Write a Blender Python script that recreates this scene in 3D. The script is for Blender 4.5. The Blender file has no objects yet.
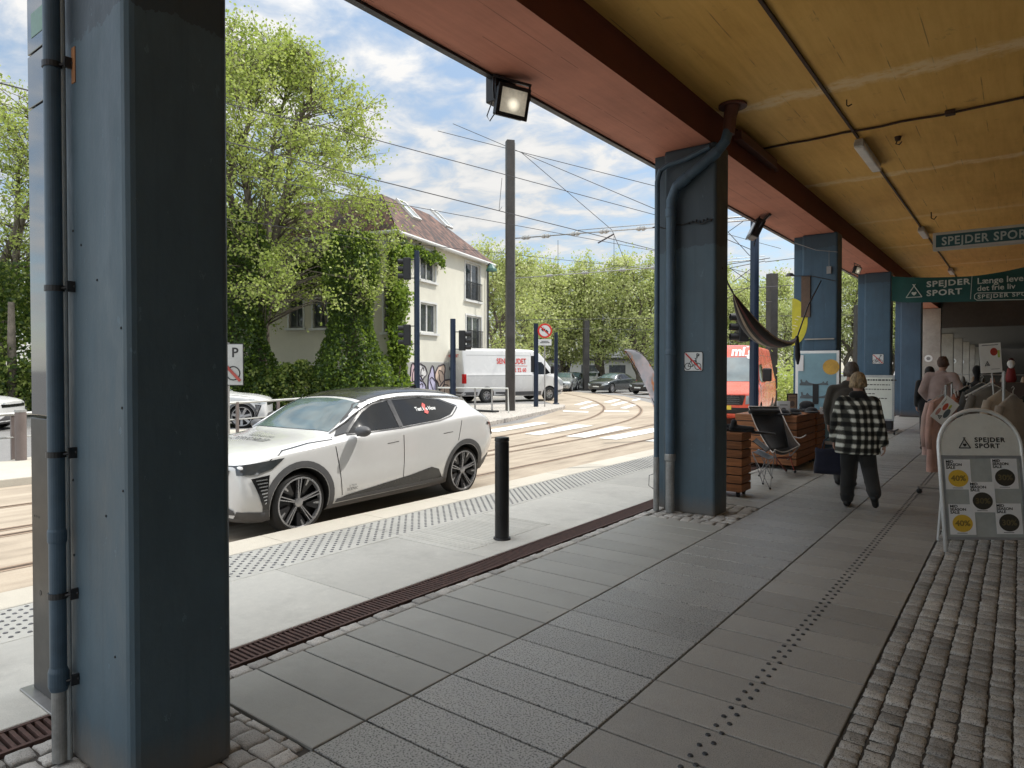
import bpy, bmesh, math, random
from mathutils import Vector, Matrix, noise
from mathutils.bvhtree import BVHTree
random.seed(7)
PI = math.pi
scene = bpy.context.scene
COL = scene.collection
# ------------------------------------------------------------------ camera geometry (used to survey the place)
F, CX, CY, EYE = 671.0, 512.0, 379.0, 1.65
YAW = math.atan(509 / 671.0); PITCH = math.atan(11 / 671.0)
FW = Vector((-math.sin(YAW) * math.cos(PITCH), math.cos(YAW) * math.cos(PITCH), -math.sin(PITCH)))
RT = Vector((math.cos(YAW), math.sin(YAW), 0)); UP = RT.cross(FW)
CAM = Vector((0, 0, EYE))
def _ray(px, py): return FW + RT * ((px - CX) / F) + UP * ((CY - py) / F)
def gp(px, py, Z=0.0):
    d = _ray(px, py); return CAM + d * ((Z - EYE) / d.z)
def dp(px, py, D): return CAM + _ray(px, py) * D
def ap(px, D, Z=0.0):
    p = dp(px, 368, D); return Vector((p.x, p.y, Z))
cam_d = bpy.data.cameras.new('camera'); cam = bpy.data.objects.new('camera', cam_d); COL.objects.link(cam)
cam_d.sensor_width = 36; cam_d.lens = 36 * F / 1024; cam_d.shift_y = -5 / 1024; cam_d.clip_end = 3000; cam_d.clip_start = 0.05
cam.location = CAM; cam.rotation_euler = (PI / 2 - PITCH, 0, YAW); scene.camera = cam
scene.view_settings.view_transform = 'Standard'; scene.view_settings.look = 'None'; scene.view_settings.exposure = 0
# ------------------------------------------------------------------ materials
MATS = {}
class NT:
    def __init__(s, name):
        m = bpy.data.materials.new(name); m.use_nodes = True
        s.m = m; s.t = m.node_tree; s.n = s.t.nodes; s.l = s.t.links
        s.n.clear(); s.out = s.n.new('ShaderNodeOutputMaterial')
        s.b = s.n.new('ShaderNodeBsdfPrincipled'); s.l.new(s.b.outputs[0], s.out.inputs[0])
        s.b.inputs['Specular IOR Level'].default_value = 0.4
    def node(s, t, **kw):
        n = s.n.new(t)
        for k, v in kw.items():
            if k in n.inputs: n.inputs[k].default_value = v
            else: setattr(n, k, v)
        return n
    def link(s, a, b): s.l.new(a, b)
    def coord(s, kind='Object'):
        if kind == 'World':
            return s.n.new('ShaderNodeNewGeometry').outputs['Position']
        return s.n.new('ShaderNodeTexCoord').outputs[kind]
    def scaled(s, c, sc):
        m = s.n.new('ShaderNodeMapping'); m.inputs['Scale'].default_value = sc; s.link(c, m.inputs[0]); return m.outputs[0]
    def noise(s, c, scale, detail=4, rough=.55):
        n = s.n.new('ShaderNodeTexNoise'); n.inputs['Scale'].default_value = scale
        n.inputs['Detail'].default_value = detail; n.inputs['Roughness'].default_value = rough
        s.link(c, n.inputs['Vector']); return n.outputs['Fac']
    def math(s, op, a, b=None, c=None, clamp=False):
        n = s.n.new('ShaderNodeMath'); n.operation = op; n.use_clamp = clamp
        for i, v in enumerate((a, b, c)):
            if v is None: continue
            if isinstance(v, (int, float)): n.inputs[i].default_value = v
            else: s.link(v, n.inputs[i])
        return n.outputs[0]
    def ramp(s, fac, stops):
        n = s.n.new('ShaderNodeValToRGB'); e = n.color_ramp.elements
        while len(e) < len(stops): e.new(0.5)
        for i, (p, c) in enumerate(stops):
            e[i].position = p; e[i].color = (*c, 1) if len(c) == 3 else c
        s.link(fac, n.inputs[0]); return n.outputs[0]
    def mix(s, fac, a, b, mode='MIX'):
        n = s.n.new('ShaderNodeMix'); n.data_type = 'RGBA'; n.blend_type = mode
        for i, v in ((0, fac), (6, a), (7, b)):
            if isinstance(v, (int, float)): n.inputs[i].default_value = v
            elif isinstance(v, tuple): n.inputs[i].default_value = (*v, 1) if len(v) == 3 else v
            else: s.link(v, n.inputs[i])
        return n.outputs[2]
    def bump(s, h, strength=.3, dist=.01):
        n = s.n.new('ShaderNodeBump'); n.inputs['Strength'].default_value = strength; n.inputs['Distance'].default_value = dist
        s.link(h, n.inputs['Height']); s.link(n.outputs[0], s.b.inputs['Normal']); return n
def pm(name, col, rough=.6, metal=0., var=.15, scale=6., bump=.08, bscale=60., kind='Object', spec=.4, coat=0., dirt=0., stretch=(1, 1, 1), trans=0.):
    """a painted / metal / fabric surface: colour broken up by two noises, uneven gloss, fine bump"""
    if name in MATS: return MATS[name]
    t = NT(name); c = t.scaled(t.coord(kind), stretch)
    n1 = t.noise(c, scale, 5); n2 = t.noise(c, scale * 7, 3)
    f = t.math('ADD', t.math('MULTIPLY', n1, .7), t.math('MULTIPLY', n2, .3))
    lo = tuple(x * (1 - var * 1.6) for x in col); hi = tuple(min(1, x * (1 + var * 1.6)) for x in col)
    base = t.ramp(f, [(.3, lo), (.7, hi)])
    if dirt:
        d = t.ramp(t.noise(c, scale * .6, 8, .7), [(.48, (0, 0, 0)), (.7, (1, 1, 1))])
        base = t.mix(t.math('MULTIPLY', d, dirt), base, tuple(x * .35 + .02 for x in col))
    t.link(base, t.b.inputs['Base Color'])
    r = t.ramp(n1, [(.3, (max(.03, rough - .08),) * 3), (.7, (min(1, rough + .08),) * 3)]); t.link(r, t.b.inputs['Roughness'])
    t.b.inputs['Metallic'].default_value = metal; t.b.inputs['Specular IOR Level'].default_value = spec
    if coat: t.b.inputs['Coat Weight'].default_value = coat; t.b.inputs['Coat Roughness'].default_value = .05
    if bump: t.bump(t.noise(c, bscale, 3), bump, .005)
    MATS[name] = t.m; return t.m
def leafmat(name, col, col2, scale=1.2):
    if name in MATS: return MATS[name]
    t = NT(name); c = t.coord('World')
    n = t.noise(c, scale, 2); n2 = t.noise(c, 9, 1)
    f = t.math('ADD', t.math('MULTIPLY', n, .6), t.math('MULTIPLY', n2, .4))
    base = t.ramp(f, [(.35, col), (.65, col2)])
    t.link(base, t.b.inputs['Base Color']); t.b.inputs['Roughness'].default_value = .5
    tr = t.n.new('ShaderNodeBsdfTranslucent'); t.link(t.mix(.5, base, (.35, .5, .05)), tr.inputs[0])
    ms = t.n.new('ShaderNodeMixShader'); ms.inputs[0].default_value = .42
    t.link(t.b.outputs[0], ms.inputs[1]); t.link(tr.outputs[0], ms.inputs[2]); t.link(ms.outputs[0], t.out.inputs[0])
    MATS[name] = t.m; return t.m
def glassmat(name, col=(.01, .012, .014), rough=.03, spec=.9):
    if name in MATS: return MATS[name]
    t = NT(name); c = t.coord('Object'); n = t.noise(c, 3, 2)
    t.link(t.ramp(n, [(.3, col), (.7, tuple(x * 1.8 for x in col))]), t.b.inputs['Base Color'])
    t.b.inputs['Roughness'].default_value = rough; t.b.inputs['Specular IOR Level'].default_value = spec
    MATS[name] = t.m; return t.m
# ------------------------------------------------------------------ mesh builder
class MB:
    def __init__(s): s.v = []; s.f = []; s.mi = []; s.cur = 0
    def add(s, vs, fs, mi=None):
        o = len(s.v); s.v += [tuple(v) for v in vs]
        m = s.cur if mi is None else mi
        for f in fs: s.f.append(tuple(i + o for i in f)); s.mi.append(m)
        return s
    def box(s, a, b, M=None, mi=None):
        (x0, y0, z0), (x1, y1, z1) = a, b
        vs = [Vector(p) for p in ((x0, y0, z0), (x1, y0, z0), (x1, y1, z0), (x0, y1, z0), (x0, y0, z1), (x1, y0, z1), (x1, y1, z1), (x0, y1, z1))]
        if M is not None: vs = [M @ v for v in vs]
        return s.add(vs, [(0, 3, 2, 1), (4, 5, 6, 7), (0, 1, 5, 4), (1, 2, 6, 5), (2, 3, 7, 6), (3, 0, 4, 7)], mi)
    def cyl(s, p0, p1, r0, r1=None, n=12, cap=True, mi=None):
        p0 = Vector(p0); p1 = Vector(p1); r1 = r0 if r1 is None else r1
        d = (p1 - p0).normalized(); a = d.orthogonal().normalized(); b = d.cross(a)
        vs = []
        for p, r in ((p0, r0), (p1, r1)):
            for i in range(n):
                t = 2 * PI * i / n; vs.append(p + a * (math.cos(t) * r) + b * (math.sin(t) * r))
        fs = [(i, (i + 1) % n, n + (i + 1) % n, n + i) for i in range(n)]
        if cap: fs += [tuple(range(n - 1, -1, -1)), tuple(range(n, 2 * n))]
        return s.add(vs, fs, mi)
    def tube(s, pts, r, n=6, closed=False, mi=None):
        pts = [Vector(p) for p in pts]; m = len(pts)
        rs = r if isinstance(r, (list, tuple)) else [r] * m
        vs = []; prev = None
        for i, p in enumerate(pts):
            a = pts[(i - 1) % m] if (i > 0 or closed) else p; b = pts[(i + 1) % m] if (i < m - 1 or closed) else p
            d = (b - a).normalized() if (b - a).length > 1e-9 else Vector((0, 0, 1))
            if prev is None: u = d.orthogonal().normalized()
            else:
                u = prev - d * prev.dot(d)
                u = u.normalized() if u.length > 1e-6 else d.orthogonal().normalized()
            prev = u; w = d.cross(u)
            for k in range(n):
                t = 2 * PI * k / n; vs.append(p + u * (math.cos(t) * rs[i]) + w * (math.sin(t) * rs[i]))
        fs = []
        for i in range(m if closed else m - 1):
            j = (i + 1) % m
            for k in range(n):
                fs.append((i * n + k, i * n + (k + 1) % n, j * n + (k + 1) % n, j * n + k))
        if not closed: fs += [tuple(range(n - 1, -1, -1)), tuple(range((m - 1) * n, m * n))]
        return s.add(vs, fs, mi)
    def lathe(s, prof, M=None, n=24, mi=None):
        """prof: (r, z) pairs, turned about local z"""
        vs = []
        for r, z in prof:
            for k in range(n):
                t = 2 * PI * k / n; v = Vector((r * math.cos(t), r * math.sin(t), z)); vs.append(M @ v if M is not None else v)
        fs = []
        for i in range(len(prof) - 1):
            for k in range(n):
                fs.append((i * n + k, i * n + (k + 1) % n, (i + 1) * n + (k + 1) % n, (i + 1) * n + k))
        return s.add(vs, fs, mi)
    def ell(s, c, r, n=12, m=8, M=None, mi=None):
        c = Vector(c); vs = []
        for i in range(1, m):
            ph = PI * i / m
            for k in range(n):
                t = 2 * PI * k / n
                v = Vector((r[0] * math.sin(ph) * math.cos(t), r[1] * math.sin(ph) * math.sin(t), r[2] * math.cos(ph)))
                vs.append(c + (M @ v if M is not None else v))
        top = Vector((0, 0, r[2])); bot = -top
        if M is not None: top = M @ top; bot = M @ bot
        vs += [c + top, c + bot]; T = len(vs) - 2; B = T + 1
        fs = [(i * n + k, (i + 1) * n + k, (i + 1) * n + (k + 1) % n, i * n + (k + 1) % n) for i in range(m - 2) for k in range(n)]
        fs += [(T, k, (k + 1) % n) for k in range(n)] + [(B, (m - 2) * n + (k + 1) % n, (m - 2) * n + k) for k in range(n)]
        return s.add(vs, fs, mi)
    def cap(s, p0, r0, p1, r1, n=12):
        """capsule that tapers"""
        p0 = Vector(p0); p1 = Vector(p1); d = (p1 - p0); L = d.length or 1e-6; d = d / L
        prof = []
        for i in range(5): a = -PI / 2 + (PI / 2) * i / 4; prof.append((max(1e-4, r0 * math.cos(a)), r0 * math.sin(a)))
        for i in range(5): a = (PI / 2) * i / 4; prof.append((max(1e-4, r1 * math.cos(a)), L + r1 * math.sin(a)))
        M = Matrix.Translation(p0) @ d.to_track_quat('Z', 'Y').to_matrix().to_4x4()
        o = len(s.v); s.lathe(prof, M, n); e = len(prof) - 1
        s.f += [tuple(o + k for k in range(n - 1, -1, -1)), tuple(o + e * n + k for k in range(n))]; s.mi += [s.cur] * 2
        return s
    def prism(s, poly, M, th, mi=None):
        """flat polygon in local xy, extruded th along local z"""
        n = len(poly)
        vs = [M @ Vector((x, y, 0)) for x, y in poly] + [M @ Vector((x, y, th)) for x, y in poly]
        fs = [tuple(range(n - 1, -1, -1)), tuple(range(n, 2 * n))] + [(i, (i + 1) % n, n + (i + 1) % n, n + i) for i in range(n)]
        return s.add(vs, fs, mi)
    def build(s, name, mat, parent=None, bevel=0, smooth=False, seg=2, angle=35):
        me = bpy.data.meshes.new(name); me.from_pydata(s.v, [], s.f)
        for m in (mat if isinstance(mat, (list, tuple)) else [mat]): me.materials.append(m)
        if len(me.materials) > 1: me.polygons.foreach_set('material_index', s.mi)
        if smooth: me.polygons.foreach_set('use_smooth', [True] * len(me.polygons))
        me.update(); o = bpy.data.objects.new(name, me); COL.objects.link(o)
        if parent is not None: o.parent = parent
        if bevel:
            b = o.modifiers.new('bevel', 'BEVEL'); b.width = bevel; b.segments = seg; b.limit_method = 'ANGLE'; b.angle_limit = math.radians(angle)
        return o
def frame(o, right, up):
    r = Vector(right).normalized(); u = Vector(up); u = (u - r * u.dot(r)).normalized(); n = r.cross(u)
    M = Matrix((r, u, n)).transposed().to_4x4(); M.translation = Vector(o); return M
def tag(o, label, cat, group=None):
    o['label'] = label; o['category'] = cat
    if group: o['group'] = group
    return o
def struct(o): o['kind'] = 'structure'; return o
def thing(name, label, cat, loc=(0, 0, 0), rz=0., group=None):
    o = bpy.data.objects.new(name, None); COL.objects.link(o); o.empty_display_size = .1
    o.location = loc; o.rotation_euler = (0, 0, rz); return tag(o, label, cat, group)
def dup(root, loc, rz=None, label=None, sc=None):
    r = root.copy(); COL.objects.link(r); r.location = loc
    if rz is not None: r.rotation_euler = (0, 0, rz)
    if label: r['label'] = label
    if sc: r.scale = (sc, sc, sc)
    for ch in [o for o in COL.objects if o.parent == root]:
        c = ch.copy(); COL.objects.link(c); c.parent = r
        for g in [o for o in COL.objects if o.parent == ch]:
            d = g.copy(); COL.objects.link(d); d.parent = c
    return r
def evalmesh(o):
    dg = bpy.context.evaluated_depsgraph_get(); dg.update()
    return bpy.data.meshes.new_from_object(o.evaluated_get(dg), preserve_all_data_layers=False, depsgraph=dg)
def apply(o):
    bpy.context.view_layer.update(); me = evalmesh(o); o.modifiers.clear(); old = o.data; o.data = me; bpy.data.meshes.remove(old); return o
def text(name, body, size, M, mat, parent=None, bold=0., ext=.001, align='LEFT', sx=1., space=1., vproj=None):
    cu = bpy.data.curves.new(name, 'FONT'); cu.body = body; cu.size = size; cu.offset = bold * size; cu.extrude = ext
    cu.align_x = align; cu.space_character = space; cu.resolution_u = 3; cu.space_line = .85
    o = bpy.data.objects.new(name, cu); COL.objects.link(o)
    bpy.context.view_layer.update(); me = evalmesh(o); bpy.data.objects.remove(o); bpy.data.curves.remove(cu)
    me.name = name; S = Matrix.Diagonal((sx, 1, 1, 1)); me.transform(M @ S)
    if vproj: vproj(me)
    me.materials.clear(); me.materials.append(mat)
    o = bpy.data.objects.new(name, me); COL.objects.link(o)
    if parent is not None: o.parent = parent
    return o
def remesh(mb, name, mat, parent, voxel=.014, smooth=4, hires=False):
    o = mb.build(name, mat, parent)
    r = o.modifiers.new('r', 'REMESH'); r.mode = 'VOXEL'; r.voxel_size = voxel
    if smooth: sm = o.modifiers.new('s', 'SMOOTH'); sm.iterations = smooth; sm.factor = .5
    apply(o); o.data.polygons.foreach_set('use_smooth', [True] * len(o.data.polygons)); o.data.name = name
    if not o.data.materials: o.data.materials.append(mat)
    return o
# ------------------------------------------------------------------ world
SUN_EL = math.radians(52); SUN_DIR = Vector((math.cos(SUN_EL) * math.cos(math.radians(60)), math.cos(SUN_EL) * math.sin(math.radians(60)), math.sin(SUN_EL)))
def make_world():
    w = bpy.data.worlds.new('World'); scene.world = w; w.use_nodes = True
    t = w.node_tree; n = t.nodes; l = t.links; n.clear()
    out = n.new('ShaderNodeOutputWorld'); bg = n.new('ShaderNodeBackground'); l.new(bg.outputs[0], out.inputs[0]); bg.inputs[1].default_value = .14
    sky = n.new('ShaderNodeTexSky'); sky.sky_type = 'NISHITA'; sky.sun_disc = False; sky.sun_elevation = SUN_EL
    sky.sun_rotation = math.atan2(SUN_DIR.x, SUN_DIR.y); sky.air_density = 1.0; sky.dust_density = .6; sky.ozone_density = 2.0
    tc = n.new('ShaderNodeTexCoord'); sep = n.new('ShaderNodeSeparateXYZ'); l.new(tc.outputs['Generated'], sep.inputs[0])
    def mth(op, a, b=None, clamp=False):
        m = n.new('ShaderNodeMath'); m.operation = op; m.use_clamp = clamp
        for i, v in enumerate((a, b)):
            if v is None: continue
            if isinstance(v, (int, float)): m.inputs[i].default_value = v
            else: l.new(v, m.inputs[i])
        return m.outputs[0]
    z = mth('ADD', mth('MAXIMUM', sep.outputs[2], 0.0), .16)
    cb = n.new('ShaderNodeCombineXYZ'); l.new(mth('DIVIDE', sep.outputs[0], z), cb.inputs[0]); l.new(mth('DIVIDE', sep.outputs[1], z), cb.inputs[1])
    def nz(scale, det, rough, dist=0, off=(0, 0, 0), st=(1, 1, 1)):
        mp = n.new('ShaderNodeMapping'); mp.inputs[1].default_value = off; mp.inputs['Scale'].default_value = st; l.new(cb.outputs[0], mp.inputs[0])
        q = n.new('ShaderNodeTexNoise'); q.inputs['Scale'].default_value = scale; q.inputs['Detail'].default_value = det
        q.inputs['Roughness'].default_value = rough; q.inputs['Distortion'].default_value = dist; l.new(mp.outputs[0], q.inputs['Vector']); return q.outputs['Fac']
    big = nz(.9, 3, .5, .3, (3.1, 1.7, 0)); fine = nz(5.5, 8, .58, .35, (.4, .2, 0), (1.0, 1.2, 1))
    up = mth('MULTIPLY', mth('MAXIMUM', mth('SUBTRACT', sep.outputs[2], .55), 0.0), .5)
    f = mth('ADD', up, mth('ADD', mth('MULTIPLY', big, .42), mth('MULTIPLY', fine, .58)))
    r = n.new('ShaderNodeValToRGB'); l.new(f, r.inputs[0]); e = r.color_ramp.elements
    e[0].position = .42; e[0].color = (0, 0, 0, 1); e[1].position = .585; e[1].color = (1, 1, 1, 1)
    r2 = n.new('ShaderNodeValToRGB'); l.new(fine, r2.inputs[0]); e = r2.color_ramp.elements
    e[0].position = .35; e[0].color = (4.3, 4.55, 4.8, 1); e[1].position = .62; e[1].color = (6.3, 6.15, 5.9, 1)
    mx = n.new('ShaderNodeMix'); mx.data_type = 'RGBA'
    l.new(mth('MULTIPLY', r.outputs[0], .93), mx.inputs[0]); 
    sk = n.new('ShaderNodeMix'); sk.data_type = 'RGBA'; sk.blend_type = 'MULTIPLY'; sk.inputs[0].default_value = 1; l.new(sky.outputs[0], sk.inputs[6]); sk.inputs[7].default_value = (1.25, 1.2, 1.15, 1)
    pale = n.new('ShaderNodeMix'); pale.data_type = 'RGBA'; pale.inputs[0].default_value = .30; l.new(sk.outputs[2], pale.inputs[6]); pale.inputs[7].default_value = (3.9, 4.75, 5.1, 1); l.new(pale.outputs[2], mx.inputs[6]); l.new(r2.outputs[0], mx.inputs[7]); 
    zp = mth('ADD', mth('MULTIPLY', mth('POWER', mth('MAXIMUM', sep.outputs[2], 0.0), 3.0), 2.6), 1.0)
    zp = mth('MULTIPLY', zp, mth('ADD', mth('MULTIPLY', mth('MULTIPLY', mth('SUBTRACT', .05, sep.outputs[1]), 4.0, True), .6), 1.0))  # extra brightness added to the unseen sky behind the camera, to light the arcade
    vm = n.new('ShaderNodeVectorMath'); vm.operation = 'SCALE'; l.new(mx.outputs[2], vm.inputs[0]); l.new(zp, vm.inputs[3]); l.new(vm.outputs[0], bg.inputs[0])
    s = bpy.data.lights.new('sun', 'SUN'); s.energy = 4.1; s.angle = math.radians(.6); s.color = (1, .96, .895)
    so = bpy.data.objects.new('sun', s); COL.objects.link(so); so.rotation_euler = SUN_DIR.to_track_quat('Z', 'Y').to_euler()
make_world()
# ------------------------------------------------------------------ ground materials
def stone(name, col, speck=.0, speckscale=260., var=.1, rough=.75, island=.08, bump=.25, stain=.25, joints=None, bscale=120.):
    t = NT(name); c = t.coord('World')
    n1 = t.noise(c, 1.3, 6, .6); n2 = t.noise(c, 14, 5, .6); n3 = t.noise(c, speckscale, 2, .5)
    lo = tuple(x * (1 - var) for x in col); hi = tuple(x * (1 + var) for x in col)
    base = t.ramp(t.math('ADD', t.math('MULTIPLY', n1, .5), t.math('MULTIPLY', n2, .5)), [(.32, lo), (.68, hi)])
    if speck:
        base = t.mix(t.ramp(n3, [(.54, (0, 0, 0)), (.60, (1, 1, 1))]), base, tuple(x * (1 - speck) for x in col))
        base = t.mix(t.ramp(t.noise(c, speckscale * 1.3, 2), [(.62, (0, 0, 0)), (.7, (1, 1, 1))]), base, tuple(min(1, x * (1 + speck * .7)) for x in col))
    if stain:
        base = t.mix(t.math('MULTIPLY', t.ramp(t.noise(c, .8, 9, .75), [(.5, (0, 0, 0)), (.75, (1, 1, 1))]), stain), base, tuple(x * .55 for x in col))
        base = t.mix(t.math('MULTIPLY', t.ramp(t.noise(c, 3.7, 9, .8), [(.56, (0, 0, 0)), (.7, (1, 1, 1))]), stain * .6), base, tuple(min(1, x * 1.35) for x in col))
    if stain:
        vo = t.n.new('ShaderNodeTexVoronoi'); vo.inputs['Scale'].default_value = 3.3; t.link(c, vo.inputs['Vector'])
        sx_ = t.n.new('ShaderNodeSeparateColor'); t.link(vo.outputs['Color'], sx_.inputs[0])
        gum = t.math('MULTIPLY', t.math('LESS_THAN', vo.outputs['Distance'], t.math('ADD', t.math('MULTIPLY', sx_.outputs[1], .035), .02)), t.math('GREATER_THAN', sx_.outputs[0], .62))
        base = t.mix(t.math('MULTIPLY', gum, .38), base, tuple(x * .45 for x in col))
    if island:
        g = t.n.new('ShaderNodeNewGeometry'); v = t.math('ADD', t.math('MULTIPLY', g.outputs['Random Per Island'], island * 2), 1 - island)
        hs = t.n.new('ShaderNodeHueSaturation'); t.link(base, hs.inputs['Color']); t.link(v, hs.inputs['Value']); base = hs.outputs[0]
    t.link(base, t.b.inputs['Base Color'])
    t.link(t.ramp(n2, [(.3, (rough - .12,) * 3), (.7, (min(1, rough + .1),) * 3)]), t.b.inputs['Roughness'])
    h = t.math('ADD', t.noise(c, bscale, 3), t.math('MULTIPLY', n2, 1.5)); t.bump(h, bump, .004)
    MATS[name] = t.m; return t.m
M_slabA = stone('smooth slab', (.30, .295, .27), .12, 300, .12, .55, .08, .25, .45)
M_slabB = stone('aggregate slab', (.325, .32, .30), .75, 110, .12, .42, .10, .45)
M_slabC = stone('warm slab', (.315, .30, .27), .35, 200, .12, .5, .10, .25, .4)
M_light = stone('pale pavement', (.54, .525, .475), .12, 200, .12, .75, .08, .25, .7)
M_kerb = stone('kerb granite', (.44, .41, .35), .2, 160, .08, .75, .08, .2)
M_cob = stone('granite sett', (.36, .34, .305), .6, 160, .25, .8, .28, 1.0, .45)
M_cobl = stone('pale sett', (.40, .38, .35), .4, 200, .2, .75, .25, .8, .3)
M_joint = stone('joint sand', (.06, .054, .047), .3, 200, .3, .95, 0, .6)
M_asph = stone('asphalt', (.20, .195, .19), .3, 90, .10, .85, 0, .4, .25)
def road_mat():
    t = NT('beige road concrete'); c = t.coord('World')
    n1 = t.noise(c, .35, 7, .65); n2 = t.noise(t.scaled(c, (3.0, .35, 1)), 2.0, 6, .65); n3 = t.noise(c, 120, 2)
    f = t.math('ADD', t.math('MULTIPLY', n1, .5), t.math('MULTIPLY', n2, .5))
    base = t.ramp(f, [(.34, (.20, .165, .125)), (.5, (.335, .28, .215)), (.66, (.43, .37, .29))])
    base = t.mix(t.ramp(n3, [(.55, (0, 0, 0)), (.65, (.35, .35, .35))]), base, (.2, .17, .14))
    t.link(base, t.b.inputs['Base Color']); t.b.inputs['Roughness'].default_value = .8; t.bump(n3, .25, .004)
    return t.m
M_road = road_mat()
def sheet(name, poly, z, mat):
    m = MB(); m.add([(x, y, z) for x, y in poly], [tuple(range(len(poly)))]); return struct(m.build(name, mat))
sheet('ground', [(-420, -420), (420, -420), (420, 420), (-420, 420)], -.132, M_asph)
RZ = -.12
sheet('road', [(-12.2, -40), (-5.9, -40), (-5.9, 60), (-9, 60), (-13.5, 29.5), (-20, 38), (-31, 46), (-34, 42), (-24, 33.5), (-16.0, 25), (-12.9, 17.5), (-12.2, 12)], RZ, M_road)
sheet('far_road', [(-40, -40), (-14.35, -40), (-14.35, 4), (-17.5, 9), (-22, 14), (-27, 19), (-34, 22), (-60, 20)], RZ + .002, M_asph)
def slabm(m, x0, x1, y0, y1, z, ch=.004, th=.03, jz=.0, mi=0, jit=0., rnd=random):
    j = lambda: (rnd.random() - .5) * 2 * jit
    zz = [z + (rnd.random() - .5) * 2 * jz for _ in range(4)]
    q = [(x0 + j(), y0 + j()), (x1 + j(), y0 + j()), (x1 + j(), y1 + j()), (x0 + j(), y1 + j())]
    cx = sum(a for a, b in q) / 4; cy = sum(b for a, b in q) / 4
    vs = [(a, b, z - th) for a, b in q] + [(a, b, zz[i] - ch * .8) for i, (a, b) in enumerate(q)]
    vs += [(a + math.copysign(ch, cx - a), b + math.copysign(ch, cy - b), zz[i]) for i, (a, b) in enumerate(q)]
    fs = []
    for k in (0, 4):
        for i in range(4): fs.append((k + i, k + (i + 1) % 4, k + 4 + (i + 1) % 4, k + 4 + i))
    fs.append((8, 9, 10, 11)); m.add(vs, fs, mi)
def cobm(m, x0, x1, y0, y1, z, rnd, g=.003):
    """one hand-cut sett: uneven outline, domed rough top"""
    n = 12; vs = []; cx, cy = (x0 + x1) / 2, (y0 + y1) / 2; hx, hy = (x1 - x0) / 2 - g, (y1 - y0) / 2 - g
    dz = (rnd.random() - .5) * .010; tx, ty = (rnd.random() - .5) * .08, (rnd.random() - .5) * .08
    ring = []
    for k in range(n):
        a = 2 * PI * (k + .5) / n; ca, sa = math.cos(a), math.sin(a); q = 1 / max(abs(ca), abs(sa)) ** .97
        ring.append((hx * ca * q * (1 + (rnd.random() - .5) * .17), hy * sa * q * (1 + (rnd.random() - .5) * .17)))
    for s, h in ((1.03, -.04), (.995, -.009), (.92, -.001), (.5, .002)):
        for x, y in ring: vs.append((cx + x * s, cy + y * s, z + dz + h + (tx * x + ty * y) * (1 if h > -.03 else 0) + (rnd.random() - .5) * .003))
    vs.append((cx, cy, z + dz + .004)); fs = []
    for r in range(3):
        for k in range(n): fs.append((r * n + k, r * n + (k + 1) % n, (r + 1) * n + (k + 1) % n, (r + 1) * n + k))
    fs += [(3 * n + k, 3 * n + (k + 1) % n, 4 * n) for k in range(n)]; m.add(vs, fs)
XA, XB, XC, XD = -3.33, -2.43, -1.53, -.63
COLY = [1.13, 7.29, 13.45, 19.8, 26.5, 33.0]; CW0, CW1, CD = -3.5, -2.70, .40
m = MB(); m.add([(XD + .002, -14, -.008), (1.4, -14, -.008), (1.4, 34, -.008), (XD + .002, 34, -.008)], [(0, 1, 2, 3)]); m.add([(-3.44, -3, -.016), (XB - .005, -3, -.016), (XB - .005, 30, -.016), (-3.44, 30, -.016)], [(0, 1, 2, 3)]); m.add([(-5.95, -14, -.03), (5, -14, -.03), (5, 70, -.03), (-5.95, 70, -.03)], [(0, 1, 2, 3)]); struct(m.build('paving_bed', M_joint))
m = MB(); y = .01 - .3 * 30
def cobrange(k, cy):
    if k == 0: return 1.77 - 1.2, 1.77
    a = 1.77 + .3 * math.floor((cy - .2 - 1.77) / .3 + .02); return a, a + 1.2
def incob(x0, y0, y1):
    if x0 > -3: return False
    for k, cy in enumerate(COLY):
        a, b = cobrange(k, cy)
        if y0 < b - .02 and y1 > a + .02: return True
    return False
yy = 1.77 - .3 * 36
while yy < 62:
    for k, x0 in enumerate((XA, XB, XC)):
        if incob(x0, yy, yy + .3): continue
        slabm(m, x0 + .0055, x0 + .8945, yy + .006, yy + .294, 0, .004, .03, .0015, k)
    yy += .3
struct(m.build('paving_slabs', [M_slabA, M_slabB, M_slabC]))
rnd = random.Random(3)
m = MB(); x = XD + .004
while x < 1.3:
    w = .096 + rnd.random() * .012; y = 1.2 + rnd.random() * .3; far = 34
    while y < far:
        L = .075 + rnd.random() * .045
        if y < 12: cobm(m, x, x + w, y, y + L, 0, rnd)
        else: slabm(m, x + .006, x + w - .006, y + .006, y + L - .006, 0, .015, .03, .004, 0, .004, rnd)
        y += L
    x += w
o = struct(m.build('cobble_paving', M_cob, smooth=True))
m = MB()
for k, cy in enumerate(COLY[:4]):
    a, b = cobrange(k, cy)
    y = a
    while y < b - .03:
        x = XA + .01
        while x < XB - .05:
            w = .1 + rnd.random() * .05; cobm(m, x, min(x + w, XB - .006), y, min(y + .115, b - .006), -.006, rnd); x += w
        y += .115
y = -3
while y < 30:
    L = .09 + rnd.random() * .05; cobm(m, -3.44, XA - .004, y, y + L, -.004, rnd, .005); y += L
struct(m.build('sett_strip', M_cobl, smooth=True))
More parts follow.
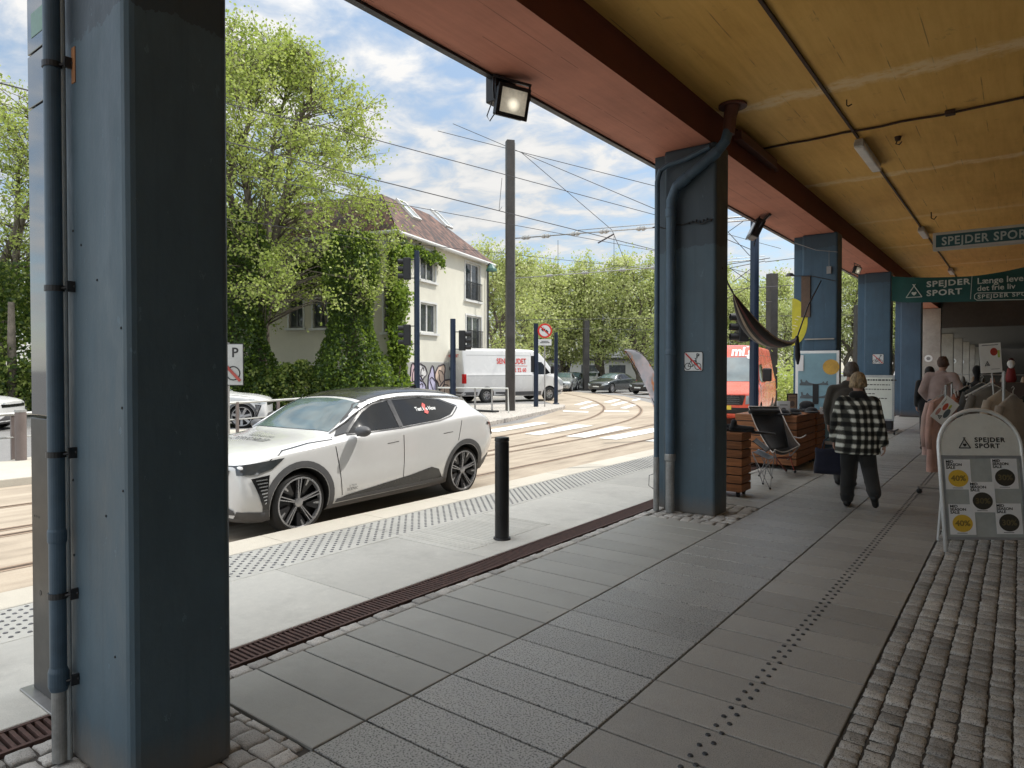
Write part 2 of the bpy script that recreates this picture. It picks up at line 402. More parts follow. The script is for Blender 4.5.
# drain channel with its grate
M_rust = pm('rusty grate', (.095, .055, .046), .75, .3, .3, 20, .3, 90, 'World')
m = MB(); y = -2.0
while y < 34:
    m.box((-3.655, y, -.025), (-3.475, y + .017, -.002)); y += .034
for x in (-3.675, -3.475): m.box((x, -2, -.028), (x + .02, 34, .001))
struct(m.build('drain_grate', M_rust)); 
m = MB(); m.box((-3.655, -2, -.12), (-3.475, 34, -.06)); struct(m.build('drain_channel', pm('drain dark', (.012, .01, .01), .9)))
# pale pavement, its ribbed and studded guidance strips and the kerb
m = MB(); y = .55 - 1.32 * 6
while y < 55:
    slabm(m, -4.845, -3.685, y + .004, y + 1.316, 0, .004, .03, .001); slabm(m, -5.52, -4.85, y + .1, y + 1.412, 0, .003, .03, .0005)
    y += 1.32
struct(m.build('pavement', M_light))
m = MB(); y = -10
while y < 58:
    x0 = -5.98 + max(0, (10 - y)) * .012 * (y < 10); vs = []
    x0 = -5.97
    for a in (y + .003, y + 1.247):
        vs += [(x0, a, -.2), (x0, a, -.018), (x0 + .018, a, 0), (-5.525, a, 0), (-5.525, a, -.2)]
    fs = [(i, i + 1, 6 + i, 5 + i) for i in range(4)] + [(4, 3, 2, 1, 0), (5, 6, 7, 8, 9)]
    m.add(vs, fs); y += 1.25
struct(m.build('kerb', M_kerb))
M_stud = pm('stud grey', (.15, .15, .155), .6, 0, .25, 5, .1, 90, 'World')
m = MB()
def stud(x, y, rx, ry, h, n=8):
    vs = [(x + rx * math.cos(2 * PI * k / n), y + ry * math.sin(2 * PI * k / n), .0005) for k in range(n)]
    vs += [(x + rx * .75 * math.cos(2 * PI * k / n), y + ry * .75 * math.sin(2 * PI * k / n), h) for k in range(n)]
    m.add(vs, [(k, (k + 1) % n, n + (k + 1) % n, n + k) for k in range(n)] + [tuple(range(n, 2 * n))])
for i in range(12):
    y = -1.0 + (i % 2) * .05
    while y < 30: stud(-4.92 - i * .05, y, .0155, .0155, .005); y += .1
struct(m.build('tactile_paving', M_stud))
M_studm = pm('steel stud', (.055, .055, .055), .38, .7, .2, 5, .1, 90, 'World')
m = MB(); y = 1.5
while y < 26: stud(-1.105, y, .0135, .0135, .006, 10); stud(-1.06, y + .05, .0135, .0135, .006, 10); y += .101
struct(m.build('guidance_studs', M_studm))
m = MB()
for j in range(26):
    y = 4.6 + j * .05
    m.box((-4.8, y, 0), (-3.95, y + .022, .004))
struct(m.build('ribbed_paving', M_light))
# tram rails in the road: grooves of steel
M_rail = pm('tram rail', (.13, .09, .065), .45, .5, .25, 3, .1, 60, 'World')
def smoothline(pts, n=8):
    out = []
    for i in range(len(pts) - 1):
        p0, p1, p2, p3 = pts[max(0, i - 1)], pts[i], pts[i + 1], pts[min(len(pts) - 1, i + 2)]
        for k in range(n):
            t = k / n; out.append(tuple(.5 * ((2 * p1[a]) + (-p0[a] + p2[a]) * t + (2 * p0[a] - 5 * p1[a] + 4 * p2[a] - p3[a]) * t * t + (-p0[a] + 3 * p1[a] - 3 * p2[a] + p3[a]) * t ** 3) for a in range(len(p1))))
    out.append(tuple(pts[-1])); return out
def ribbon(m, pts, w, z, mi=0):
    vs = []
    for i, p in enumerate(pts):
        a = Vector(pts[max(0, i - 1)][:2]); b = Vector(pts[min(len(pts) - 1, i + 1)][:2]); d = (b - a).normalized(); nn = Vector((-d.y, d.x)) * w / 2
        vs += [(p[0] + nn.x, p[1] + nn.y, z), (p[0] - nn.x, p[1] - nn.y, z)]
    m.add(vs, [(2 * i, 2 * i + 2, 2 * i + 3, 2 * i + 1) for i in range(len(pts) - 1)], mi)
tr1 = [(-8.85, -40), (-8.85, 0), (-8.9, 8), (-9.2, 13), (-9.85, 17), (-10.9, 21.5), (-13.6, 27.4), (-18.2, 34.2), (-24, 41)]
off = lambda tr, d: [(p[0] - d * (1 + .0 * i), p[1] - (d * .0 if i < 5 else d * .25 * (i - 4))) for i, p in enumerate(tr)]
for nm, base, dx in (('tram_track', tr1, 1.435), ('tram_track', [(-7.1 + 0, -40), (-7.1, 0), (-7.1, 9), (-7.3, 15), (-7.8, 20), (-9.2, 26), (-12.6, 32.5), (-17.5, 39), (-23, 45.5)], -.0)):
    m = MB(); L0 = smoothline(base); L1 = smoothline(off(base, 1.435))
    for L in (L0, L1):
        ribbon(m, L, .16, RZ + .004, 1); ribbon(m, L, .055, RZ + .008, 0)
    struct(m.build(nm, [M_rail, stone('rail bed' + str(dx), (.27, .20, .145), .2, 120, .1, .8, 0)]))
# zebra stripes
M_white = stone('road paint', (.78, .78, .74), .15, 60, .06, .7, 0, .1, .3)
m = MB()
for q in ([(-11.98, 14.47), (-12.51, 17.79), (-12.01, 17.78), (-11.46, 14.43)], [(-10.54, 14.45), (-11.02, 17.79), (-10.42, 17.89), (-10.05, 14.44)],
          [(-9.34, 14.59), (-9.68, 17.94), (-9.15, 17.93), (-8.76, 14.61)], [(-8.42, 14.69), (-8.58, 18.12), (-8.05, 18.1), (-7.91, 14.67)], [(-7.2, 14.8), (-7.3, 18.2), (-6.75, 18.2), (-6.7, 14.8)]):
    m.add([(x, y, RZ + .013) for x, y in q], [(3, 2, 1, 0)])
def zz(pts): return [gp(560 + a / 7.68, 340 + b / 7.68, RZ) for a, b in pts]
for q in ([(105, 500), (215, 470), (255, 475), (150, 502)], [(145, 528), (260, 495), (305, 497), (190, 530)], [(330, 480), (420, 458), (470, 460), (385, 482)],
          [(385, 503), (480, 475), (530, 478), (430, 505)], [(460, 525), (550, 498), (590, 500), (510, 528)], [(545, 465), (600, 452), (625, 455), (575, 470)], [(20, 543), (25, 551), (215, 560), (220, 552)], [(340, 544), (340, 552), (530, 555), (530, 547)]):
    m.add([(p.x, p.y, RZ + .013) for p in zz(q)], [(3, 2, 1, 0)])
struct(m.build('road_markings', M_white))
# islands and far pavements
def slab_poly(name, poly, z, mat):
    m = MB(); n = len(poly); m.add([(x, y, z) for x, y in poly] + [(x, y, -.2) for x, y in poly], [tuple(range(n))] + [(i, n + i, n + (i + 1) % n, (i + 1) % n) for i in range(n)])
    return struct(m.build(name, mat, bevel=.015))
M_isl = stone('island setts', (.42, .39, .35), .45, 12, .15, .85, 0, .8, .4, None, 30)
slab_poly('traffic_island', [(-12.25, 12.6), (-12.95, 15.8), (-14.3, 20.2), (-15.55, 24.1), (-16.4, 25.6), (-18.5, 25), (-20, 21), (-19.5, 17.5), (-14.9, 12.0)], 0, M_isl)
slab_poly('platform', [(-14.35, -40), (-12.0, -40), (-12.0, 9), (-12.25, 12.55), (-14.85, 11.95), (-17.5, 9.0), (-14.35, 4)], 0, M_kerb)
slab_poly('far_pavement', [(-60, 22), (-36, 22.5), (-28, 20), (-22.6, 14.5), (-20.6, 17.0), (-21.8, 20.5), (-24.4, 30.5), (-26, 38), (-60, 44)], 0, M_light)
# ------------------------------------------------------------------ the arcade: columns, beam, ceiling
def paint_mat(name, col, col2, z0, dirtcol=(.14, .12, .10), rough=.5):
    """old gloss paint over concrete: a repainted band up high, chips, grime near the ground"""
    t = NT(name); c = t.coord('World')
    n1 = t.noise(c, 1.1, 7, .65); n2 = t.noise(t.scaled(c, (1, 1, .35)), 9, 6, .7); n3 = t.noise(c, 45, 3)
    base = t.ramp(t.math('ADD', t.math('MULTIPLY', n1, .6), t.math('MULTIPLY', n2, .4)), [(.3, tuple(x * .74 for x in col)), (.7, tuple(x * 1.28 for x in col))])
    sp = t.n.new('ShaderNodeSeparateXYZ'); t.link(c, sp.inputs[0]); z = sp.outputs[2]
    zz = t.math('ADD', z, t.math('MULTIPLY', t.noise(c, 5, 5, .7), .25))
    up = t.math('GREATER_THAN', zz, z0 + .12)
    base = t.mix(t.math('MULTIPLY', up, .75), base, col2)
    chips = t.ramp(t.noise(t.scaled(c, (1, 1, .5)), 16, 4, .7), [(.665, (0, 0, 0)), (.68, (1, 1, 1))])
    base = t.mix(t.math('MULTIPLY', chips, .45), base, tuple(min(1, x * 1.9) for x in col))
    low = t.ramp(t.math('ADD', z, t.math('MULTIPLY', n2, .22)), [(.10, (1, 1, 1)), (.33, (0, 0, 0))])
    base = t.mix(t.math('MULTIPLY', low, .85), base, dirtcol)
    streak = t.ramp(t.noise(t.scaled(c, (14, 14, .5)), 1, 4), [(.55, (0, 0, 0)), (.75, (1, 1, 1))])
    base = t.mix(t.math('MULTIPLY', streak, .32), base, tuple(x * .4 for x in col))
    t.link(base, t.b.inputs['Base Color']); t.link(t.ramp(n2, [(.3, (rough - .1,) * 3), (.7, (rough + .15,) * 3)]), t.b.inputs['Roughness'])
    t.bump(t.math('ADD', t.math('MULTIPLY', n2, .6), t.math('ADD', t.math('MULTIPLY', n3, .15), t.math('MULTIPLY', chips, -.3))), .35, .012)
    MATS[name] = t.m; return t.m
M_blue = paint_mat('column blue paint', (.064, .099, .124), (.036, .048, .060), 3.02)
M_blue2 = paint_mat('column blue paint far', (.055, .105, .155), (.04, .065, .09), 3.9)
M_conc = pm('bare concrete', (.40, .37, .33), .85, 0, .15, 2, .3, 30, 'World', dirt=.3)
M_pipe = pm('pipe blue paint', (.055, .09, .125), .42, 0, .15, 3, .15, 30, 'World')
M_pipeg = pm('pipe grey', (.27, .27, .26), .5, .3, .2, 8, .25, 40, 'World', dirt=.3)
M_black = pm('black plastic', (.012, .012, .013), .45, 0, .2, 8, .1)
M_steel = pm('brushed steel', (.35, .34, .33), .35, .9, .12, 3, .08)
M_dkmetal = pm('dark metal', (.05, .05, .052), .45, .6, .2, 5, .1)
M_wpl = pm('white plastic', (.75, .75, .73), .4, 0, .05, 5, .05)
colnames = ['big blue painted column in the left foreground, cut off by the photo edge', 'blue painted column with drainpipe elbow and no bicycles sign', 'blue painted column behind the light blue shoe poster',
            'blue painted column with small no bicycles sign behind the notice board', 'narrow looking blue column furthest along the arcade, under the green banner']
for k, y in enumerate(COLY[:5]):
    dx = .04 if k == 0 else 0
    t = thing('column', colnames[k], 'column', (CW1 - .3 + dx, y + CD / 2, 0), 0, 'blue columns along the arcade')
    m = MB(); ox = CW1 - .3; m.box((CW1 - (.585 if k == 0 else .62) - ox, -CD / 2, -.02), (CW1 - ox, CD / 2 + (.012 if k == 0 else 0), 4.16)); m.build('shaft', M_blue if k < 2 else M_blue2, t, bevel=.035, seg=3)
    m = MB(); m.box(((CW0 if k else -3.40) - ox, -CD / 2 + .14, -.02), (CW1 - .622 - ox, CD / 2 - .02, 4.16)); m.build('back_rib', M_blue if k < 2 else M_blue2, t, bevel=.01)
for k, y in enumerate([33.0, 39.5, 46, 52.5, 59, 65.5]):
    t = thing('concrete_column', ['bare concrete column just past the last blue one', 'second bare concrete column of the dark end of the arcade', 'third bare concrete column, right of the pink shirt', 'fourth bare concrete column, left of the white card', 'fifth bare concrete column in the dark distance', 'last bare concrete column in the dark distance'][k], 'column', (-3.05, y + .2, 0), 0, 'bare concrete columns far along the arcade')
    m = MB(); m.box((-.38, -.2, 0), (.38, .2, 4.14 if k == 0 else 3.35)); m.build('shaft', M_conc, t, bevel=.02)
    m = MB(); M = frame((-.05, -.206, 2.05), (1, 0, 0), (0, 0, 1)); m.lathe([(.001, .004), (.15, .004), (.15, 0), (.1, .0)], M, 20); m.build('round_sign', M_wpl, t)
    m = MB(); m.lathe([(.001, .007), (.075, .007)], M, 16); m.build('sign_symbol', pm('sign grey', (.25, .25, .25), .5), t)
# drainpipe on column 1
m = MB(); m.cyl((0, 0, .0), (0, 0, .36), .030, .030, 20); t = thing('drainpipe', 'dark blue drainpipe with clamps running up the left foreground column', 'drainpipe', (-3.205, 1.08, 0), 0)
m.build('grey_foot', M_pipeg, t, smooth=False)
m = MB(); m.cyl((0, 0, .34), (0, 0, 4.15), .034, .034, 24); m.lathe([(.035, .30), (.041, .32), (.041, .38), (.035, .40)], None, 24); m.lathe([(.035, .92), (.038, .93), (.038, .97), (.035, .98)], None, 24); o = m.build('pipe', M_pipe, t)
for z in (.34, .70, 1.29, 1.62 + .36, 2.9):
    m = MB(); m.lathe([(.0345, -.012), (.039, -.012), (.039, .012), (.0345, .012)], Matrix.Translation((0, 0, z)), 20); m.cyl((.03, .01, z), (.07, .05, z + .01), .006); m.box((.06, .02, z - .015), (.07, .05, z + .03)); m.build('clamp', M_dkmetal, t)
m = MB(); m.cyl((-3.188, 1.108, 0), (-3.188, 1.108, 4.14), .013, .013, 12); o = m.build('conduit_pipe', pm('conduit light', (.33, .36, .37), .45, .2, .1, 4, .1, 30, 'World'), None); tag(o, 'thin light grey conduit between drainpipe and left foreground column', 'conduit')
# drainpipe on column 2
t = thing('drainpipe', 'blue drainpipe with slanted elbow falling from the ceiling hole down the second column', 'drainpipe', (-3.19, 7.2, 0), 0)
m = MB(); pth = [(0, 0, .62), (0, 0, 3.42), (.0, -.0, 3.55), (.06, .0, 3.70), (.52, .04, 4.02), (.60, .06, 4.12), (.62, .1, 4.25)]
m.tube(pth, .056, 18); 
for z, p in ((3.42, (0, 0, 3.40)), (0, (.085, .002, 3.72)), (0, (.47, .035, 3.985))):
    pass
m.lathe([(.057, 3.36), (.064, 3.37), (.064, 3.46), (.057, 3.47)], None, 18); m.lathe([(.057, 1.8), (.063, 1.81), (.063, 1.85), (.057, 1.86)], None, 18)
for p, q in (((.10, .003, 3.728), (.19, .012, 3.79)), ((.44, .033, 3.965), (.52, .04, 4.02))): m.cyl(p, q, .064, .064, 18)
m.build('pipe', M_pipe, t, smooth=False)
m = MB(); m.cyl((0, 0, 0), (0, 0, .64), .05, .05, 18); m.lathe([(.05, .58), (.062, .60), (.062, .66), (.05, .68)], None, 18); m.build('grey_foot', M_pipeg, t)
m = MB(); m.tube([(.62, .1, 4.2), (.63, .12, 4.4), (.65, .14, 4.54)], [.062, .07, .085], 18); m.lathe([(.085, 4.524), (.15, 4.524), (.15, 4.5), (.085, 4.51)], Matrix.Translation((.65, .14, 0)), 20); m.build('collar', pm('rust red paint', (.12, .045, .03), .6, 0, .2, 6, .2, 30, 'World'), t)
t = thing('side_pipe', 'slim dark pipe at the outer edge of the second column, bending under the beam', 'pipe', (-3.36, 7.2, 0), 0)
m = MB(); m.tube([(0, 0, .6), (0, 0, 3.80), (.04, 0, 3.92), (.14, .0, 3.97), (.32, .03, 4.0), (.6, .05, 4.09)], .03, 12); m.build('pipe', M_pipe, t)
m = MB(); m.cyl((0, 0, 0), (0, 0, .62), .034); m.build('grey_foot', M_pipeg, t)
m = MB(); m.tube([(-.03, 0, .42), (-.075, -.03, .40), (-.08, -.03, .28), (-.03, 0, .24)], .004, 5); m.build('wire_hook', M_dkmetal, t)
# cable loop on column 2
m = MB(); pts = [(-3.45 + i * .045, 7.272 - .006, 3.28 + .012 * math.sin(i * 1.3) + .01 * math.cos(i * .7)) for i in range(17)]
m.tube(pts, .007, 6)
for i in range(7): m.ell((-3.0 + i * .042, 7.262, 3.285 + (i % 3) * .008), (.012, .012, .016), 8, 6)
tag(m.build('cable', M_black), 'dark cable with connectors strapped across the second column', 'cable')
# beam
M_beamu = None
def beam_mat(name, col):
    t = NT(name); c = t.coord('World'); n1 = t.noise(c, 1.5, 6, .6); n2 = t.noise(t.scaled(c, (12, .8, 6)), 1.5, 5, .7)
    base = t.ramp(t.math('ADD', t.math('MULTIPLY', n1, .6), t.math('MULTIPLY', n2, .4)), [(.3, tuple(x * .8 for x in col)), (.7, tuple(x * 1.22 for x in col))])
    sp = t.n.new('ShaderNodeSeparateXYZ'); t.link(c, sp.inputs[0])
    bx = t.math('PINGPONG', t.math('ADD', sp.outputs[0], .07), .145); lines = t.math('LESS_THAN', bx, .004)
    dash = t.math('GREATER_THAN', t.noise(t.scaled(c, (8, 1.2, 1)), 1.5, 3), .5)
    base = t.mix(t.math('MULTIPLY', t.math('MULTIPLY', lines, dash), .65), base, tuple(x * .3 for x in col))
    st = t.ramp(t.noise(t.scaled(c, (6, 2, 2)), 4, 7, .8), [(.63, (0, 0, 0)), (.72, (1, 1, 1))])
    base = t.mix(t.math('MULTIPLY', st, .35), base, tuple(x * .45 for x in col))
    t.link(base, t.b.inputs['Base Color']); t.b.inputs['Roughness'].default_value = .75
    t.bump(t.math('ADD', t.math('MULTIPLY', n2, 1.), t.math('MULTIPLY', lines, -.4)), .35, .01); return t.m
M_beam = beam_mat('beam red paint', (.47, .19, .125)); M_beamd = beam_mat('beam dark face', (.13, .032, .018))
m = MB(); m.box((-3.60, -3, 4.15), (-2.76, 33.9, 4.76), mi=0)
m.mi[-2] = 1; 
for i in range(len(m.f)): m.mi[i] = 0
m.mi[3] = 1   # +X face takes the darker colour
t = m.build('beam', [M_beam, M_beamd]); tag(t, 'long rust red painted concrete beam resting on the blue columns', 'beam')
m = MB(); m.box((-3.66, -3, 4.128), (-3.602, 33.9, 4.80)); m.build('drip_edge', M_dkmetal, t)
def ceiling_mat():
    t = NT('mustard ceiling paint'); c = t.coord('World'); col = (.69, .40, .10)
    n1 = t.noise(c, .7, 7, .65); n2 = t.noise(c, 7, 6, .65); n4 = t.noise(t.scaled(c, (5, .4, 1)), 2, 5, .7)
    base = t.ramp(t.math('ADD', t.math('MULTIPLY', n1, .5), t.math('MULTIPLY', n4, .5)), [(.3, (.54, .295, .062)), (.5, col), (.7, (.80, .50, .145))])
    sp = t.n.new('ShaderNodeSeparateXYZ'); t.link(c, sp.inputs[0]); X, Y = sp.outputs[0], sp.outputs[1]
    # board marks
    xw = t.math('ADD', X, t.math('MULTIPLY', t.noise(c, 1.5, 2), .012))
    ln = t.math('LESS_THAN', t.math('PINGPONG', xw, .17), .0045); seg = t.math('FLOOR', t.math('DIVIDE', X, .34))
    cb = t.n.new('ShaderNodeCombineXYZ'); t.link(seg, cb.inputs[0]); t.link(t.math('MULTIPLY', Y, .9), cb.inputs[1])
    dash = t.ramp(t.noise(cb.outputs[0], 1.7, 3), [(.52, (0, 0, 0)), (.6, (1, 1, 1))])
    base = t.mix(t.math('MULTIPLY', t.math('MULTIPLY', ln, dash), .62), base, (.14, .08, .03))
    # lime blooms at the cross joints
    yy = t.math('ADD', Y, t.math('MULTIPLY', t.math('SUBTRACT', t.noise(c, 2.4, 5, .7), .5), .5))
    bl = None
    for y0, w, a in ((7.52, .16, 1.), (11.37, .14, .9), (14.9, .16, .5), (18.3, .16, .6), (22.3, .16, .6), (4.2, .1, .4), (26, .2, .4)):
        d = t.math('ABSOLUTE', t.math('SUBTRACT', yy, y0)); g = t.ramp(d, [(w * .35, (a,) * 3), (w, (0, 0, 0))])
        bl = g if bl is None else t.math('MAXIMUM', bl, g)
    bl = t.math('MULTIPLY', bl, t.ramp(t.noise(t.scaled(c, (3, 6, 1)), 2, 7, .8), [(.36, (0, 0, 0)), (.5, (1, 1, 1))]))
    base = t.mix(t.math('MULTIPLY', bl, .72), base, (.84, .66, .38))
    spots = t.ramp(t.noise(c, 3.1, 8, .8), [(.60, (0, 0, 0)), (.72, (1, 1, 1))]); base = t.mix(t.math('MULTIPLY', spots, .6), base, (.22, .11, .04))
    t.link(base, t.b.inputs['Base Color']); t.b.inputs['Roughness'].default_value = .7
    t.bump(t.math('ADD', t.math('MULTIPLY', n2, 1.), t.math('MULTIPLY', bl, .5)), .3, .01); return t.m
m = MB(); m.box((-2.758, -3, 4.53), (7, 33.9, 4.72)); struct(m.build('ceiling', ceiling_mat()))
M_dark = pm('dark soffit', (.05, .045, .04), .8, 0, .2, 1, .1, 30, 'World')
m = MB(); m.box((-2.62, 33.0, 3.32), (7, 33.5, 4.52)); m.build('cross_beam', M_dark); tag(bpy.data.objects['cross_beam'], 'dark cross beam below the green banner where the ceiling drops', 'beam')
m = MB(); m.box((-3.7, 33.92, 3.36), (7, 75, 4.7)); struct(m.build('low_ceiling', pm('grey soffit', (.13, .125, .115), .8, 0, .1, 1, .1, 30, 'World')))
# shop side (outside the frame on the right) and the far end
M_shop = pm('shop wall render', (.75, .73, .69), .8, 0, .1, 1.5, .1, 30, 'World'); M_glass = glassmat('shop glass', (.02, .022, .022), .05)
t = thing('shop_front', 'shop wall with large windows closing the arcade on the right', 'shop', (3.4, 0, 0))
m = MB(); m.box((0, -14, 0), (.3, 75, .5)); m.box((0, -14, 3.3), (.3, 75, 4.5))
for k in range(22): m.box((.002, -14 + k * 4.2, .5), (.298, -13.2 + k * 4.2, 3.3))
m.build('wall', M_shop, t)
for k in range(21): m = MB(); m.box((.15, -13.2 + k * 4.2, .5), (.17, -9.8 + k * 4.2, 3.3)); m.build('window', M_glass, t)
o = None
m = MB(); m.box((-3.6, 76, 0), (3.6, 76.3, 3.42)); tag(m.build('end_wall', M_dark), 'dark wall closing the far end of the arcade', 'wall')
# ceiling conduits, lamps, junctions
M_cond = pm('dark conduit', (.05, .025, .015), .6, .2, .2, 6, .1, 30, 'World')
cz = 4.512
m = MB(); m.box((-1.66, 2.5, 4.505), (-1.632, 9.3, 4.528)); m.box((-1.665, 10.9, 4.505), (-1.64, 16, 4.528)); m.box((-1.665, 17, 4.505), (-1.64, 23, 4.528)); m.box((-1.665, 23.9, 4.505), (-1.64, 32, 4.528))
pts = [(-2.75 + i * .2, 9.0 + .012 * math.sin(i * 2.1) , 4.512 + .004 * math.sin(i * 1.7)) for i in range(11)] + [(-.5 + i * .15, 9.0 - .01 * i, 4.512) for i in range(1, 5)]
m.tube(pts, .014, 8)
tag(m.build('ceiling_conduit', M_cond), 'dark cable conduit crossing the mustard ceiling past the strip lights', 'conduit')
def tube_lamp(y, L, label):
    t = thing('strip_light', label, 'lamp', (-1.65, y, 4.5), 0, 'strip lights on the mustard ceiling')
    m = MB(); m.box((-.05, -L / 2, -.02), (.05, L / 2, .026)); m.build('housing', pm('lamp housing', (.5, .47, .42), .5, 0, .08, 4, .05), t, bevel=.008)
    m = MB(); m.box((-.062, -L / 2 + .03, -.085), (.062, L / 2 - .03, -.021)); m.build('diffuser', pm('lamp diffuser', (.72, .66, .60), .35, 0, .1, 5, .1), t, bevel=.025, seg=3)
    for s in (-1, 1): m = MB(); m.box((-.055, s * L / 2 - .03, -.07), (.055, s * L / 2 + .03, -.015)); m.build('end_cap', pm('lamp cap', (.4, .37, .33), .5), t, bevel=.01)
tube_lamp(10.05, 1.35, 'white strip light nearest the camera on the mustard ceiling')
tube_lamp(16.4, .95, 'second strip light, just left of the hanging shop sign')
tube_lamp(23.4, .95, 'furthest strip light, just above the green banner')
m = MB(); m.box((-.71, 8.93, 4.48), (-.61, 9.03, 4.528)); tag(m.build('junction_box', M_cond, bevel=.01), 'small square junction box on the ceiling cable', 'junction box')
m = MB(); m.lathe([(.001, -.05), (.03, -.05), (.04, 0)], Matrix.Translation((-1.25, 9.6, 4.53)), 12); m.tube([(-1.25, 9.6, 4.5), (-1.27, 9.58, 4.44), (-1.23, 9.57, 4.42), (-1.21, 9.6, 4.46)], .008, 6); tag(m.build('ceiling_hook', M_cond), 'rusty hook in the ceiling beside the nearest strip light', 'hook')
m = MB(); m.tube([(-1.52, 7.95, 4.53), (-1.52, 7.95, 4.47), (-1.50, 7.93, 4.45), (-1.47, 7.95, 4.47)], .007, 6); tag(m.build('ceiling_hook', M_cond), 'small rusty hook in the ceiling by the lime stained joint', 'hook')
m = MB(); m.tube([(-1.35, 14.6, 4.53), (-1.35, 14.6, 4.42), (-1.30, 14.55, 4.38), (-1.27, 14.6, 4.44)], .01, 6); tag(m.build('ceiling_hook', M_cond), 'bent hook in the ceiling in front of the hanging shop sign', 'hook')
for y, L, lab in ((8.0, 1.45, 'rust red cable tray fixed beside the beam next to the ceiling pipe hole'), (24.5, 1.6, 'rust red cable tray fixed beside the beam near the green banner')):
    m = MB(); m.box((-2.755, y, 4.36), (-2.66, y + L, 4.47)); m.box((-2.66, y - .005, 4.35), (-2.652, y + L, 4.372)); m.cyl((-2.70, y + L, 4.40), (-2.70, y + L + .12, 4.36), .03)
    tag(m.build('cable_tray', pm('rust red paint', (.12, .045, .03)), bevel=.006), lab, 'cable tray')
# floodlights
def flood(name, loc, rz, label, lit):
    t = thing(name, label, 'floodlight', loc, rz, 'floodlights under the beam')
    m = MB(); m.box((-.16, -.06, -.14), (.16, .05, .14)); m.build('housing', M_black, t, bevel=.015)
    m = MB(); m.box((-.175, -.075, -.155), (.175, -.055, .155)); m.build('frame', M_black, t, bevel=.008)
    g = NT('flood glass' + str(lit)); c = g.coord('Object'); n = g.noise(c, 9, 3)
    g.link(g.ramp(n, [(.35, (.35, .33, .27)), (.65, (.75, .72, .62))] if lit else [(.3, (.02, .016, .013)), (.7, (.05, .04, .035))]), g.b.inputs['Base Color']); g.b.inputs['Roughness'].default_value = .15
    g.b.inputs['Emission Color'].default_value = (1, .92, .72, 1)
    sp = g.n.new('ShaderNodeSeparateXYZ'); g.link(c, sp.inputs[0])
    r = g.math('SQRT', g.math('ADD', g.math('POWER', sp.outputs[0], 2), g.math('POWER', g.math('ADD', sp.outputs[2], .03), 2)))
    g.link(g.ramp(r, [(.02, (.9 * lit,) * 3), (.075, (.25 * lit,) * 3), (.2, (.08 * lit,) * 3)]), g.b.inputs['Emission Strength'])
    m = MB(); m.box((-.135, -.08, -.115), (.135, -.0755, .115)); m.build('glass', g.m, t)
    m = MB(); m.tube([(-.18, 0, -.0), (-.2, .0, .08), (-.2, .05, .22)], .012, 6); m.tube([(.18, 0, 0), (.2, 0, .08), (.2, .05, .22)], .012, 6); m.box((-.21, .03, .205), (.21, .07, .23)); m.build('bracket', M_dkmetal, t)
    m = MB(); m.tube([(-.1, .05, -.06), (-.16, .09, -.2), (-.2, .08, -.16), (-.17, .06, .0), (-.1, .06, .2)], .006, 6); m.build('cable', M_black, t)
    return t
t = flood('floodlight', (-3.52, 4.62, 3.93), math.radians(28), 'lit floodlight under the outer edge of the beam between the first two columns', 1.2); t.rotation_euler = (math.radians(12), math.radians(4), math.radians(62)); t.scale = (.86,) * 3
m = MB(); m.box((-3.70, 4.5, 3.93), (-3.58, 4.78, 4.16)); m.cyl((-3.66, 4.62, 4.12), (-3.56, 4.62, 4.0), .03); tag(m.build('gear_box', M_black, bevel=.01), 'black control gear box beside the lit floodlight', 'box')
t = flood('floodlight', (-3.50, 11.3, 3.93), 0, 'dark floodlight on the beam just right of the second column', .0); t.rotation_euler = (math.radians(-25), 0, math.radians(-60)); t.scale = (1.1,) * 3
t = flood('floodlight', (-2.95, 16.6, 3.83), 0, 'small yellowish floodlight right of the third column', .8); t.rotation_euler = (math.radians(15), math.radians(10), math.radians(70)); t.scale = (.6,) * 3
# anchors, chips and a rusty slot on the near column
c0 = [o for o in COL.objects if o.name == 'column'][0]
M_hole = pm('anchor hole', (.02, .017, .015), .7)
for px, py in ((81, 245), (121, 328), (73, 231), (97, 280), (122, 408), (73, 480), (123, 491), (74, 555), (106, 516), (115, 657)):
    d_ = _ray(px, py); q = CAM + d_ * (1.129 / d_.y); m = MB(); m.ell((q.x - c0.location.x, q.y - c0.location.y, q.z), (.0045, .003, .0055), 8, 6); m.build('anchor_hole', M_hole, c0)
a, b = [CAM + _ray(px, py) * (1.1265 / _ray(px, py).y) for px, py in ((71.5, 84), (74.5, 46))]
m = MB(); m.box((a.x - c0.location.x, 1.1265 - c0.location.y, a.z), (b.x - c0.location.x, 1.131 - c0.location.y, b.z)); m.build('rusty_slot', pm('rusty orange', (.35, .16, .07), .8), c0)
# signs on the columns
M_red = pm('sign red', (.55, .03, .02), .45); M_signblack = pm('sign black', (.015, .015, .015), .5); M_signw = pm('sign white', (.62, .63, .62), .4, 0, .05, 4, .03)
def bike(m, s, M):
    for cx in (-.055, .055):
        ring = [(cx + .034 * math.cos(2 * PI * k / 14), -.03 + .034 * math.sin(2 * PI * k / 14)) for k in range(14)]
        m.tube([M @ Vector((x * s, y * s, .004)) for x, y in ring], .004 * s, 5, True)
    for a, b in (((-.055, -.03), (-.02, .03)), ((-.02, .03), (.035, .03)), ((-.055, -.03), (0, -.03)), ((0, -.03), (.035, .03)), ((0, -.03), (-.02, .03)), ((.055, -.03), (.03, .05)), ((.02, .055), (.04, .05)), ((-.03, .04), (-.01, .04))):
        m.tube([M @ Vector((a[0] * s, a[1] * s, .004)), M @ Vector((b[0] * s, b[1] * s, .004))], .004 * s, 5)
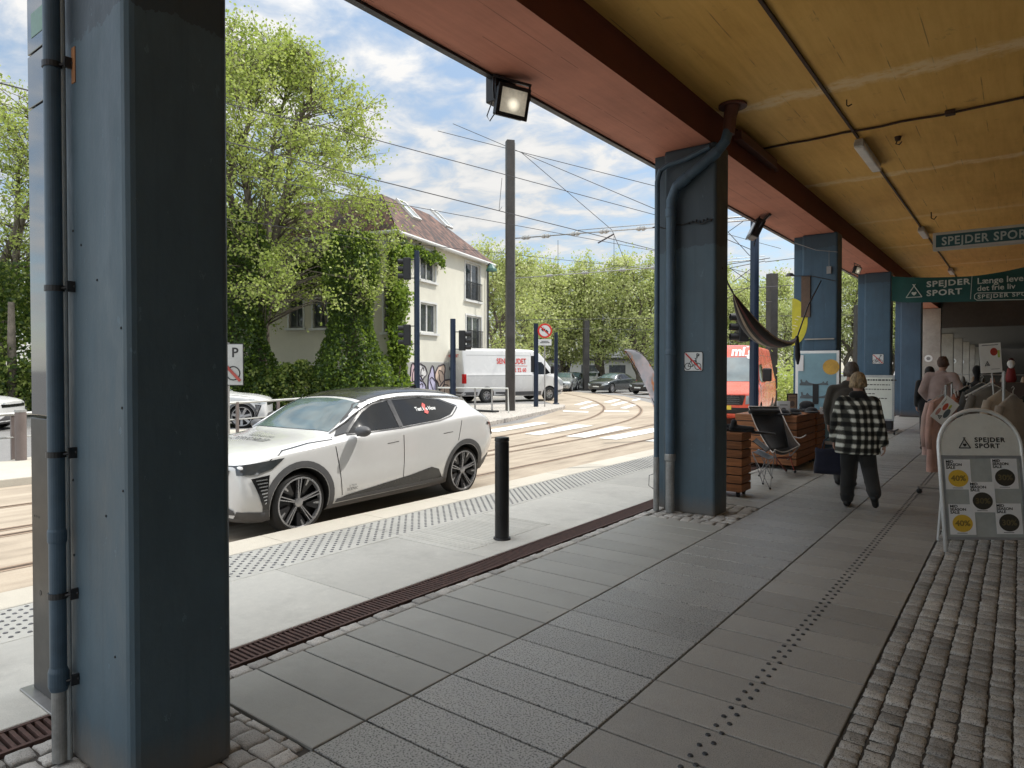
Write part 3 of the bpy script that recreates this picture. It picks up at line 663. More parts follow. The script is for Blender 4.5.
def nobike(loc, s, label):
    t = thing('no_bicycle_sign', label, 'sign', loc, 0, 'no bicycle parking signs on the columns'); M = frame((0, 0, 0), (1, 0, 0), (0, 0, 1))
    def plate(h, z0, z1, mt, nm):
        m = MB(); m.prism([(-h, -h), (h, -h), (h, h), (-h, h)], M @ Matrix.Translation((0, 0, z0)), z1 - z0); return m.build(nm, mt, t, bevel=0)
    m = MB(); r = .015 * s
    def rr(h):
        out = []
        for cx, cy, a0 in ((h - r, -h + r, -90), (h - r, h - r, 0), (-h + r, h - r, 90), (-h + r, -h + r, 180)):
            for k in range(5): a = math.radians(a0 + k * 22.5); out.append((cx + r * math.cos(a), cy + r * math.sin(a)))
        return out
    m.prism(rr(.1 * s), M, .002); m.build('plate', M_signblack, t)
    m = MB(); m.prism(rr(.093 * s), M @ Matrix.Translation((0, 0, .002)), .002); m.build('face', M_signw, t)
    m = MB(); bike(m, s * .95, M @ Matrix.Translation((-.005 * s, -.02 * s, 0))); m.build('bicycle_symbol', M_signblack, t)
    m = MB(); m.prism([(-.088 * s, .078 * s), (-.078 * s, .088 * s), (.088 * s, -.078 * s), (.078 * s, -.088 * s)], M @ Matrix.Translation((0, 0, .008)), .002); m.build('red_stroke', M_red, t)
    text('letter', 'P', .065 * s, frame((.03 * s, -.0085, .035 * s), (1, 0, 0), (0, 0, 1)), M_signblack, t, .02)
p = gp(693, 361, 0)
def on_y(px, py, Y):
    d = _ray(px, py); return CAM + d * (Y / d.y)
q = on_y(693.5, 361.5, COLY[1] - .003); nobike(tuple(q), 1.12, 'no bicycles sign on the second column, left of the red van')
q = on_y(878, 359, COLY[3] - .003); nobike(tuple(q), 1.35, 'small no bicycles sign on the fourth column above the notice board')
# yellow half discs
M_yel = pm('yellow sticker', (.62, .55, .04), .5, 0, .1, 5, .05); M_yelw = pm('yellow sticker print', (.75, .72, .45), .5)
def halfdisc(x, y, z, r, label):
    t = thing('yellow_disc', label, 'sign', (x, y, z), 0, 'yellow half round signs on the column edges'); M = frame((0, 0, 0), (1, 0, 0), (0, 0, 1)); m = MB()
    m.prism([(r * .62 * math.sin(PI * k / 20), -r * math.cos(PI * k / 20)) for k in range(21)], M, .004); m.build('plate', M_yel, t)
    m = MB(); 
    for a in range(6): m.box((.03 + .02 * (a % 2), -.008, -.18 + a * .06), (.07 + .025 * (a % 3), -.005, -.165 + a * .06), Matrix.Rotation(.3, 4, 'Y'))
    m.build('print', M_yelw, t)
q = on_y(795, 322, COLY[2] - .006); halfdisc(CW0 + .01, COLY[2] - .002, q.z, .45, 'yellow half disc sign on the edge of the third column')
halfdisc(-3.52, 7.62, on_y(655, 275, 7.5).z, .27, 'yellow sign just showing behind the drainpipes of the second column')
q = on_y(806, 296, COLY[2]); m = MB(); m.box((q.x - .08, COLY[2] - .03, q.z - .4), (q.x + .08, COLY[2] - .003, q.z + .38)); tag(m.build('brown_board', pm('brown board', (.13, .085, .06), .7, 0, .2), bevel=.004), 'narrow brown board on the upper part of the third column', 'board')
# wires, hook and lamp hanging by column 3
m = MB(); a = on_y(795, 243, 13.4); b = on_y(838, 252, 13.4); m.tube([a, (a + b) / 2 - Vector((0, 0, .05)), b], .006, 5); c = on_y(829, 272, 13.4); m.tube([on_y(829, 250, 13.4), c], .004, 5); m.box(on_y(827, 274, 13.42), on_y(831, 266, 13.38)); tag(m.build('hanging_switch', pm('grey metal', (.3, .3, .3), .5)), 'small white box dangling from a wire on the third column', 'wire')
m = MB(); a = on_y(790, 276, 13.35); m.lathe([(.001, .06), (.05, .05), (.09, .0), (.001, 0)], Matrix.Translation(a), 14); m.tube([a, on_y(812, 276, 13.38), on_y(836, 281, 13.38)], .008, 5); tag(m.build('wall_lamp', M_dkmetal), 'little dark shaded lamp on a thin arm at the third column', 'lamp')
m = MB(); m.box(on_y(805, 340, 13.44), on_y(834, 338, 13.40)); tag(m.build('ledge', M_conc), 'thin pale ledge on the third column above the shoe poster', 'ledge')
# ------------------------------------------------------------------ info totem left of the first column
t = thing('totem', 'tall metal and glass information totem behind the left foreground column', 'totem', (-3.865, 1.30, 0))
M_tot = pm('totem steel', (.045, .043, .04), .42, .6, .1, 3, .05); 
m = MB(); m.box((-.16, -.06, .01), (.28, .06, 1.40)); m.build('lower_body', M_tot, t, bevel=.006)
m = MB(); m.box((-.20, -.11, 0), (.32, .11, .012)); m.build('base_plate', M_steel, t, bevel=.003)
g = glassmat('totem glass', (.015, .016, .016), .06, 1.0)
for a, b, nm in ((1.412, 2.95, 'glass_panel'), (2.96, 3.22, 'glass_panel'), (3.23, 4.6, 'glass_panel')): m = MB(); m.box((-.16, -.055, a), (.28, .055, b)); m.build(nm, g, t, bevel=.004)
m = MB()
for z in (1.25, ):
    for k in range(3): m.cyl((-.12 + k * .03, -.061, z - .35), (-.12 + k * .03, -.0595, z - .35), .006)
m.cyl((-.05, -.0615, .52), (-.05, -.059, .52), .014); m.build('bolts', M_black, t)
m = MB(); m.box((-.1, -.057, 3.3), (.2, -.0555, 3.42)); m.box((-.1, -.057, 3.5), (.2, -.0555, 3.9)); m.build('green_reflection', pm('totem green', (.12, .22, .15), .4), t)  # green street reflection painted on the glass as flat plates
# bollard
t = thing('bollard', 'black round bollard standing on the pale pavement', 'bollard', tuple(gp(502, 539)))
m = MB(); m.lathe([(.001, .985), (.066, .985), (.070, .98), (.072, .95), (.067, .945), (.066, .94), (.069, .93), (.069, .02), (.078, .0)], None, 32); m.build('post', pm('bollard black', (.013, .013, .014), .35, 0, .2, 6, .05), t, smooth=False)
m = MB(); m.lathe([(.069, .02), (.082, .018), (.085, 0)], None, 32); m.build('base_ring', M_dkmetal, t)
# ------------------------------------------------------------------ vehicles
M_paint = pm('white car paint', (.60, .60, .592), .13, 0, .02, 2, .0, spec=.5, coat=1.)
M_grey = pm('grey cladding', (.085, .085, .088), .5, 0, .1, 6, .05)
M_cblack = pm('car black', (.012, .012, .013), .25, 0, .1, 4, .0, coat=.4)
M_tyre = pm('tyre rubber', (.022, .022, .022), .75, 0, .2, 12, .2)
M_rim = pm('alloy', (.36, .36, .37), .3, .7, .06, 8, .02); M_rimb = pm('alloy black', (.02, .02, .022), .35, .2, .1, 8, .02)
M_cglass = glassmat('car glass', (.006, .007, .008), .05, .3); M_wind = glassmat('windscreen glass', (.05, .075, .08), .03, 1.0)
M_well = pm('wheel well', (.008, .008, .008), .9); M_silver = pm('silver trim', (.55, .56, .57), .25, .8, .05, 5, .0)
M_red_l = pm('tail lamp red', (.45, .01, .01), .2, 0, .1, 8, 0, coat=.5); M_lamp = glassmat('head lamp', (.25, .27, .28), .06, .9); M_lampd = glassmat('dark head lamp', (.03, .033, .035), .08, .9)
def wheel_meshes(r, w, rimr, style):
    """about local y axis; outer face towards -y"""
    R = Matrix.Rotation(PI / 2, 4, 'X')   # local z -> -y
    ty = MB(); ty.lathe([(rimr, -w / 2), (r - .03, -w / 2), (r - .006, -w / 2 + .02), (r, -w / 2 + .05), (r, w / 2 - .05), (r - .006, w / 2 - .02), (r - .035, w / 2), (rimr + .01, w / 2 + .004), (rimr, w / 2 - .012), (rimr - .012, w / 2 - .02)], R, 40)
    rb = MB(); rb.lathe([(rimr, -w / 2 + .02), (rimr - .02, w / 2 - .07), (.08, w / 2 - .08), (.001, w / 2 - .08)], R, 32)
    rm = MB(); rm.lathe([(rimr, w / 2 - .012), (rimr - .004, w / 2 - .002), (rimr - .022, w / 2 - .004), (rimr - .03, w / 2 - .04)], R, 40)
    hub = w / 2 - .03
    def spoke(a, a2, r0, r1, w0, w1, z0, z1, mi=0):
        A = Vector((math.cos(a) * r0, math.sin(a) * r0, 0)); B = Vector((math.cos(a2) * r1, math.sin(a2) * r1, 0)); d = (B - A).normalized(); n = Vector((-d.y, d.x, 0))
        vs = [A - n * w0 / 2, A + n * w0 / 2, B + n * w1 / 2, B - n * w1 / 2]
        top = [R @ (v + Vector((0, 0, z))) for v, z in zip(vs, (z0, z0, z1, z1))]; bot = [R @ (v + Vector((0, 0, z - .04))) for v, z in zip(vs, (z0, z0, z1, z1))]
        rm.add(top + bot, [(0, 1, 2, 3), (7, 6, 5, 4), (0, 4, 5, 1), (1, 5, 6, 2), (2, 6, 7, 3), (3, 7, 4, 0)], mi)
    if style == 'aero':
        for k in range(5):
            a = 2 * PI * k / 5 + .3
            spoke(a - .14, a - .07, .05, rimr - .02, .011, .011, hub, w / 2 - .006); spoke(a + .14, a + .07, .05, rimr - .02, .011, .011, hub, w / 2 - .006)
            a += 2 * PI / 10
            spoke(a, a + .12, .11, rimr - .015, .03, .13, hub - .016, w / 2 - .014, 1); spoke(a + .10, a + .19, .15, rimr - .015, .006, .03, hub - .01, w / 2 - .010, 0)
    else:
        nsp = 5 if style == 'five' else 7
        for k in range(nsp):
            a = 2 * PI * k / nsp + .2; spoke(a, a, .04, rimr - .01, .06, .075, hub, w / 2 - .01)
    rm.lathe([(.052, hub - .03), (.05, hub + .004), (.02, hub + .01), (.001, hub + .01)], R, 16)
    return ty, rb, rm
def shell(name, ST, mat, parent, wheels, wr, halfw, sub=2, well=.30, cutr=.055):
    m = MB(); K = 8
    def sec(s):
        x, zb, wb, wm, zm, ws, zs, wr_, zr, zt = s
        return [(0, zb), (wb * .96, zb), (wb, zb + .03), (wm, zm), ((wm + ws) / 2 + .002, (zm + zs) / 2 + .02), (ws + .010, zs - .05), (ws, zs), (ws - .03 * (ws - wr_ > .1), zs + .03 * (zr > zs + .06)), (wr_ + .02, zr - .035 * (zr > zs + .15)), (wr_, zr), (wr_ * .72, zt - (zt - zr) * .22), (0, zt)]
    rows = []
    for s in ST:
        h = sec(s); full = [(s[0], -y, z) for y, z in h] + [(s[0], y, z) for y, z in h[-2:0:-1]]
        rows.append(full)
    n = len(rows[0]); vs = [v for r in rows for v in r]
    fs = [(i * n + k, i * n + (k + 1) % n, (i + 1) * n + (k + 1) % n, (i + 1) * n + k) for i in range(len(rows) - 1) for k in range(n)]
    H = n // 2
    for e, base in ((0, 0), (1, (len(rows) - 1) * n)):
        for k in range(H):
            a, b, c, d = base + k, base + k + 1, base + (n - k - 1) % n, base + (n - k) % n
            q = (a, d, c, b) if e == 0 else (a, b, c, d); q = tuple(dict.fromkeys(q))
            if len(q) >= 3: fs.append(q)
    m.add(vs, fs); o = m.build(name, mat, None)
    bm = bmesh.new(); bm.from_mesh(o.data); bmesh.ops.recalc_face_normals(bm, faces=bm.faces); bm.to_mesh(o.data); bm.free()
    s = o.modifiers.new('s', 'SUBSURF'); s.levels = sub; s.render_levels = sub; apply(o)
    cs = []
    for wx in wheels:
        for sd in (-1, 1):
            c = MB(); c.cyl((wx, sd * (halfw + .3), wr + .01), (wx, sd * (halfw - well), wr + .01), wr + cutr, n=40); co = c.build('cut', M_well); cs.append(co)
            b = o.modifiers.new('b', 'BOOLEAN'); b.object = co; b.operation = 'DIFFERENCE'; b.solver = 'EXACT'; b.material_mode = 'TRANSFER'
    apply(o)
    for co in cs: bpy.data.objects.remove(co)
    me = o.data; me.name = name
    me.materials.append(M_grey); gi = len(me.materials) - 1
    for p in me.polygons:
        if p.material_index == 0 and p.center.z < (.262 if cutr < .05 else .225): p.material_index = gi
    me.polygons.foreach_set('use_smooth', [True] * len(me.polygons))
    try:
        me.set_sharp_from_angle(angle=math.radians(32))
    except Exception: pass
    bm = bmesh.new(); bm.from_mesh(me); bvh = BVHTree.FromBMesh(bm); bm.free()
    o.parent = parent; return o, bvh
def cutpoly(poly, step):
    bm = bmesh.new(); vs = [bm.verts.new((x, y, 0)) for x, y in poly]; bm.faces.new(vs)
    xs = [p[0] for p in poly]; ys = [p[1] for p in poly]
    for ax, lo, hi in ((0, min(xs), max(xs)), (1, min(ys), max(ys))):
        k = lo + step
        while k < hi - 1e-4:
            co = (k, 0, 0) if ax == 0 else (0, k, 0); no = (1, 0, 0) if ax == 0 else (0, 1, 0)
            bmesh.ops.bisect_plane(bm, geom=bm.verts[:] + bm.edges[:] + bm.faces[:], plane_co=co, plane_no=no); k += step
    bmesh.ops.triangulate(bm, faces=bm.faces[:]); bm.verts.ensure_lookup_table()
    V = [tuple(v.co) for v in bm.verts]; Fc = [tuple(v.index for v in f.verts) for f in bm.faces]; bm.free(); return V, Fc
def proj(bvh, pt, d, off):
    loc, nor, i, dist = bvh.ray_cast(Vector(pt), Vector(d))
    if loc is None: return None
    if nor.dot(Vector(d)) > 0: nor = -nor
    return loc + nor * off
def decal(mb, bvh, poly, plane, off=.005, step=.1, mi=0, sides=(-1, 1)):
    """poly drawn in side view (x,z), top view (x,y), front/rear view (y,z) and laid on the body"""
    V, Fc = cutpoly(poly, step)
    runs = sides if plane == 'side' else (0,)
    for sd in runs:
        pts = []
        for a, b, _ in V:
            if plane == 'side': p = proj(bvh, (a, sd * 3, b), (0, -sd, 0), off)
            elif plane == 'top': p = proj(bvh, (a, b, 4), (0, 0, -1), off)
            elif plane == 'front': p = proj(bvh, (-3, a, b), (1, 0, 0), off)
            elif plane == 'rear': p = proj(bvh, (9, a, b), (-1, 0, 0), off)
            pts.append(p)
        ok = [f for f in Fc if all(pts[i] is not None for i in f)]
        idx = {}; vs = []; fs = []
        for f in ok:
            g = []
            for i in f:
                if i not in idx: idx[i] = len(vs); vs.append(pts[i])
                g.append(idx[i])
            fs.append(tuple(g))
        mb.add(vs, fs, mi)
def lineq(pts, w, closed=False):
    out = []
    for a, b in zip(pts, pts[1:] + ([pts[0]] if closed else [])):
        A = Vector(a); B = Vector(b); d = (B - A).normalized(); n = Vector((-d.y, d.x)) * w / 2
        out.append([tuple(A + n), tuple(A - n), tuple(B - n), tuple(B + n)])
    return out
def lines(mb, bvh, pts, w, plane, off=.003, **k):
    for q in lineq(pts, w): decal(mb, bvh, q, plane, off, .12, **k)
def put_wheels(t, xs, r, w, rimr, style, yo, names='wheel', steer=0, mesh_cache={}):
    for wx in xs:
        for sd in (-1, 1):
            key = (r, w, rimr, style)
            M = Matrix.Translation((wx, sd * yo, r)) @ (Matrix.Rotation(PI, 4, 'Z') if sd > 0 else Matrix.Identity(4)) 
            if steer and wx == xs[0]: M = M @ Matrix.Rotation(steer, 4, 'Z')
            ty, rb, rm = wheel_meshes(r, w, rimr, style)
            o = ty.build('wheel', M_tyre, t, smooth=True); o.matrix_local = M
            a = rb.build('rim_well', M_rimb, o, smooth=True); b = rm.build('rim', [M_rim, M_rimb], o)
HERO = [(0.0, .25, .66, .78, .46, .72, .74, .52, .80, .82), (.10, .19, .76, .85, .45, .78, .78, .60, .85, .88), (.40, .17, .88, .925, .46, .88, .86, .66, .93, .955), (.85, .17, .88, .93, .5, .90, .92, .68, .975, 1.005),
        (1.22, .17, .88, .93, .52, .90, .95, .72, 1.0, 1.035), (1.50, .17, .88, .925, .54, .90, .97, .69, 1.19, 1.25), (1.85, .17, .88, .925, .54, .90, .99, .645, 1.40, 1.46), (2.4, .17, .88, .925, .56, .90, 1.02, .62, 1.47, 1.535),
        (3.0, .17, .88, .935, .57, .905, 1.06, .60, 1.46, 1.53), (3.5, .21, .82, .94, .60, .905, 1.10, .58, 1.42, 1.49), (3.85, .23, .80, .935, .64, .895, 1.11, .565, 1.36, 1.415), (3.97, .25, .79, .93, .66, .885, 1.09, .56, 1.29, 1.335), (4.08, .28, .76, .915, .68, .865, 1.05, .55, 1.13, 1.16), (4.18, .34, .72, .88, .70, .83, 1.0, .53, 1.05, 1.07), (4.24, .40, .70, .86, .70, .81, .97, .52, 1.01, 1.03)]
def suv(loc, rz, label, paint, detail=True, rims='aero', name='parked_car', sc=1., group=None, simple=False):
    t = thing(name, label, 'car', loc, rz, group); t.scale = (sc,) * 3
    wx = (.715, 3.50); wr = .335
    body, bvh = shell('body', HERO, paint, t, wx, wr, .93, cutr=.035)
    def D(nm, mt, items, off=.005):
        mb = MB(); [decal(mb, bvh, q, pl, off, **kw) for q, pl, kw in items]; return mb.build(nm, mt, t, smooth=True)
    def SD(nm, mt, polys, off=.006, step=.1):
        for sd in (-1, 1):
            mb = MB(); [decal(mb, bvh, q, 'side', off, step, sides=(sd,)) for q in polys]; mb.build(nm, mt, t, smooth=True)
    sw1 = [(1.43, 1.025), (1.74, 1.245), (1.94, 1.335), (2.20, 1.37), (2.22, 1.045)]
    sw2 = [(2.29, 1.05), (2.28, 1.375), (2.8, 1.385), (3.2, 1.34), (3.47, 1.245), (3.25, 1.145), (3.0, 1.095)]
    SD('side_window', M_cglass, [sw1]); SD('side_window', M_cglass, [sw2])
    D('windscreen', M_wind, [([(1.255, -.69), (1.215, -.35), (1.205, 0), (1.215, .35), (1.255, .69), (1.79, .62), (1.82, 0), (1.79, -.62)], 'top', {})], .007)
    D('roof', M_cblack if detail else paint, [([(1.86, -.605), (1.88, 0), (1.86, .605), (3.5, .55), (3.68, 0), (3.5, -.55)], 'top', {})], .008)
    D('rear_window', M_cglass, [([(3.94, -.50), (3.94, .50), (4.10, .48), (4.10, -.48)], 'top', {})], .007)
    SD('window_frame', M_cblack if detail else M_grey, [[(1.40, 1.03), (1.72, 1.262), (1.94, 1.352), (2.25, 1.392), (2.8, 1.402), (3.22, 1.355), (3.52, 1.25), (3.47, 1.245), (3.2, 1.34), (2.8, 1.385), (2.20, 1.37), (1.94, 1.335), (1.74, 1.245), (1.43, 1.025)][::-1], [(2.22, 1.045), (2.20, 1.37), (2.28, 1.375), (2.29, 1.05)], [(1.25, 1.0), (1.42, 1.03), (1.73, 1.255), (1.94, 1.35), (1.90, 1.395), (1.74, 1.345), (1.5, 1.19)]], .011)
    for sd in (-1, 1):
        m = MB(); pts = []
        for x, w in ((1.24, .725), (1.45, .71), (1.65, .69), (1.86, .665), (2.1, .65), (2.4, .645), (2.75, .638), (3.1, .63), (3.4, .615), (3.65, .60), (3.85, .585)):
            p = proj(bvh, (x, sd * w, 4), (0, 0, -1), .010)
            if p: pts.append(p)
        m.tube(pts, [.010] + [.019] * (len(pts) - 2) + [.010], 8); m.build('roof_rail', M_silver, t, smooth=True)
        for x in wx:
            m = MB(); ring = [math.radians(-28 + 236 * k / 24) for k in range(25)]
            for a, b in zip(ring, ring[1:]):
                ri, ro = wr + .042, wr + .110
                decal(m, bvh, [(x + ri * math.cos(a), wr + .01 + ri * math.sin(a)), (x + ro * math.cos(a), wr + .01 + ro * math.sin(a)), (x + ro * math.cos(b), wr + .01 + ro * math.sin(b)), (x + ri * math.cos(b), wr + .01 + ri * math.sin(b))], 'side', .008, .2, sides=(sd,))
            m.build('arch_trim', M_grey, t, smooth=True)
    SD('sill_trim', M_grey, [[(1.17, .262), (3.06, .262), (3.05, .305), (1.20, .305)]], .008); SD('door_trim', M_cblack, [[(1.26, .305), (3.02, .305), (2.93, .43), (2.78, .475), (2.4, .42), (1.35, .325)]], .007)
    D('front_bumper', M_grey, [([(-.74, .20), (.74, .20), (.70, .34), (.5, .42), (-.5, .42), (-.70, .34)], 'front', {})], .009); SD('bumper_corner', M_grey, [[(.0, .2), (.32, .2), (.30, .30), (.0, .34)]], .009, .06)
    SD('bumper_corner', M_grey, [[(3.93, .24), (4.2, .32), (4.2, .52), (4.02, .46), (3.93, .40)]], .009, .06); D('rear_bumper', M_grey, [([(-.7, .28), (.7, .28), (.66, .5), (-.66, .5)], 'rear', {})], .009)
    lampmat = M_lampd if detail else M_lamp
    D('grille', M_cblack, [([(-.62, .66), (.62, .66), (.66, .75), (.3, .74), (-.3, .74), (-.66, .75)], 'front', {})], .012)
    for sd in (-1, 1):
        m = MB(); decal(m, bvh, [(.02, .70), (.22, .70), (.38, .745), (.52, .845), (.28, .82), (.02, .785)], 'side', .010, .05, sides=(sd,)); m.build('headlight', lampmat, t, smooth=True)
        m = MB(); decal(m, bvh, [(.16, .66), (.34, .685), (.31, .50), (.33, .33), (.28, .33)], 'side', .012, .05, sides=(sd,)); bl = m.build('lamp_blade', M_cblack, t, smooth=True)
        m = MB()
        for i in range(8): x = .20 + .012 * i; z = .63 - .034 * i; decal(m, bvh, [(x, z), (.315 - .002 * i, z + .006), (.315 - .002 * i, z + .018), (x + .004, z + .012)], 'side', .018, .1, sides=(sd,))
        m.build('lamp_strips', M_silver, bl)
        m = MB(); decal(m, bvh, [(4.02, 1.0), (4.15, .975), (4.17, .80), (4.13, .80), (4.12, .95), (4.02, .965)], 'side', .010, .04, sides=(sd,)); m.build('tail_light', M_red_l if not detail else M_cblack, t, smooth=True)
        m = MB(); m.ell((1.50, sd * 1.00, 1.055), (.075, .115, .065), 14, 10); m.box((1.47, sd * .89 - .04, .995), (1.53, sd * .95, 1.03)); m.build('mirror', M_grey, t, smooth=True)
    for sd in (-1, 1):
        m = MB(); K = dict(sides=(sd,))
        lines(m, bvh, [(1.22, 1.0), (1.18, .90), (1.28, .33)], .009, 'side', **K); lines(m, bvh, [(2.27, 1.03), (2.26, .33)], .009, 'side', **K); lines(m, bvh, [(3.52, 1.16), (3.42, 1.05), (3.33, .78)], .008, 'side', **K)
        lines(m, bvh, [(.36, .83), (.55, .91), (.9, .955), (1.2, .975)], .007, 'side', **K); lines(m, bvh, [(1.40, 1.012), (2.24, 1.032), (3.0, 1.08), (3.27, 1.13), (3.5, 1.235)], .013, 'side', off=.008, **K)
        for x0, z0 in ((1.98, .86), (3.02, .90)): lines(m, bvh, [(x0, z0), (x0 + .2, z0 + .012)], .006, 'side', **K)
        m.build('shut_lines', M_cblack, t)
    put_wheels(t, wx, wr, .225, .285, rims, .775)
    return t, bvh
hero_loc = Vector((-6.98, 3.58, RZ))
hero, bv = suv(hero_loc, PI / 2 + math.radians(2.5), 'white electric crossover with black roof parked by the near kerb', M_paint, True, 'aero', 'parked_car')
hero.scale = (1, 1, .985)
def pside(me, off=.01):
    for v in me.vertices:
        p = proj(bv, (v.co.x, -3, v.co.z), (0, 1, 0), off)
        if p: v.co = p
def ptop(me):
    for v in me.vertices:
        p = proj(bv, (v.co.x, v.co.y, 4), (0, 0, -1), .008)
        if p: v.co = p
text('window_lettering', 'Test Me Now', .07, frame((2.63, -1, 1.22), (1, 0, .0), (0, 0, 1)), M_signw, hero, .03, 0, vproj=lambda me: pside(me, .012))
text('door_lettering', 'SCENIC', .045, frame((1.34, -1, .37), (1, 0, .03), (0, 0, 1)), M_grey, hero, .01, 0, space=1.1, vproj=pside)
text('door_lettering', 'E-TECH', .03, frame((1.37, -1, .415), (1, 0, .03), (0, 0, 1)), M_grey, hero, .01, 0, space=1.1, vproj=pside)
m = MB(); decal(m, bv, [(2.78, 1.28), (2.82, 1.32), (2.86, 1.29), (2.82, 1.24), (2.86, 1.20), (2.82, 1.17), (2.77, 1.19), (2.80, 1.23)], 'side', .013, .2, sides=(-1,)); m.build('window_emblem', M_red, hero)
text('bonnet_lettering', 'ELECTRIC', .15, frame((.62, -.05, 2), (0, 1, 0), (1, 0, 0)), M_grey, hero, .01, 0, align='CENTER', vproj=ptop)
text('bonnet_lettering', '100% ELEKTRISK', .07, frame((.80, -.05, 2), (0, 1, 0), (1, 0, 0)), M_grey, hero, .01, 0, align='CENTER', vproj=ptop)
# fin antenna on the roof
m = MB(); m.add([(3.25, -.015, 1.50), (3.48, -.02, 1.45), (3.48, .02, 1.45), (3.25, .015, 1.50), (3.46, 0, 1.55)], [(0, 1, 4), (1, 2, 4), (2, 3, 4), (3, 0, 4)]); m.build('antenna', M_cblack, hero)
# small white car in the street on the left, its tail pointing right
pw = gp(241, 428, RZ); M_paint2 = pm('white paint plain', (.60, .60, .59), .25, 0, .02, 2, 0, coat=.5)
a1 = math.atan2(-RT.y, -RT.x) + .22
t2, _ = suv((0, 0, 0), 0, 'white car seen beyond the bonnet of the near crossover, nose to the right', M_paint2, False, 'seven', sc=1.0)
dirv = Vector((math.cos(a1), math.sin(a1), 0)); t2.rotation_euler = (0, 0, a1); t2.location = pw - dirv * .73 - Vector((-dirv.y, dirv.x, 0)) * (-.9) * -1
t3 = dup(t2, t2.location + dirv * 7.0 + Vector((0, 0, 0)), None, 'white parked car half hidden behind the totem and grey post at the left edge')
# hatchbacks
HATCH = [(0.0, .30, .55, .66, .45, .62, .60, .46, .64, .67), (.12, .22, .70, .80, .45, .76, .68, .58, .76, .79), (.5, .2, .76, .86, .46, .82, .78, .62, .87, .90), (1.0, .2, .78, .87, .5, .84, .86, .64, .94, .97), (1.25, .2, .78, .87, .52, .84, .89, .66, .98, 1.01),
         (1.8, .2, .78, .87, .52, .84, .92, .60, 1.28, 1.34), (2.2, .2, .78, .87, .52, .84, .94, .57, 1.38, 1.44), (2.9, .2, .78, .87, .54, .84, .96, .56, 1.37, 1.44), (3.6, .22, .78, .87, .56, .83, .98, .53, 1.27, 1.34), (4.0, .26, .74, .84, .58, .79, .97, .50, 1.02, 1.06), (4.3, .32, .68, .78, .6, .74, .88, .48, .93, .96), (4.4, .42, .58, .70, .62, .66, .82, .44, .86, .88)]
def hatch(loc, rz, label, paint, group='cars parked in the street beyond the crossing'):
    t = thing('parked_car', label, 'car', loc, rz, group); wx = (.84, 3.5); wr = .32
    body, bvh = shell('body', HATCH, paint, t, wx, wr, .87, 2)
    def D(nm, mt, items, off=.006):
        mb = MB(); [decal(mb, bvh, q, pl, off, .15) for q, pl in items]; return mb.build(nm, mt, t, smooth=True)
    def DS(nm, mt, items, off=.006):
        for q, pl in items:
            for sd in (-1, 1): mb = MB(); decal(mb, bvh, q, pl, off, .15, sides=(sd,)); mb.build(nm, mt, t, smooth=True)
    DS('side_window', M_cglass, [([(1.62, .98), (1.98, 1.24), (2.25, 1.31), (2.5, 1.315), (2.5, .99)], 'side')]); DS('side_window', M_cglass, [([(2.56, .99), (2.56, 1.315), (3.1, 1.29), (3.62, 1.10), (3.5, 1.02)], 'side')])
    D('windscreen', M_wind, [([(1.28, -.66), (1.28, .66), (2.0, .55), (2.0, -.55)], 'top')]); D('rear_window', M_cglass, [([(3.6, -.48), (3.6, .48), (3.98, .46), (3.98, -.46)], 'top')])
    D('grille', M_cblack, [([(-.4, .50), (.4, .50), (.42, .62), (-.42, .62)], 'front'), ([(-.6, .28), (.6, .28), (.55, .40), (-.55, .40)], 'front')]); D('number_plate', M_signw, [([(-.25, .42), (.25, .42), (.25, .50), (-.25, .50)], 'front')], .02)
    for sd in (-1, 1):
        m = MB(); decal(m, bvh, [(.03, .55), (.3, .60), (.42, .70), (.1, .68)], 'side', .01, .06, sides=(sd,)); decal(m, bvh, [(sd * .46, .52), (sd * .70, .55), (sd * .72, .66), (sd * .5, .63)], 'front', .012, .08); m.build('headlight', M_lamp, t, smooth=True)
        m = MB(); decal(m, bvh, [(4.1, .75), (4.36, .75), (4.36, .88), (4.1, .90)], 'side', .01, .08, sides=(sd,)); m.build('tail_light', M_red_l, t, smooth=True)
        m = MB(); m.ell((1.72, sd * .95, 1.0), (.07, .09, .06), 10, 8); m.build('mirror', paint, t, smooth=True)
    m = MB(); lines(m, bvh, [(1.4, .93), (1.45, .3)], .012, 'side'); lines(m, bvh, [(2.53, .95), (2.5, .3)], .012, 'side'); m.build('shut_lines', M_cblack, t)
    put_wheels(t, wx, wr, .2, .22, 'seven', .765)
    return t
M_dkpaint = pm('dark car paint', (.045, .052, .055), .2, .3, .05, 2, 0, coat=.7); M_navy = pm('navy car paint', (.02, .03, .055), .2, .2, .05, 2, 0, coat=.7); M_silp = pm('silver car paint', (.35, .37, .38), .25, .5, .05, 2, 0, coat=.6)
def carangle(px, head):   # heading (towards the nose) measured in degrees right of the line of sight at px
    s = _ray(px, 368); s.z = 0; s.normalize(); a = math.radians(-head); d = Vector((s.x * math.cos(a) - s.y * math.sin(a), s.x * math.sin(a) + s.y * math.cos(a), 0)); return d
def place(t, px, D, head, Lh):   # centre of the car at px, depth D
    d = carangle(px, head); c = ap(px, D, RZ + .004); o = c + d * Lh; t.location = o; b = -d; t.rotation_euler = (0, 0, math.atan2(b.y, b.x))
c1 = hatch((0, 0, 0), 0, 'dark grey estate car driving towards the zebra crossing', M_dkpaint); place(c1, 613, 49, 213, 2.2)
c2 = hatch((0, 0, 0), 0, 'navy hatchback parked to the left of the far brown mast', M_navy); place(c2, 574, 56, 195, 2.2)
c3 = hatch((0, 0, 0), 0, 'silver car just behind the nose of the white van', M_silp); place(c3, 564, 52, 190, 2.2)
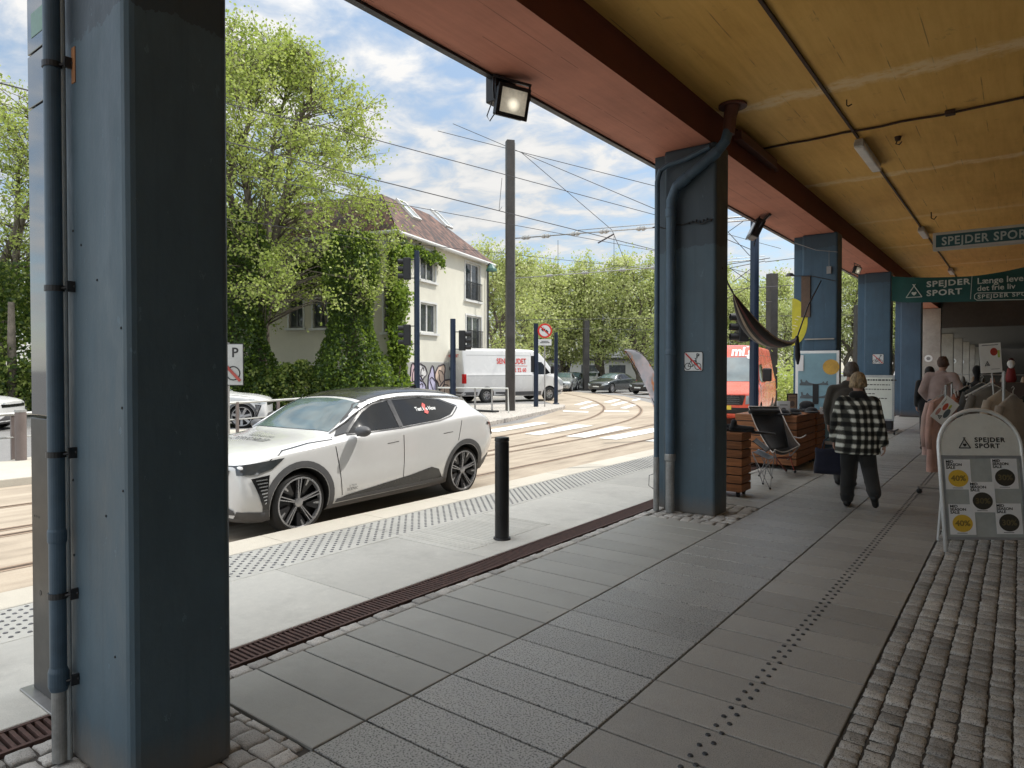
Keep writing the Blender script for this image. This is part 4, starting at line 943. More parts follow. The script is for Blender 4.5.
c4 = hatch((0, 0, 0), 0, 'white car half hidden by the far brown mast', M_paint2); place(c4, 592, 60, 200, 2.2)
c5 = hatch((0, 0, 0), 0, 'black car almost hidden by the feather flag', M_cblack); place(c5, 657, 46, 215, 2.2)
# ------------------------------------------------------------------ vans
def vst(L, H, hw, nose):
    r = .86
    return [(0.0, .42, .68, .82, .6, .80, .92, .62, .98, 1.0), (.1, .30, .84, .93, .6, .90, 1.0, .74, 1.08, 1.12), (nose * .55, .26, .9, .99, .6, .96, 1.12, .82, 1.20, 1.24), (nose, .26, .92, 1.0, .62, .97, 1.22, .84, 1.36, 1.40),
            (nose + .55, .26, .92, 1.01, .62, .98, 1.28, .78, H * .80, H * .83), (nose + .95, .26, .92, 1.01, .65, .985, 1.32, .74, H * .955, H * .985), (nose + 1.6, .26, .92, 1.01, .65, .99, 1.35, .74, H * .965, H), (L * .6, .28, .92, 1.01, .65, .99, 1.35, .75, H * .965, H), (L - .12, .3, .92, 1.01, .65, .99, 1.35, .76, H * .965, H), (L - .03, .32, .90, 1.0, .65, .98, 1.35, .75, H * .96, H * .99), (L, .36, .86, .96, .68, .94, 1.33, .72, H * .93, H * .955)]
def van(loc, rz, label, paint, L=5.9, H=2.55, nose=.95, bumper=None, barn=True, name='van'):
    t = thing(name, label, 'van', loc, rz); wx = (1.0, L - 1.25); wr = .35
    body, bvh = shell('body', vst(L, H, 1.0, nose), paint, t, wx, wr, 1.0, 2, .3)
    def D(nm, mt, items, off=.007, step=.15):
        mb = MB(); [decal(mb, bvh, q, pl, off, step) for q, pl in items]; return mb.build(nm, mt, t, smooth=True)
    def DS(nm, mt, items, off=.007):
        for q, pl in items:
            for sd in (-1, 1): mb = MB(); decal(mb, bvh, q, pl, off, .15, sides=(sd,)); mb.build(nm, mt, t, smooth=True)
    D('windscreen', M_wind, [([(-.80, 1.36), (.80, 1.36), (.74, H * .79), (.6, H * .83), (-.6, H * .83), (-.74, H * .79)], 'front')])
    DS('side_window', M_cglass, [([(nose + .32, 1.40), (nose + .80, H * .74), (nose + 1.35, H * .75), (nose + 1.38, 1.33), (nose + .6, 1.33)], 'side')])
    D('front_bumper', bumper or M_grey, [([(-.9, .3), (.9, .3), (.9, .62), (-.9, .62)], 'front')]); DS('bumper_corner', bumper or M_grey, [([(0, .3), (.5, .28), (.5, .52), (.0, .60)], 'side')]); D('rear_bumper', M_grey, [([(-.9, .34), (.9, .34), (.9, .52), (-.9, .52)], 'rear')])
    DS('side_trim', M_grey, [([(1.5, .32), (L - 1.75, .32), (L - 1.75, .50), (1.5, .50)], 'side'), ([(L - .75, .36), (L - .05, .36), (L - .05, .52), (L - .75, .52)], 'side')])
    D('grille', M_cblack, [([(-.58, .70), (.58, .70), (.66, .98), (-.66, .98)], 'front')], .012)
    mb = MB()
    for i in range(4): decal(mb, bvh, [(-.5, .735 + i * .06), (.5, .735 + i * .06), (.5, .748 + i * .06), (-.5, .748 + i * .06)], 'front', .022, .3)
    mb.build('grille_bars', M_grey, t)
    m = MB()
    for q in ([(nose + .12, 1.25), (nose + .2, .52)], [(nose + 1.42, H * .9), (nose + 1.42, .5)], [(nose + 2.55, H * .9), (nose + 2.55, .5)]): lines(m, bvh, q, .014, 'side')
    lines(m, bvh, [(nose + 1.5, H * .86), (L - .2, H * .86)], .01, 'side'); lines(m, bvh, [(nose + 1.5, 1.28), (L - .2, 1.28)], .012, 'side')
    if barn: lines(m, bvh, [(0, .5), (0, H * .93)], .02, 'rear')
    m.build('shut_lines', M_grey, t)
    for sd in (-1, 1):
        m = MB(); decal(m, bvh, [(.03, .72), (.35, .78), (.52, 1.05), (.3, 1.07), (.04, .92)], 'side', .012, .08, sides=(sd,)); decal(m, bvh, [(sd * .66, .72), (sd * .86, .76), (sd * .84, .98), (sd * .68, .96)], 'front', .014, .08); m.build('headlight', M_lamp, t, smooth=True)
        m = MB(); decal(m, bvh, [(L - .13, .92), (L - .01, .92), (L - .01, 1.36), (L - .13, 1.36)], 'side', .012, .1, sides=(sd,)); decal(m, bvh, [(sd * .80, .92), (sd * .93, .92), (sd * .93, 1.36), (sd * .80, 1.36)], 'rear', .014, .2); m.build('tail_light', M_red_l, t)
        m = MB(); m.box((nose + .28, sd * 1.0 - (.0 if sd > 0 else .26), 1.36), (nose + .38, sd * 1.0 + (.26 if sd > 0 else 0), 1.76)); m.build('mirror', M_black, t, bevel=.04)
    m = MB(); decal(m, bvh, [(-.28, .56), (.28, .56), (.28, .68), (-.28, .68)], 'rear' if barn else 'front', .02, .3); m.build('number_plate', pm('yellow plate', (.62, .45, .05), .5), t)
    put_wheels(t, wx, wr, .22, .2, 'seven', .87)
    return t, bvh
vw, vb = van((0, 0, 0), 0, 'white high roof delivery van with red lettering crossing at the junction', M_paint2, 5.9, 2.62, .60)
pr_ = gp(478, 403, RZ); pf_ = gp(556, 400.5, RZ); d = (pf_ - pr_); d.z = 0; d.normalize(); side = Vector((d.y, -d.x, 0))   # right-hand side of the van
mid = (pr_ + pf_) / 2; nose_pt = mid + d * (1.0 + (5.9 - 2.25) / 2) - side * .98; nose_pt.z = RZ + .006
vw.location = nose_pt; vw.rotation_euler = (0, 0, math.atan2(-d.y, -d.x)); vw.scale = (1.07,) * 3; vw.location += d * .2
# side facing us: van's right side -> local +y
def vproj_side(bvh, sd):
    def f(me):
        for v in me.vertices:
            p = proj(bvh, (v.co.x, sd * 3, v.co.z), (0, -sd, 0), .012)
            if p: v.co = p
    return f
text('side_lettering', 'SENDEBUDET', .36, frame((4.05, 1.2, 1.86), (-1, 0, 0), (0, 0, 1)), M_red, vw, .02, 0, sx=.78, vproj=vproj_side(vb, 1))
text('phone_lettering', '32 32 32 60', .27, frame((3.5, 1.2, 1.46), (-1, 0, 0), (0, 0, 1)), M_red, vw, .02, 0, sx=.86, vproj=vproj_side(vb, 1))
m = MB(); decal(m, vb, [(2.3, 1.74), (3.2, 1.74), (3.2, 1.76), (2.3, 1.76)], 'side', .012, .2, sides=(1,)); m.build('side_rule', M_red, vw)
def vrear(me):
    for v in me.vertices:
        p = proj(vb, (9, v.co.y, v.co.z), (-1, 0, 0), .012)
        if p: v.co = p
text('rear_lettering', 'SENDEBUDET', .20, frame((7, -.75, 2.16), (0, 1, 0), (0, 0, 1)), M_red, vw, .02, 0, vproj=vrear)
m = MB(); m.box((5.9, -.06, 1.28), (5.925, -.02, 1.40)); m.box((5.9, -.04, 1.02), (5.925, .12, 1.06)); m.build('door_handle', M_grey, vw)
M_vred = pm('red van paint', (.70, .10, .055), .28, 0, .05, 2, 0, coat=.4)
vr, vrb = van((-6.93, 19.2, RZ + .006), PI / 2 + math.radians(11), 'red van with white lettering over the windscreen, facing us behind the folding chair', M_vred, 5.9, 2.52, .9, M_black, False)
def vfront(me):
    for v in me.vertices:
        p = proj(vrb, (-3, v.co.y, v.co.z), (1, 0, 0), .014)
        if p: v.co = p
text('roof_lettering', 'milg', .40, frame((-2, -.70, 2.14), (0, -1, 0), (0, 0, 1)), M_signw, vr, .045, 0, align='RIGHT', vproj=vfront)
# ------------------------------------------------------------------ the old house at the corner
A0 = Vector((-22.3, 20.7, 0)); ddir = Vector((-.255, .967, 0)).normalized(); sdir = Vector((-.967, -.255, 0)).normalized(); LF = 9.9
def plane_hit(px, py, o, d):
    n = Vector((d.y, -d.x, 0)); r = _ray(px, py); t = (o - CAM).dot(n) / r.dot(n); p = CAM + r * t; return (p - o).dot(d), p.z
def wall_holes(m, o, d, L, H, holes, depth=.16, z0=0., mi=0, rmi=1):
    """wall with real window reveals: o origin, d along, outward normal = d x z"""
    n = Vector((d.y, -d.x, 0)); P = lambda s, z, k=0.: o + d * s + Vector((0, 0, z)) - n * k
    xs = sorted({0, L, *[h[0] for h in holes], *[h[1] for h in holes]}); zs = sorted({z0, H, *[h[2] for h in holes], *[h[3] for h in holes]})
    for a, b in zip(xs, xs[1:]):
        for c, e in zip(zs, zs[1:]):
            if any(h[0] <= a and b <= h[1] and h[2] <= c and e <= h[3] for h in holes): continue
            m.add([P(a, c), P(b, c), P(b, e), P(a, e)], [(0, 1, 2, 3)], mi)
    for a, b, c, e in holes:
        q = [(a, c), (b, c), (b, e), (a, e)]
        for i in range(4):
            (s1, z1), (s2, z2) = q[i], q[(i + 1) % 4]; m.add([P(s1, z1), P(s2, z2), P(s2, z2, depth), P(s1, z1, depth)], [(0, 1, 2, 3)], rmi)
def plaster(name, col):
    t = NT(name); c = t.coord('World'); n1 = t.noise(c, .5, 7, .65); n2 = t.noise(t.scaled(c, (1, 1, .6)), 1.3, 6, .7)
    base = t.ramp(t.math('ADD', t.math('MULTIPLY', n1, .5), t.math('MULTIPLY', n2, .5)), [(.33, tuple(x * .86 for x in col)), (.6, col), (.75, tuple(x * 1.07 for x in col))])
    t.link(base, t.b.inputs['Base Color']); t.b.inputs['Roughness'].default_value = .85; t.bump(t.noise(c, 14, 5), .2, .02); return t.m
M_cream = plaster('cream render', (.64, .62, .53)); M_beige = plaster('beige render', (.60, .56, .45)); M_plinth = plaster('grey plinth', (.33, .33, .31))
M_wframe = pm('window frame white', (.6, .6, .58), .5, 0, .05, 3, .05); M_wdark = pm('window frame dark', (.12, .12, .12), .5); M_hglass = glassmat('house glass', (.035, .04, .045), .06, .8)
def tile_mat():
    t = NT('red roof tiles'); c = t.coord('Object'); sp = t.n.new('ShaderNodeSeparateXYZ'); t.link(c, sp.inputs[0])
    cell = t.n.new('ShaderNodeTexVoronoi'); cell.inputs['Scale'].default_value = 1; cell.inputs['Randomness'].default_value = .2
    t.link(t.scaled(c, (4.2, 3.2, 3.2)), cell.inputs['Vector'])
    base = t.ramp(t.math('ADD', t.math('MULTIPLY', cell.outputs['Color'], .6), t.math('MULTIPLY', t.noise(c, 1, 5), .4)), [(.3, (.035, .022, .02)), (.5, (.085, .04, .03)), (.72, (.16, .085, .062))])
    t.link(base, t.b.inputs['Base Color']); t.b.inputs['Roughness'].default_value = .7
    w1 = t.math('PINGPONG', t.math('MULTIPLY', sp.outputs[0], 1), .12); w2 = t.math('FRACT', t.math('MULTIPLY', sp.outputs[1], 3.2))
    t.bump(t.math('ADD', t.math('MULTIPLY', w1, 4), w2), .9, .05); return t.m
M_tiles = tile_mat()
house = thing('apartment_house', 'old cream rendered house with red tiled roof behind the ivy, graffiti along its base', 'house', (0, 0, 0))
EV = 7.65; RG = 9.95
def rect(px0, py0, px1, py1, o, d):
    s0, z1 = plane_hit(px0, py0, o, d); s1, _ = plane_hit(px1, py0, o, d); _, z0 = plane_hit(px0, py1, o, d); return [s0, s1, z0, z1]
fw_ = [rect(420, 248, 435, 279, A0, ddir), rect(420, 302, 436, 332, A0, ddir), rect(465, 261, 480, 299, A0, ddir), rect(466, 315, 481, 348, A0, ddir)]
for q in fw_[:2]: q[3] = max(q[3], q[2] + 1.2)
m = MB(); wall_holes(m, A0, ddir, LF, EV, fw_, z0=1.9); m.build('front_wall', [M_cream, M_cream], house)
m = MB(); off_ = Vector((ddir.y, -ddir.x, 0)) * .05; wall_holes(m, A0 + off_, ddir, LF, 1.93, [], z0=-.12); m.add([A0 + off_ + Vector((0, 0, 1.93)), A0 + off_ + ddir * LF + Vector((0, 0, 1.93)), A0 + ddir * LF + Vector((0, 0, 1.97)), A0 + Vector((0, 0, 1.97))], [(0, 1, 2, 3)]); m.build('plinth', M_plinth, house)
def revd(o, d, L): return o + d * L, -d
SW = 22.0; So = A0 + sdir * SW; Sd = -sdir       # side wall runs So -> A0, outward normal towards the street
sh = []
for px0, px1, py0, py1 in ((311, 327, 250, 272), (289, 303, 300, 328), (313, 327, 299, 328), (384, 392, 288, 332), (386, 393, 240, 276)):
    s0, z1 = plane_hit(px0, py0, So, Sd); s1, _ = plane_hit(px1, py0, So, Sd); _, z0 = plane_hit(px0, py1, So, Sd); sh.append([s0, s1, z0, z1])
for k in range(3): sh.append([sh[1][0] - 3.2 * (k + 1), sh[1][0] - 3.2 * (k + 1) + 1.2, sh[1][2], sh[1][3]]); sh.append([sh[1][0] - 3.2 * (k + 1), sh[1][0] - 3.2 * (k + 1) + 1.2, sh[0][2], sh[0][3]])
m = MB(); wall_holes(m, So, Sd, SW, EV, sh, z0=-.12); m.build('side_wall', [M_beige, M_beige], house)
B0 = A0 + ddir * LF
m = MB(); m.add([B0 + Vector((0, 0, -.12)), B0 + sdir * SW + Vector((0, 0, -.12)), B0 + sdir * SW + Vector((0, 0, EV)), B0 + Vector((0, 0, EV)), So + Vector((0, 0, -.12)), So + Vector((0, 0, EV))], [(0, 1, 2, 3), (1, 4, 5, 2)]); m.build('rear_wall', M_cream, house)
def window(h, o, d, balc=False, dark=False):
    n = Vector((d.y, -d.x, 0)); a, b, c, e = h; P = lambda s, z, k: o + d * s + Vector((0, 0, z)) + n * k
    def bar(m, s0, s1, z0, z1, k0, k1):
        vs = [P(s, z, k) for k in (k0, k1) for s, z in ((s0, z0), (s1, z0), (s1, z1), (s0, z1))]
        m.add(vs, [(0, 3, 2, 1), (4, 5, 6, 7), (0, 1, 5, 4), (1, 2, 6, 5), (2, 3, 7, 6), (3, 0, 4, 7)])
    m = MB(); w = .07
    for s0, s1, z0, z1 in ((a, a + w, c, e), (b - w, b, c, e), (a + w, b - w, c, c + w), (a + w, b - w, e - w, e), ((a + b) / 2 - .04, (a + b) / 2 + .04, c + w, e - w)): bar(m, s0, s1, z0, z1, -.14, -.08)
    f = m.build('window', M_wdark if dark else M_wframe, house)
    m = MB(); m.add([P(a + .02, c + .02, -.125), P(b - .02, c + .02, -.125), P(b - .02, e - .02, -.125), P(a + .02, e - .02, -.125)], [(0, 1, 2, 3)]); m.build('pane', M_hglass, f)
    m = MB(); bar(m, a - .09, a + .0, c - .02, e + .09, -.02, .035); bar(m, b, b + .09, c - .02, e + .09, -.02, .035); bar(m, a, b, e, e + .09, -.02, .035); m.build('surround', M_wframe, f)
    m = MB(); bar(m, a - .16, b + .16, c - .12, c - .02, -.02, .14); m.build('sill', M_wframe, f)
    m = MB(); bar(m, a + .1, a + .35, c + .1, e - .1, -.2, -.15); m.build('curtain', M_wframe, f)
    if balc:
        m = MB(); H0 = c + .95
        bar(m, a - .05, b + .05, H0, H0 + .04, .10, .14); bar(m, a - .05, b + .05, c + .02, c + .06, .10, .14)
        k = a - .03
        while k < b + .04: bar(m, k, k + .014, c + .06, H0, .11, .13); k += .115
        m.build('railing', M_dkmetal, f)
for i, h in enumerate(fw_): window(h, A0, ddir, i > 1)
for h in sh: window(h, So, Sd, False, True)
# roof: hipped, steep
ev = .35; nF = Vector((ddir.y, -ddir.x, 0)); nS = Vector((Sd.y, -Sd.x, 0))
def R3(v, z): return Vector((v.x, v.y, z))
cF = R3(A0 + nF * ev + nS * ev, EV); cB = R3(B0 + nF * ev - nS * ev * 0 + ddir * ev, EV); cS = R3(So + nS * ev, EV); cR = R3(B0 + sdir * SW + ddir * ev, EV)
inF = 1.9
rA = R3(A0 - nF * inF - nS * inF * 1.0, RG); rB = R3(B0 - nF * inF - ddir * 3.4, RG); rS = R3(So - nS * inF, RG); rR = R3(B0 + sdir * SW - ddir * 3.4, RG)
def roofface(q, nm):
    o = q[0]; r = (q[1] - q[0]).normalized(); u = (q[-1] - q[0]); u = (u - r * u.dot(r)).normalized(); n = r.cross(u)
    M = Matrix((r, u, n)).transposed().to_4x4(); M.translation = o; Mi = M.inverted(); m = MB(); m.add([Mi @ p for p in q], [tuple(range(len(q)))])
    f = m.build(nm, M_tiles, house); f.matrix_local = M; s = f.modifiers.new('t', 'SOLIDIFY'); s.thickness = .08; s.offset = 1; return f, M
rf, RM = roofface([cF, cB, rB, rA], 'roof'); roofface([cS, cF, rA, rS], 'roof'); roofface([cB, cR, rR, rB], 'roof'); roofface([rA, rB, rR, rS], 'roof')
for px, py in ((407, 212), (440, 221)):
    r = _ray(px, py); n = RM.to_3x3() @ Vector((0, 0, 1)); t = (RM.translation - CAM).dot(n) / r.dot(n); p = RM.inverted() @ (CAM + r * t)
    m = MB()
    for a, b in (((-.42, -.7, .08), (-.34, .7, .2)), ((.34, -.7, .08), (.42, .7, .2)), ((-.34, -.7, .08), (.34, -.6, .2)), ((-.34, .6, .08), (.34, .7, .2))): m.box(a, b, RM @ Matrix.Translation((p.x, p.y, 0)))
    f = m.build('skylight', M_wframe, house); m = MB(); m.box((-.34, -.6, .1), (.34, .6, .14), RM @ Matrix.Translation((p.x, p.y, 0))); m.build('pane', glassmat('sky glass', (.25, .27, .28), .1, .9), f)
m = MB(); m.tube([cF, cB], .09, 8); m.tube([cS, cF], .09, 8); m.tube([cB + Vector((-.1, -.3, -.1)), R3(B0 + nF * .1 - ddir * .15, EV - .35), R3(B0 + nF * .1 - ddir * .15, 0)], .05, 8); m.build('gutter', M_wframe, house)
m = MB(); m.add([R3(A0, EV), R3(B0, EV), cB, cF, R3(So, EV), cS], [(0, 1, 2, 3), (4, 0, 3, 5)]); m.build('soffit', M_wframe, house)
# graffiti on the base of the front wall
def blob(m, cx, cz, rx, rz, rot, k, n=28, inner=0., seed=0):
    pts = []
    for i in range(n):
        a = 2 * PI * i / n; r = 1 + .16 * math.sin(3 * a + seed) + .08 * math.sin(5 * a + seed * 2)
        x = rx * r * math.cos(a); z = rz * r * math.sin(a); pts.append((cx + x * math.cos(rot) - z * math.sin(rot), cz + x * math.sin(rot) + z * math.cos(rot)))
    P = lambda s, z: A0 + ddir * s + Vector((0, 0, z)) + nF * (.05 + k)
    m.add([P(*p) for p in pts], [tuple(range(n))])
    return [P(*p) + nF * .004 for p in pts]
gc = [pm('graffiti lilac', (.44, .42, .56), .7, 0, .15, 3, 0), pm('graffiti peach', (.60, .47, .38), .7, 0, .15, 3, 0), pm('graffiti pink', (.52, .38, .40), .7, 0, .15, 3, 0), pm('graffiti pale', (.58, .57, .56), .7, 0, .12, 3, 0)]
gm = [MB() for _ in gc]; outl = MB(); gfs = []; k = 0
for cx, cz, rx, rz, rot, ci in ((1.55, 1.25, .34, .62, -.3, 2), (2.35, 1.45, .38, .38, .2, 3), (2.15, .62, .55, .55, .1, 0), (3.3, .9, .38, .72, .1, 0), (4.15, 1.25, .48, .60, -.1, 1), (4.7, .58, .55, .5, .2, 1), (5.5, 1.45, .35, .34, 0, 3), (6.2, 1.1, .5, .45, -.5, 3), (7.0, .8, .4, .7, .3, 2), (7.9, 1.2, .5, .5, .1, 0), (8.7, .8, .45, .7, .1, 2)):
    k += 1; gb = MB(); gfs.append((gb, gc[ci])); ring = blob(gb, cx, cz, rx, rz, rot, .006 + k * .004, seed=k); outl.tube(ring, .038, 4, True)
    r2 = blob(MB(), cx + .05, cz, rx * .45, rz * .5, rot + .4, .012 + k * .004, seed=k + 3); outl.tube(r2[:20], .022, 4)
g = thing('graffiti', 'bubble letter graffiti in lilac, peach and pink sprayed along the base of the old house', 'graffiti')
for q, mt in gfs: q.build('fill', mt, g)
outl.build('outline', pm('graffiti black', (.05, .04, .05), .7), g)
# low buildings in the far background
t = thing('background_building', 'long low grey building far behind the junction', 'building', ap(632, 82)); t.rotation_euler = (0, 0, YAW)
m = MB(); m.box((-14, 0, -.2), (12, 6, 2.6)); m.build('wall', M_plinth, t); m = MB(); m.box((-14.3, -.3, 2.6), (12.3, 6.3, 2.9)); m.build('roof', M_dkmetal, t)
for k in range(7): m = MB(); m.box((-13 + k * 3.4, -.03, .8), (-11 + k * 3.4, .02, 2.0)); m.build('window', M_hglass, t)
t = thing('background_building', 'pale concrete tower block showing between the far trees', 'building', ap(621, 120)); t.rotation_euler = (0, 0, YAW)
m = MB(); m.box((-5, 0, -.2), (5, 9, 13.5)); m.build('wall', M_plinth, t)
for i in range(4):
    for j in range(4): m = MB(); m.box((-4.4 + i * 2.3, -.04, 1.5 + j * 3), (-3.0 + i * 2.3, .02, 3 + j * 3)); m.build('window', M_hglass, t)
# ------------------------------------------------------------------ foliage
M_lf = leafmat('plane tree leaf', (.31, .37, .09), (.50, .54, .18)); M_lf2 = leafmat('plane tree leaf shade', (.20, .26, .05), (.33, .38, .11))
M_ivy = leafmat('ivy leaf', (.020, .045, .013), (.065, .11, .028)); M_ivy2 = leafmat('ivy young leaf', (.15, .24, .03), (.27, .36, .06)); M_bark = pm('bark', (.13, .11, .085), .9, 0, .3, 4, .5, 25, 'World')
M_hed = leafmat('hedge leaf', (.16, .21, .05), (.32, .36, .10))
def leaf(m, c, s, rnd, mi=0, nrm=None):
    u = Vector((rnd.gauss(0, 1), rnd.gauss(0, 1), rnd.gauss(0, 1))).normalized()
    v = u.cross(Vector((rnd.gauss(0, 1), rnd.gauss(0, 1), rnd.gauss(0, 1)))).normalized(); a = u * s * .5; b = v * s * .36
    o = len(m.v); m.v += [tuple(c - a), tuple(c + b), tuple(c + a), tuple(c - b)]; m.f.append((o, o + 1, o + 2, o + 3)); m.mi.append(mi)
def tree(name, label, loc, trunkh, env, nclus, nleaf, lsize, seed, group=None, mats=None, stems=3, spread=.5, airy=1., tr=.28, lean=0.):
    """env(h) -> radius at height h (h 0..1 over the crown); crown from trunkh to top"""
    rnd = random.Random(seed); t = thing(name, label, 'tree', loc, 0, group)
    top, base, rad = env; wood = MB(); lv = MB(); skel = []
    for k in range(stems):
        a = 2 * PI * k / stems + rnd.random(); p = Vector((math.cos(a) * .1, math.sin(a) * .1, -.1)); pts = [p.copy()]; rr = [tr]
        n = 9
        for i in range(1, n + 1):
            f = i / n; z = top * .93 * f * (1 - .12 * k / max(1, stems)); out = rad(.5) * spread * max(0, f - .15) ** 1.1
            p = Vector((math.cos(a) * out + rnd.gauss(0, .18) + lean * f, math.sin(a) * out + rnd.gauss(0, .18), z)); pts.append(p); rr.append(tr * (1 - f) ** .8 + .02)
        sp = smoothline([tuple(q) for q in pts], 3); sr = [rr[min(n, int(i / 3))] for i in range(len(sp))]; wood.tube(sp, sr, 8)
        skel += [Vector(q) for q in sp if q[2] > trunkh * .7]
    for c in range(nclus):
        h = rnd.random() ** .85; R_ = rad(h); a = rnd.random() * 2 * PI; r = R_ * (.12 + .88 * math.sqrt(rnd.random())); z = base + (top - base) * h
        C_ = Vector((math.cos(a) * r + lean * z / top, math.sin(a) * r, z + rnd.gauss(0, .2)))
        if noise.noise(C_ * .55 + Vector((seed, 0, 0))) < -.10 * airy - .04 and rnd.random() < .88: continue
        lowp = [q for q in skel if q.z < C_.z - .15 * r] or skel; nr = min(lowp, key=lambda q: (q - C_).length + (C_.z - q.z < .3) * 2)
        midp = nr.lerp(C_, .55) + Vector((rnd.gauss(0, .15), rnd.gauss(0, .15), .12 * r + rnd.gauss(0, .1)))
        wood.tube([nr, nr.lerp(midp, .5) + Vector((0, 0, .08)), midp, C_], [.038 * tr / .28, .028 * tr / .28, .018 * tr / .28, .009], 5)
        tw = []
        for k in range(7):
            d = Vector((rnd.gauss(0, 1) + math.cos(a) * .5, rnd.gauss(0, 1) + math.sin(a) * .5, rnd.gauss(.55, .8))).normalized() * (.45 + rnd.random() * .75) * (.5 + .5 * lsize / .15)
            wood.tube([C_, C_ + d * .5 + Vector((0, 0, .03)), C_ + d], [.011, .008, .004], 4); tw.append(d)
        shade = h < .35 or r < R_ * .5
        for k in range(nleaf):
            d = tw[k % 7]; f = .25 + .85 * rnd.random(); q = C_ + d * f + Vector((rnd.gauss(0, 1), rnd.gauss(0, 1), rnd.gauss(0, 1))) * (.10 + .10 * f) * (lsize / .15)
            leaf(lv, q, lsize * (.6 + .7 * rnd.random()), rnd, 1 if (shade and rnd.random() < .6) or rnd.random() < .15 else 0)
    wood.build('trunk', M_bark, t, smooth=True); lv.build('crown', mats or [M_lf, M_lf2], t); return t
loc1 = ap(262, 27.5)
prof = lambda h: 5.6 * (math.sin(PI * min(1, h * .80 + .22)) ** .6) * (1.0 if h < .72 else max(.14, 1.0 - (h - .72) * 2.5))
def prof1(h):
    pts = [(0, 5.0), (.2, 5.6), (.38, 5.3), (.6, 4.7), (.72, 4.3), (.84, 3.2), (.92, 1.9), (1, .7)]
    for (a, x), (b, y) in zip(pts, pts[1:]):
        if a <= h <= b: return x + (y - x) * (h - a) / (b - a)
    return .7
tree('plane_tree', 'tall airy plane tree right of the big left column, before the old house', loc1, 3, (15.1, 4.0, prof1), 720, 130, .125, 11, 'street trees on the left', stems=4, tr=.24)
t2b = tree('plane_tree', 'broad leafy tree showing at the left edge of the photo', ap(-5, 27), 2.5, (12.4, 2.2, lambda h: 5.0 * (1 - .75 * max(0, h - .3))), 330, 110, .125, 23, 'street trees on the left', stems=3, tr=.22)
t2c = dup(t2b, ap(135, 31), 1.9, 'tree hidden mostly behind the big left column'); t2c.scale = (1.05, 1.05, 1.1)
def leafmass(name, label, cat, fn, n, size, mats, seed, group=None, wood=None):
    rnd = random.Random(seed); m = MB()
    for i in range(n):
        p, mi = fn(rnd); leaf(m, p, size * (.6 + .8 * rnd.random()), rnd, mi)
    t = thing(name, label, cat, (0, 0, 0), 0, group); m.build('foliage', mats, t); 
    if wood: wood.build('stem', M_bark, t, smooth=True)
    return t
# ivy: on the two stems and over the corner of the house
def mass(px, D, z0, z1, rx, rz_off=0, ry=None, mi_top=.12):
    c = ap(px, D)
    def f(rnd):
        h = rnd.random(); r = rx * (.75 + .35 * math.sin(h * 9 + px) * .5) * (1 - .45 * h); a = rnd.random() * 2 * PI; q = (.82 + .25 * rnd.random() + .22 * noise.noise(Vector((math.cos(a) * 2, math.sin(a) * 2, h * 6 + px))))
        return Vector((c.x + math.cos(a) * r * q, c.y + math.sin(a) * r * q, z0 + (z1 - z0) * h)), (1 if rnd.random() < mi_top else 0)
    return f
w = MB(); c = ap(235, 26.5); w.tube([c, c + Vector((0, 0, 7))], [.3, .1], 8); leafmass('ivy_clad_trunk', 'dark ivy covered trunk just right of the big left column', 'ivy', mass(240, 26.5, 0, 7.8, 1.95), 20000, .13, [M_ivy, M_ivy2], 5, None, w)
w = MB(); c = ap(352, 27.6); w.tube([c, c + Vector((0, 0, 6))], [.3, .1], 8); leafmass('ivy_clad_trunk', 'thick dark ivy column in front of the corner of the old house', 'ivy', mass(352, 27.2, 0, 7.1, 1.8, mi_top=.2), 21000, .13, [M_ivy, M_ivy2], 6, None, w)
w = MB(); c = ap(12, 24); w.tube([c, c + Vector((0, 0, 4))], [.2, .1], 8); leafmass('bush', 'dense dark bush behind the railing at the left edge', 'bush', mass(5, 25, 0, 5.5, 2.3, mi_top=.35), 9000, .16, [M_ivy, M_lf2], 8, None, w)
def corner(rnd):
    s = rnd.random() ** 1.4 * 2.4 - .35; z = .2 + rnd.random() * 6.9
    lim = 1.25 + .9 * math.sin(z * 1.15 + .4) + (.6 if 3.2 < z < 4.6 else 0) - (z > 5.4) * .7
    lim *= .42
    s = min(s, lim) if rnd.random() < .8 else s * .6
    k = abs(rnd.gauss(.12, .16)) * (1 + .6 * math.sin(z * 3)); p = A0 + ddir * s * .85 + nF * k + Vector((0, 0, z)) + nS * max(0, rnd.gauss(.1, .2)); return p, (1 if rnd.random() < .62 else 0)
w = MB(); w.tube([A0 + nF * .1 + Vector((0, 0, 0)), A0 + nF * .12 + ddir * .4 + Vector((0, 0, 3)), A0 + nF * .1 + ddir * .2 + Vector((0, 0, 6.8))], [.09, .06, .03], 6)
leafmass('climbing_ivy', 'bright green ivy climbing the corner of the cream house wall', 'ivy', corner, 9500, .17, [M_ivy, M_ivy2], 9, None, w)
def eave(rnd):
    s = rnd.random() * 4.2; return A0 + ddir * s + nF * (.15 + abs(rnd.gauss(0, .12))) + Vector((0, 0, 7.15 + rnd.gauss(0, .14) + .1 * math.sin(s * 4) - .05 * s)), (1 if rnd.random() < .25 else 0)
w = MB(); w.tube([A0 + nF * .1 + Vector((0, 0, 7)), A0 + nF * .1 + ddir * 4.1 + Vector((0, 0, 7))], .03, 5)
leafmass('climbing_ivy', 'strip of ivy hanging under the eaves of the old house', 'ivy', eave, 1500, .15, [M_ivy, M_ivy2], 10, None, w)
def swall(rnd):
    s = SW - 1.5 - rnd.random() * 4.0; z = 5.2 + rnd.random() * 1.9; 
    return So + Sd * s + nS * (.1 + abs(rnd.gauss(0, .2))) + Vector((0, 0, z)), (1 if rnd.random() < .2 else 0)
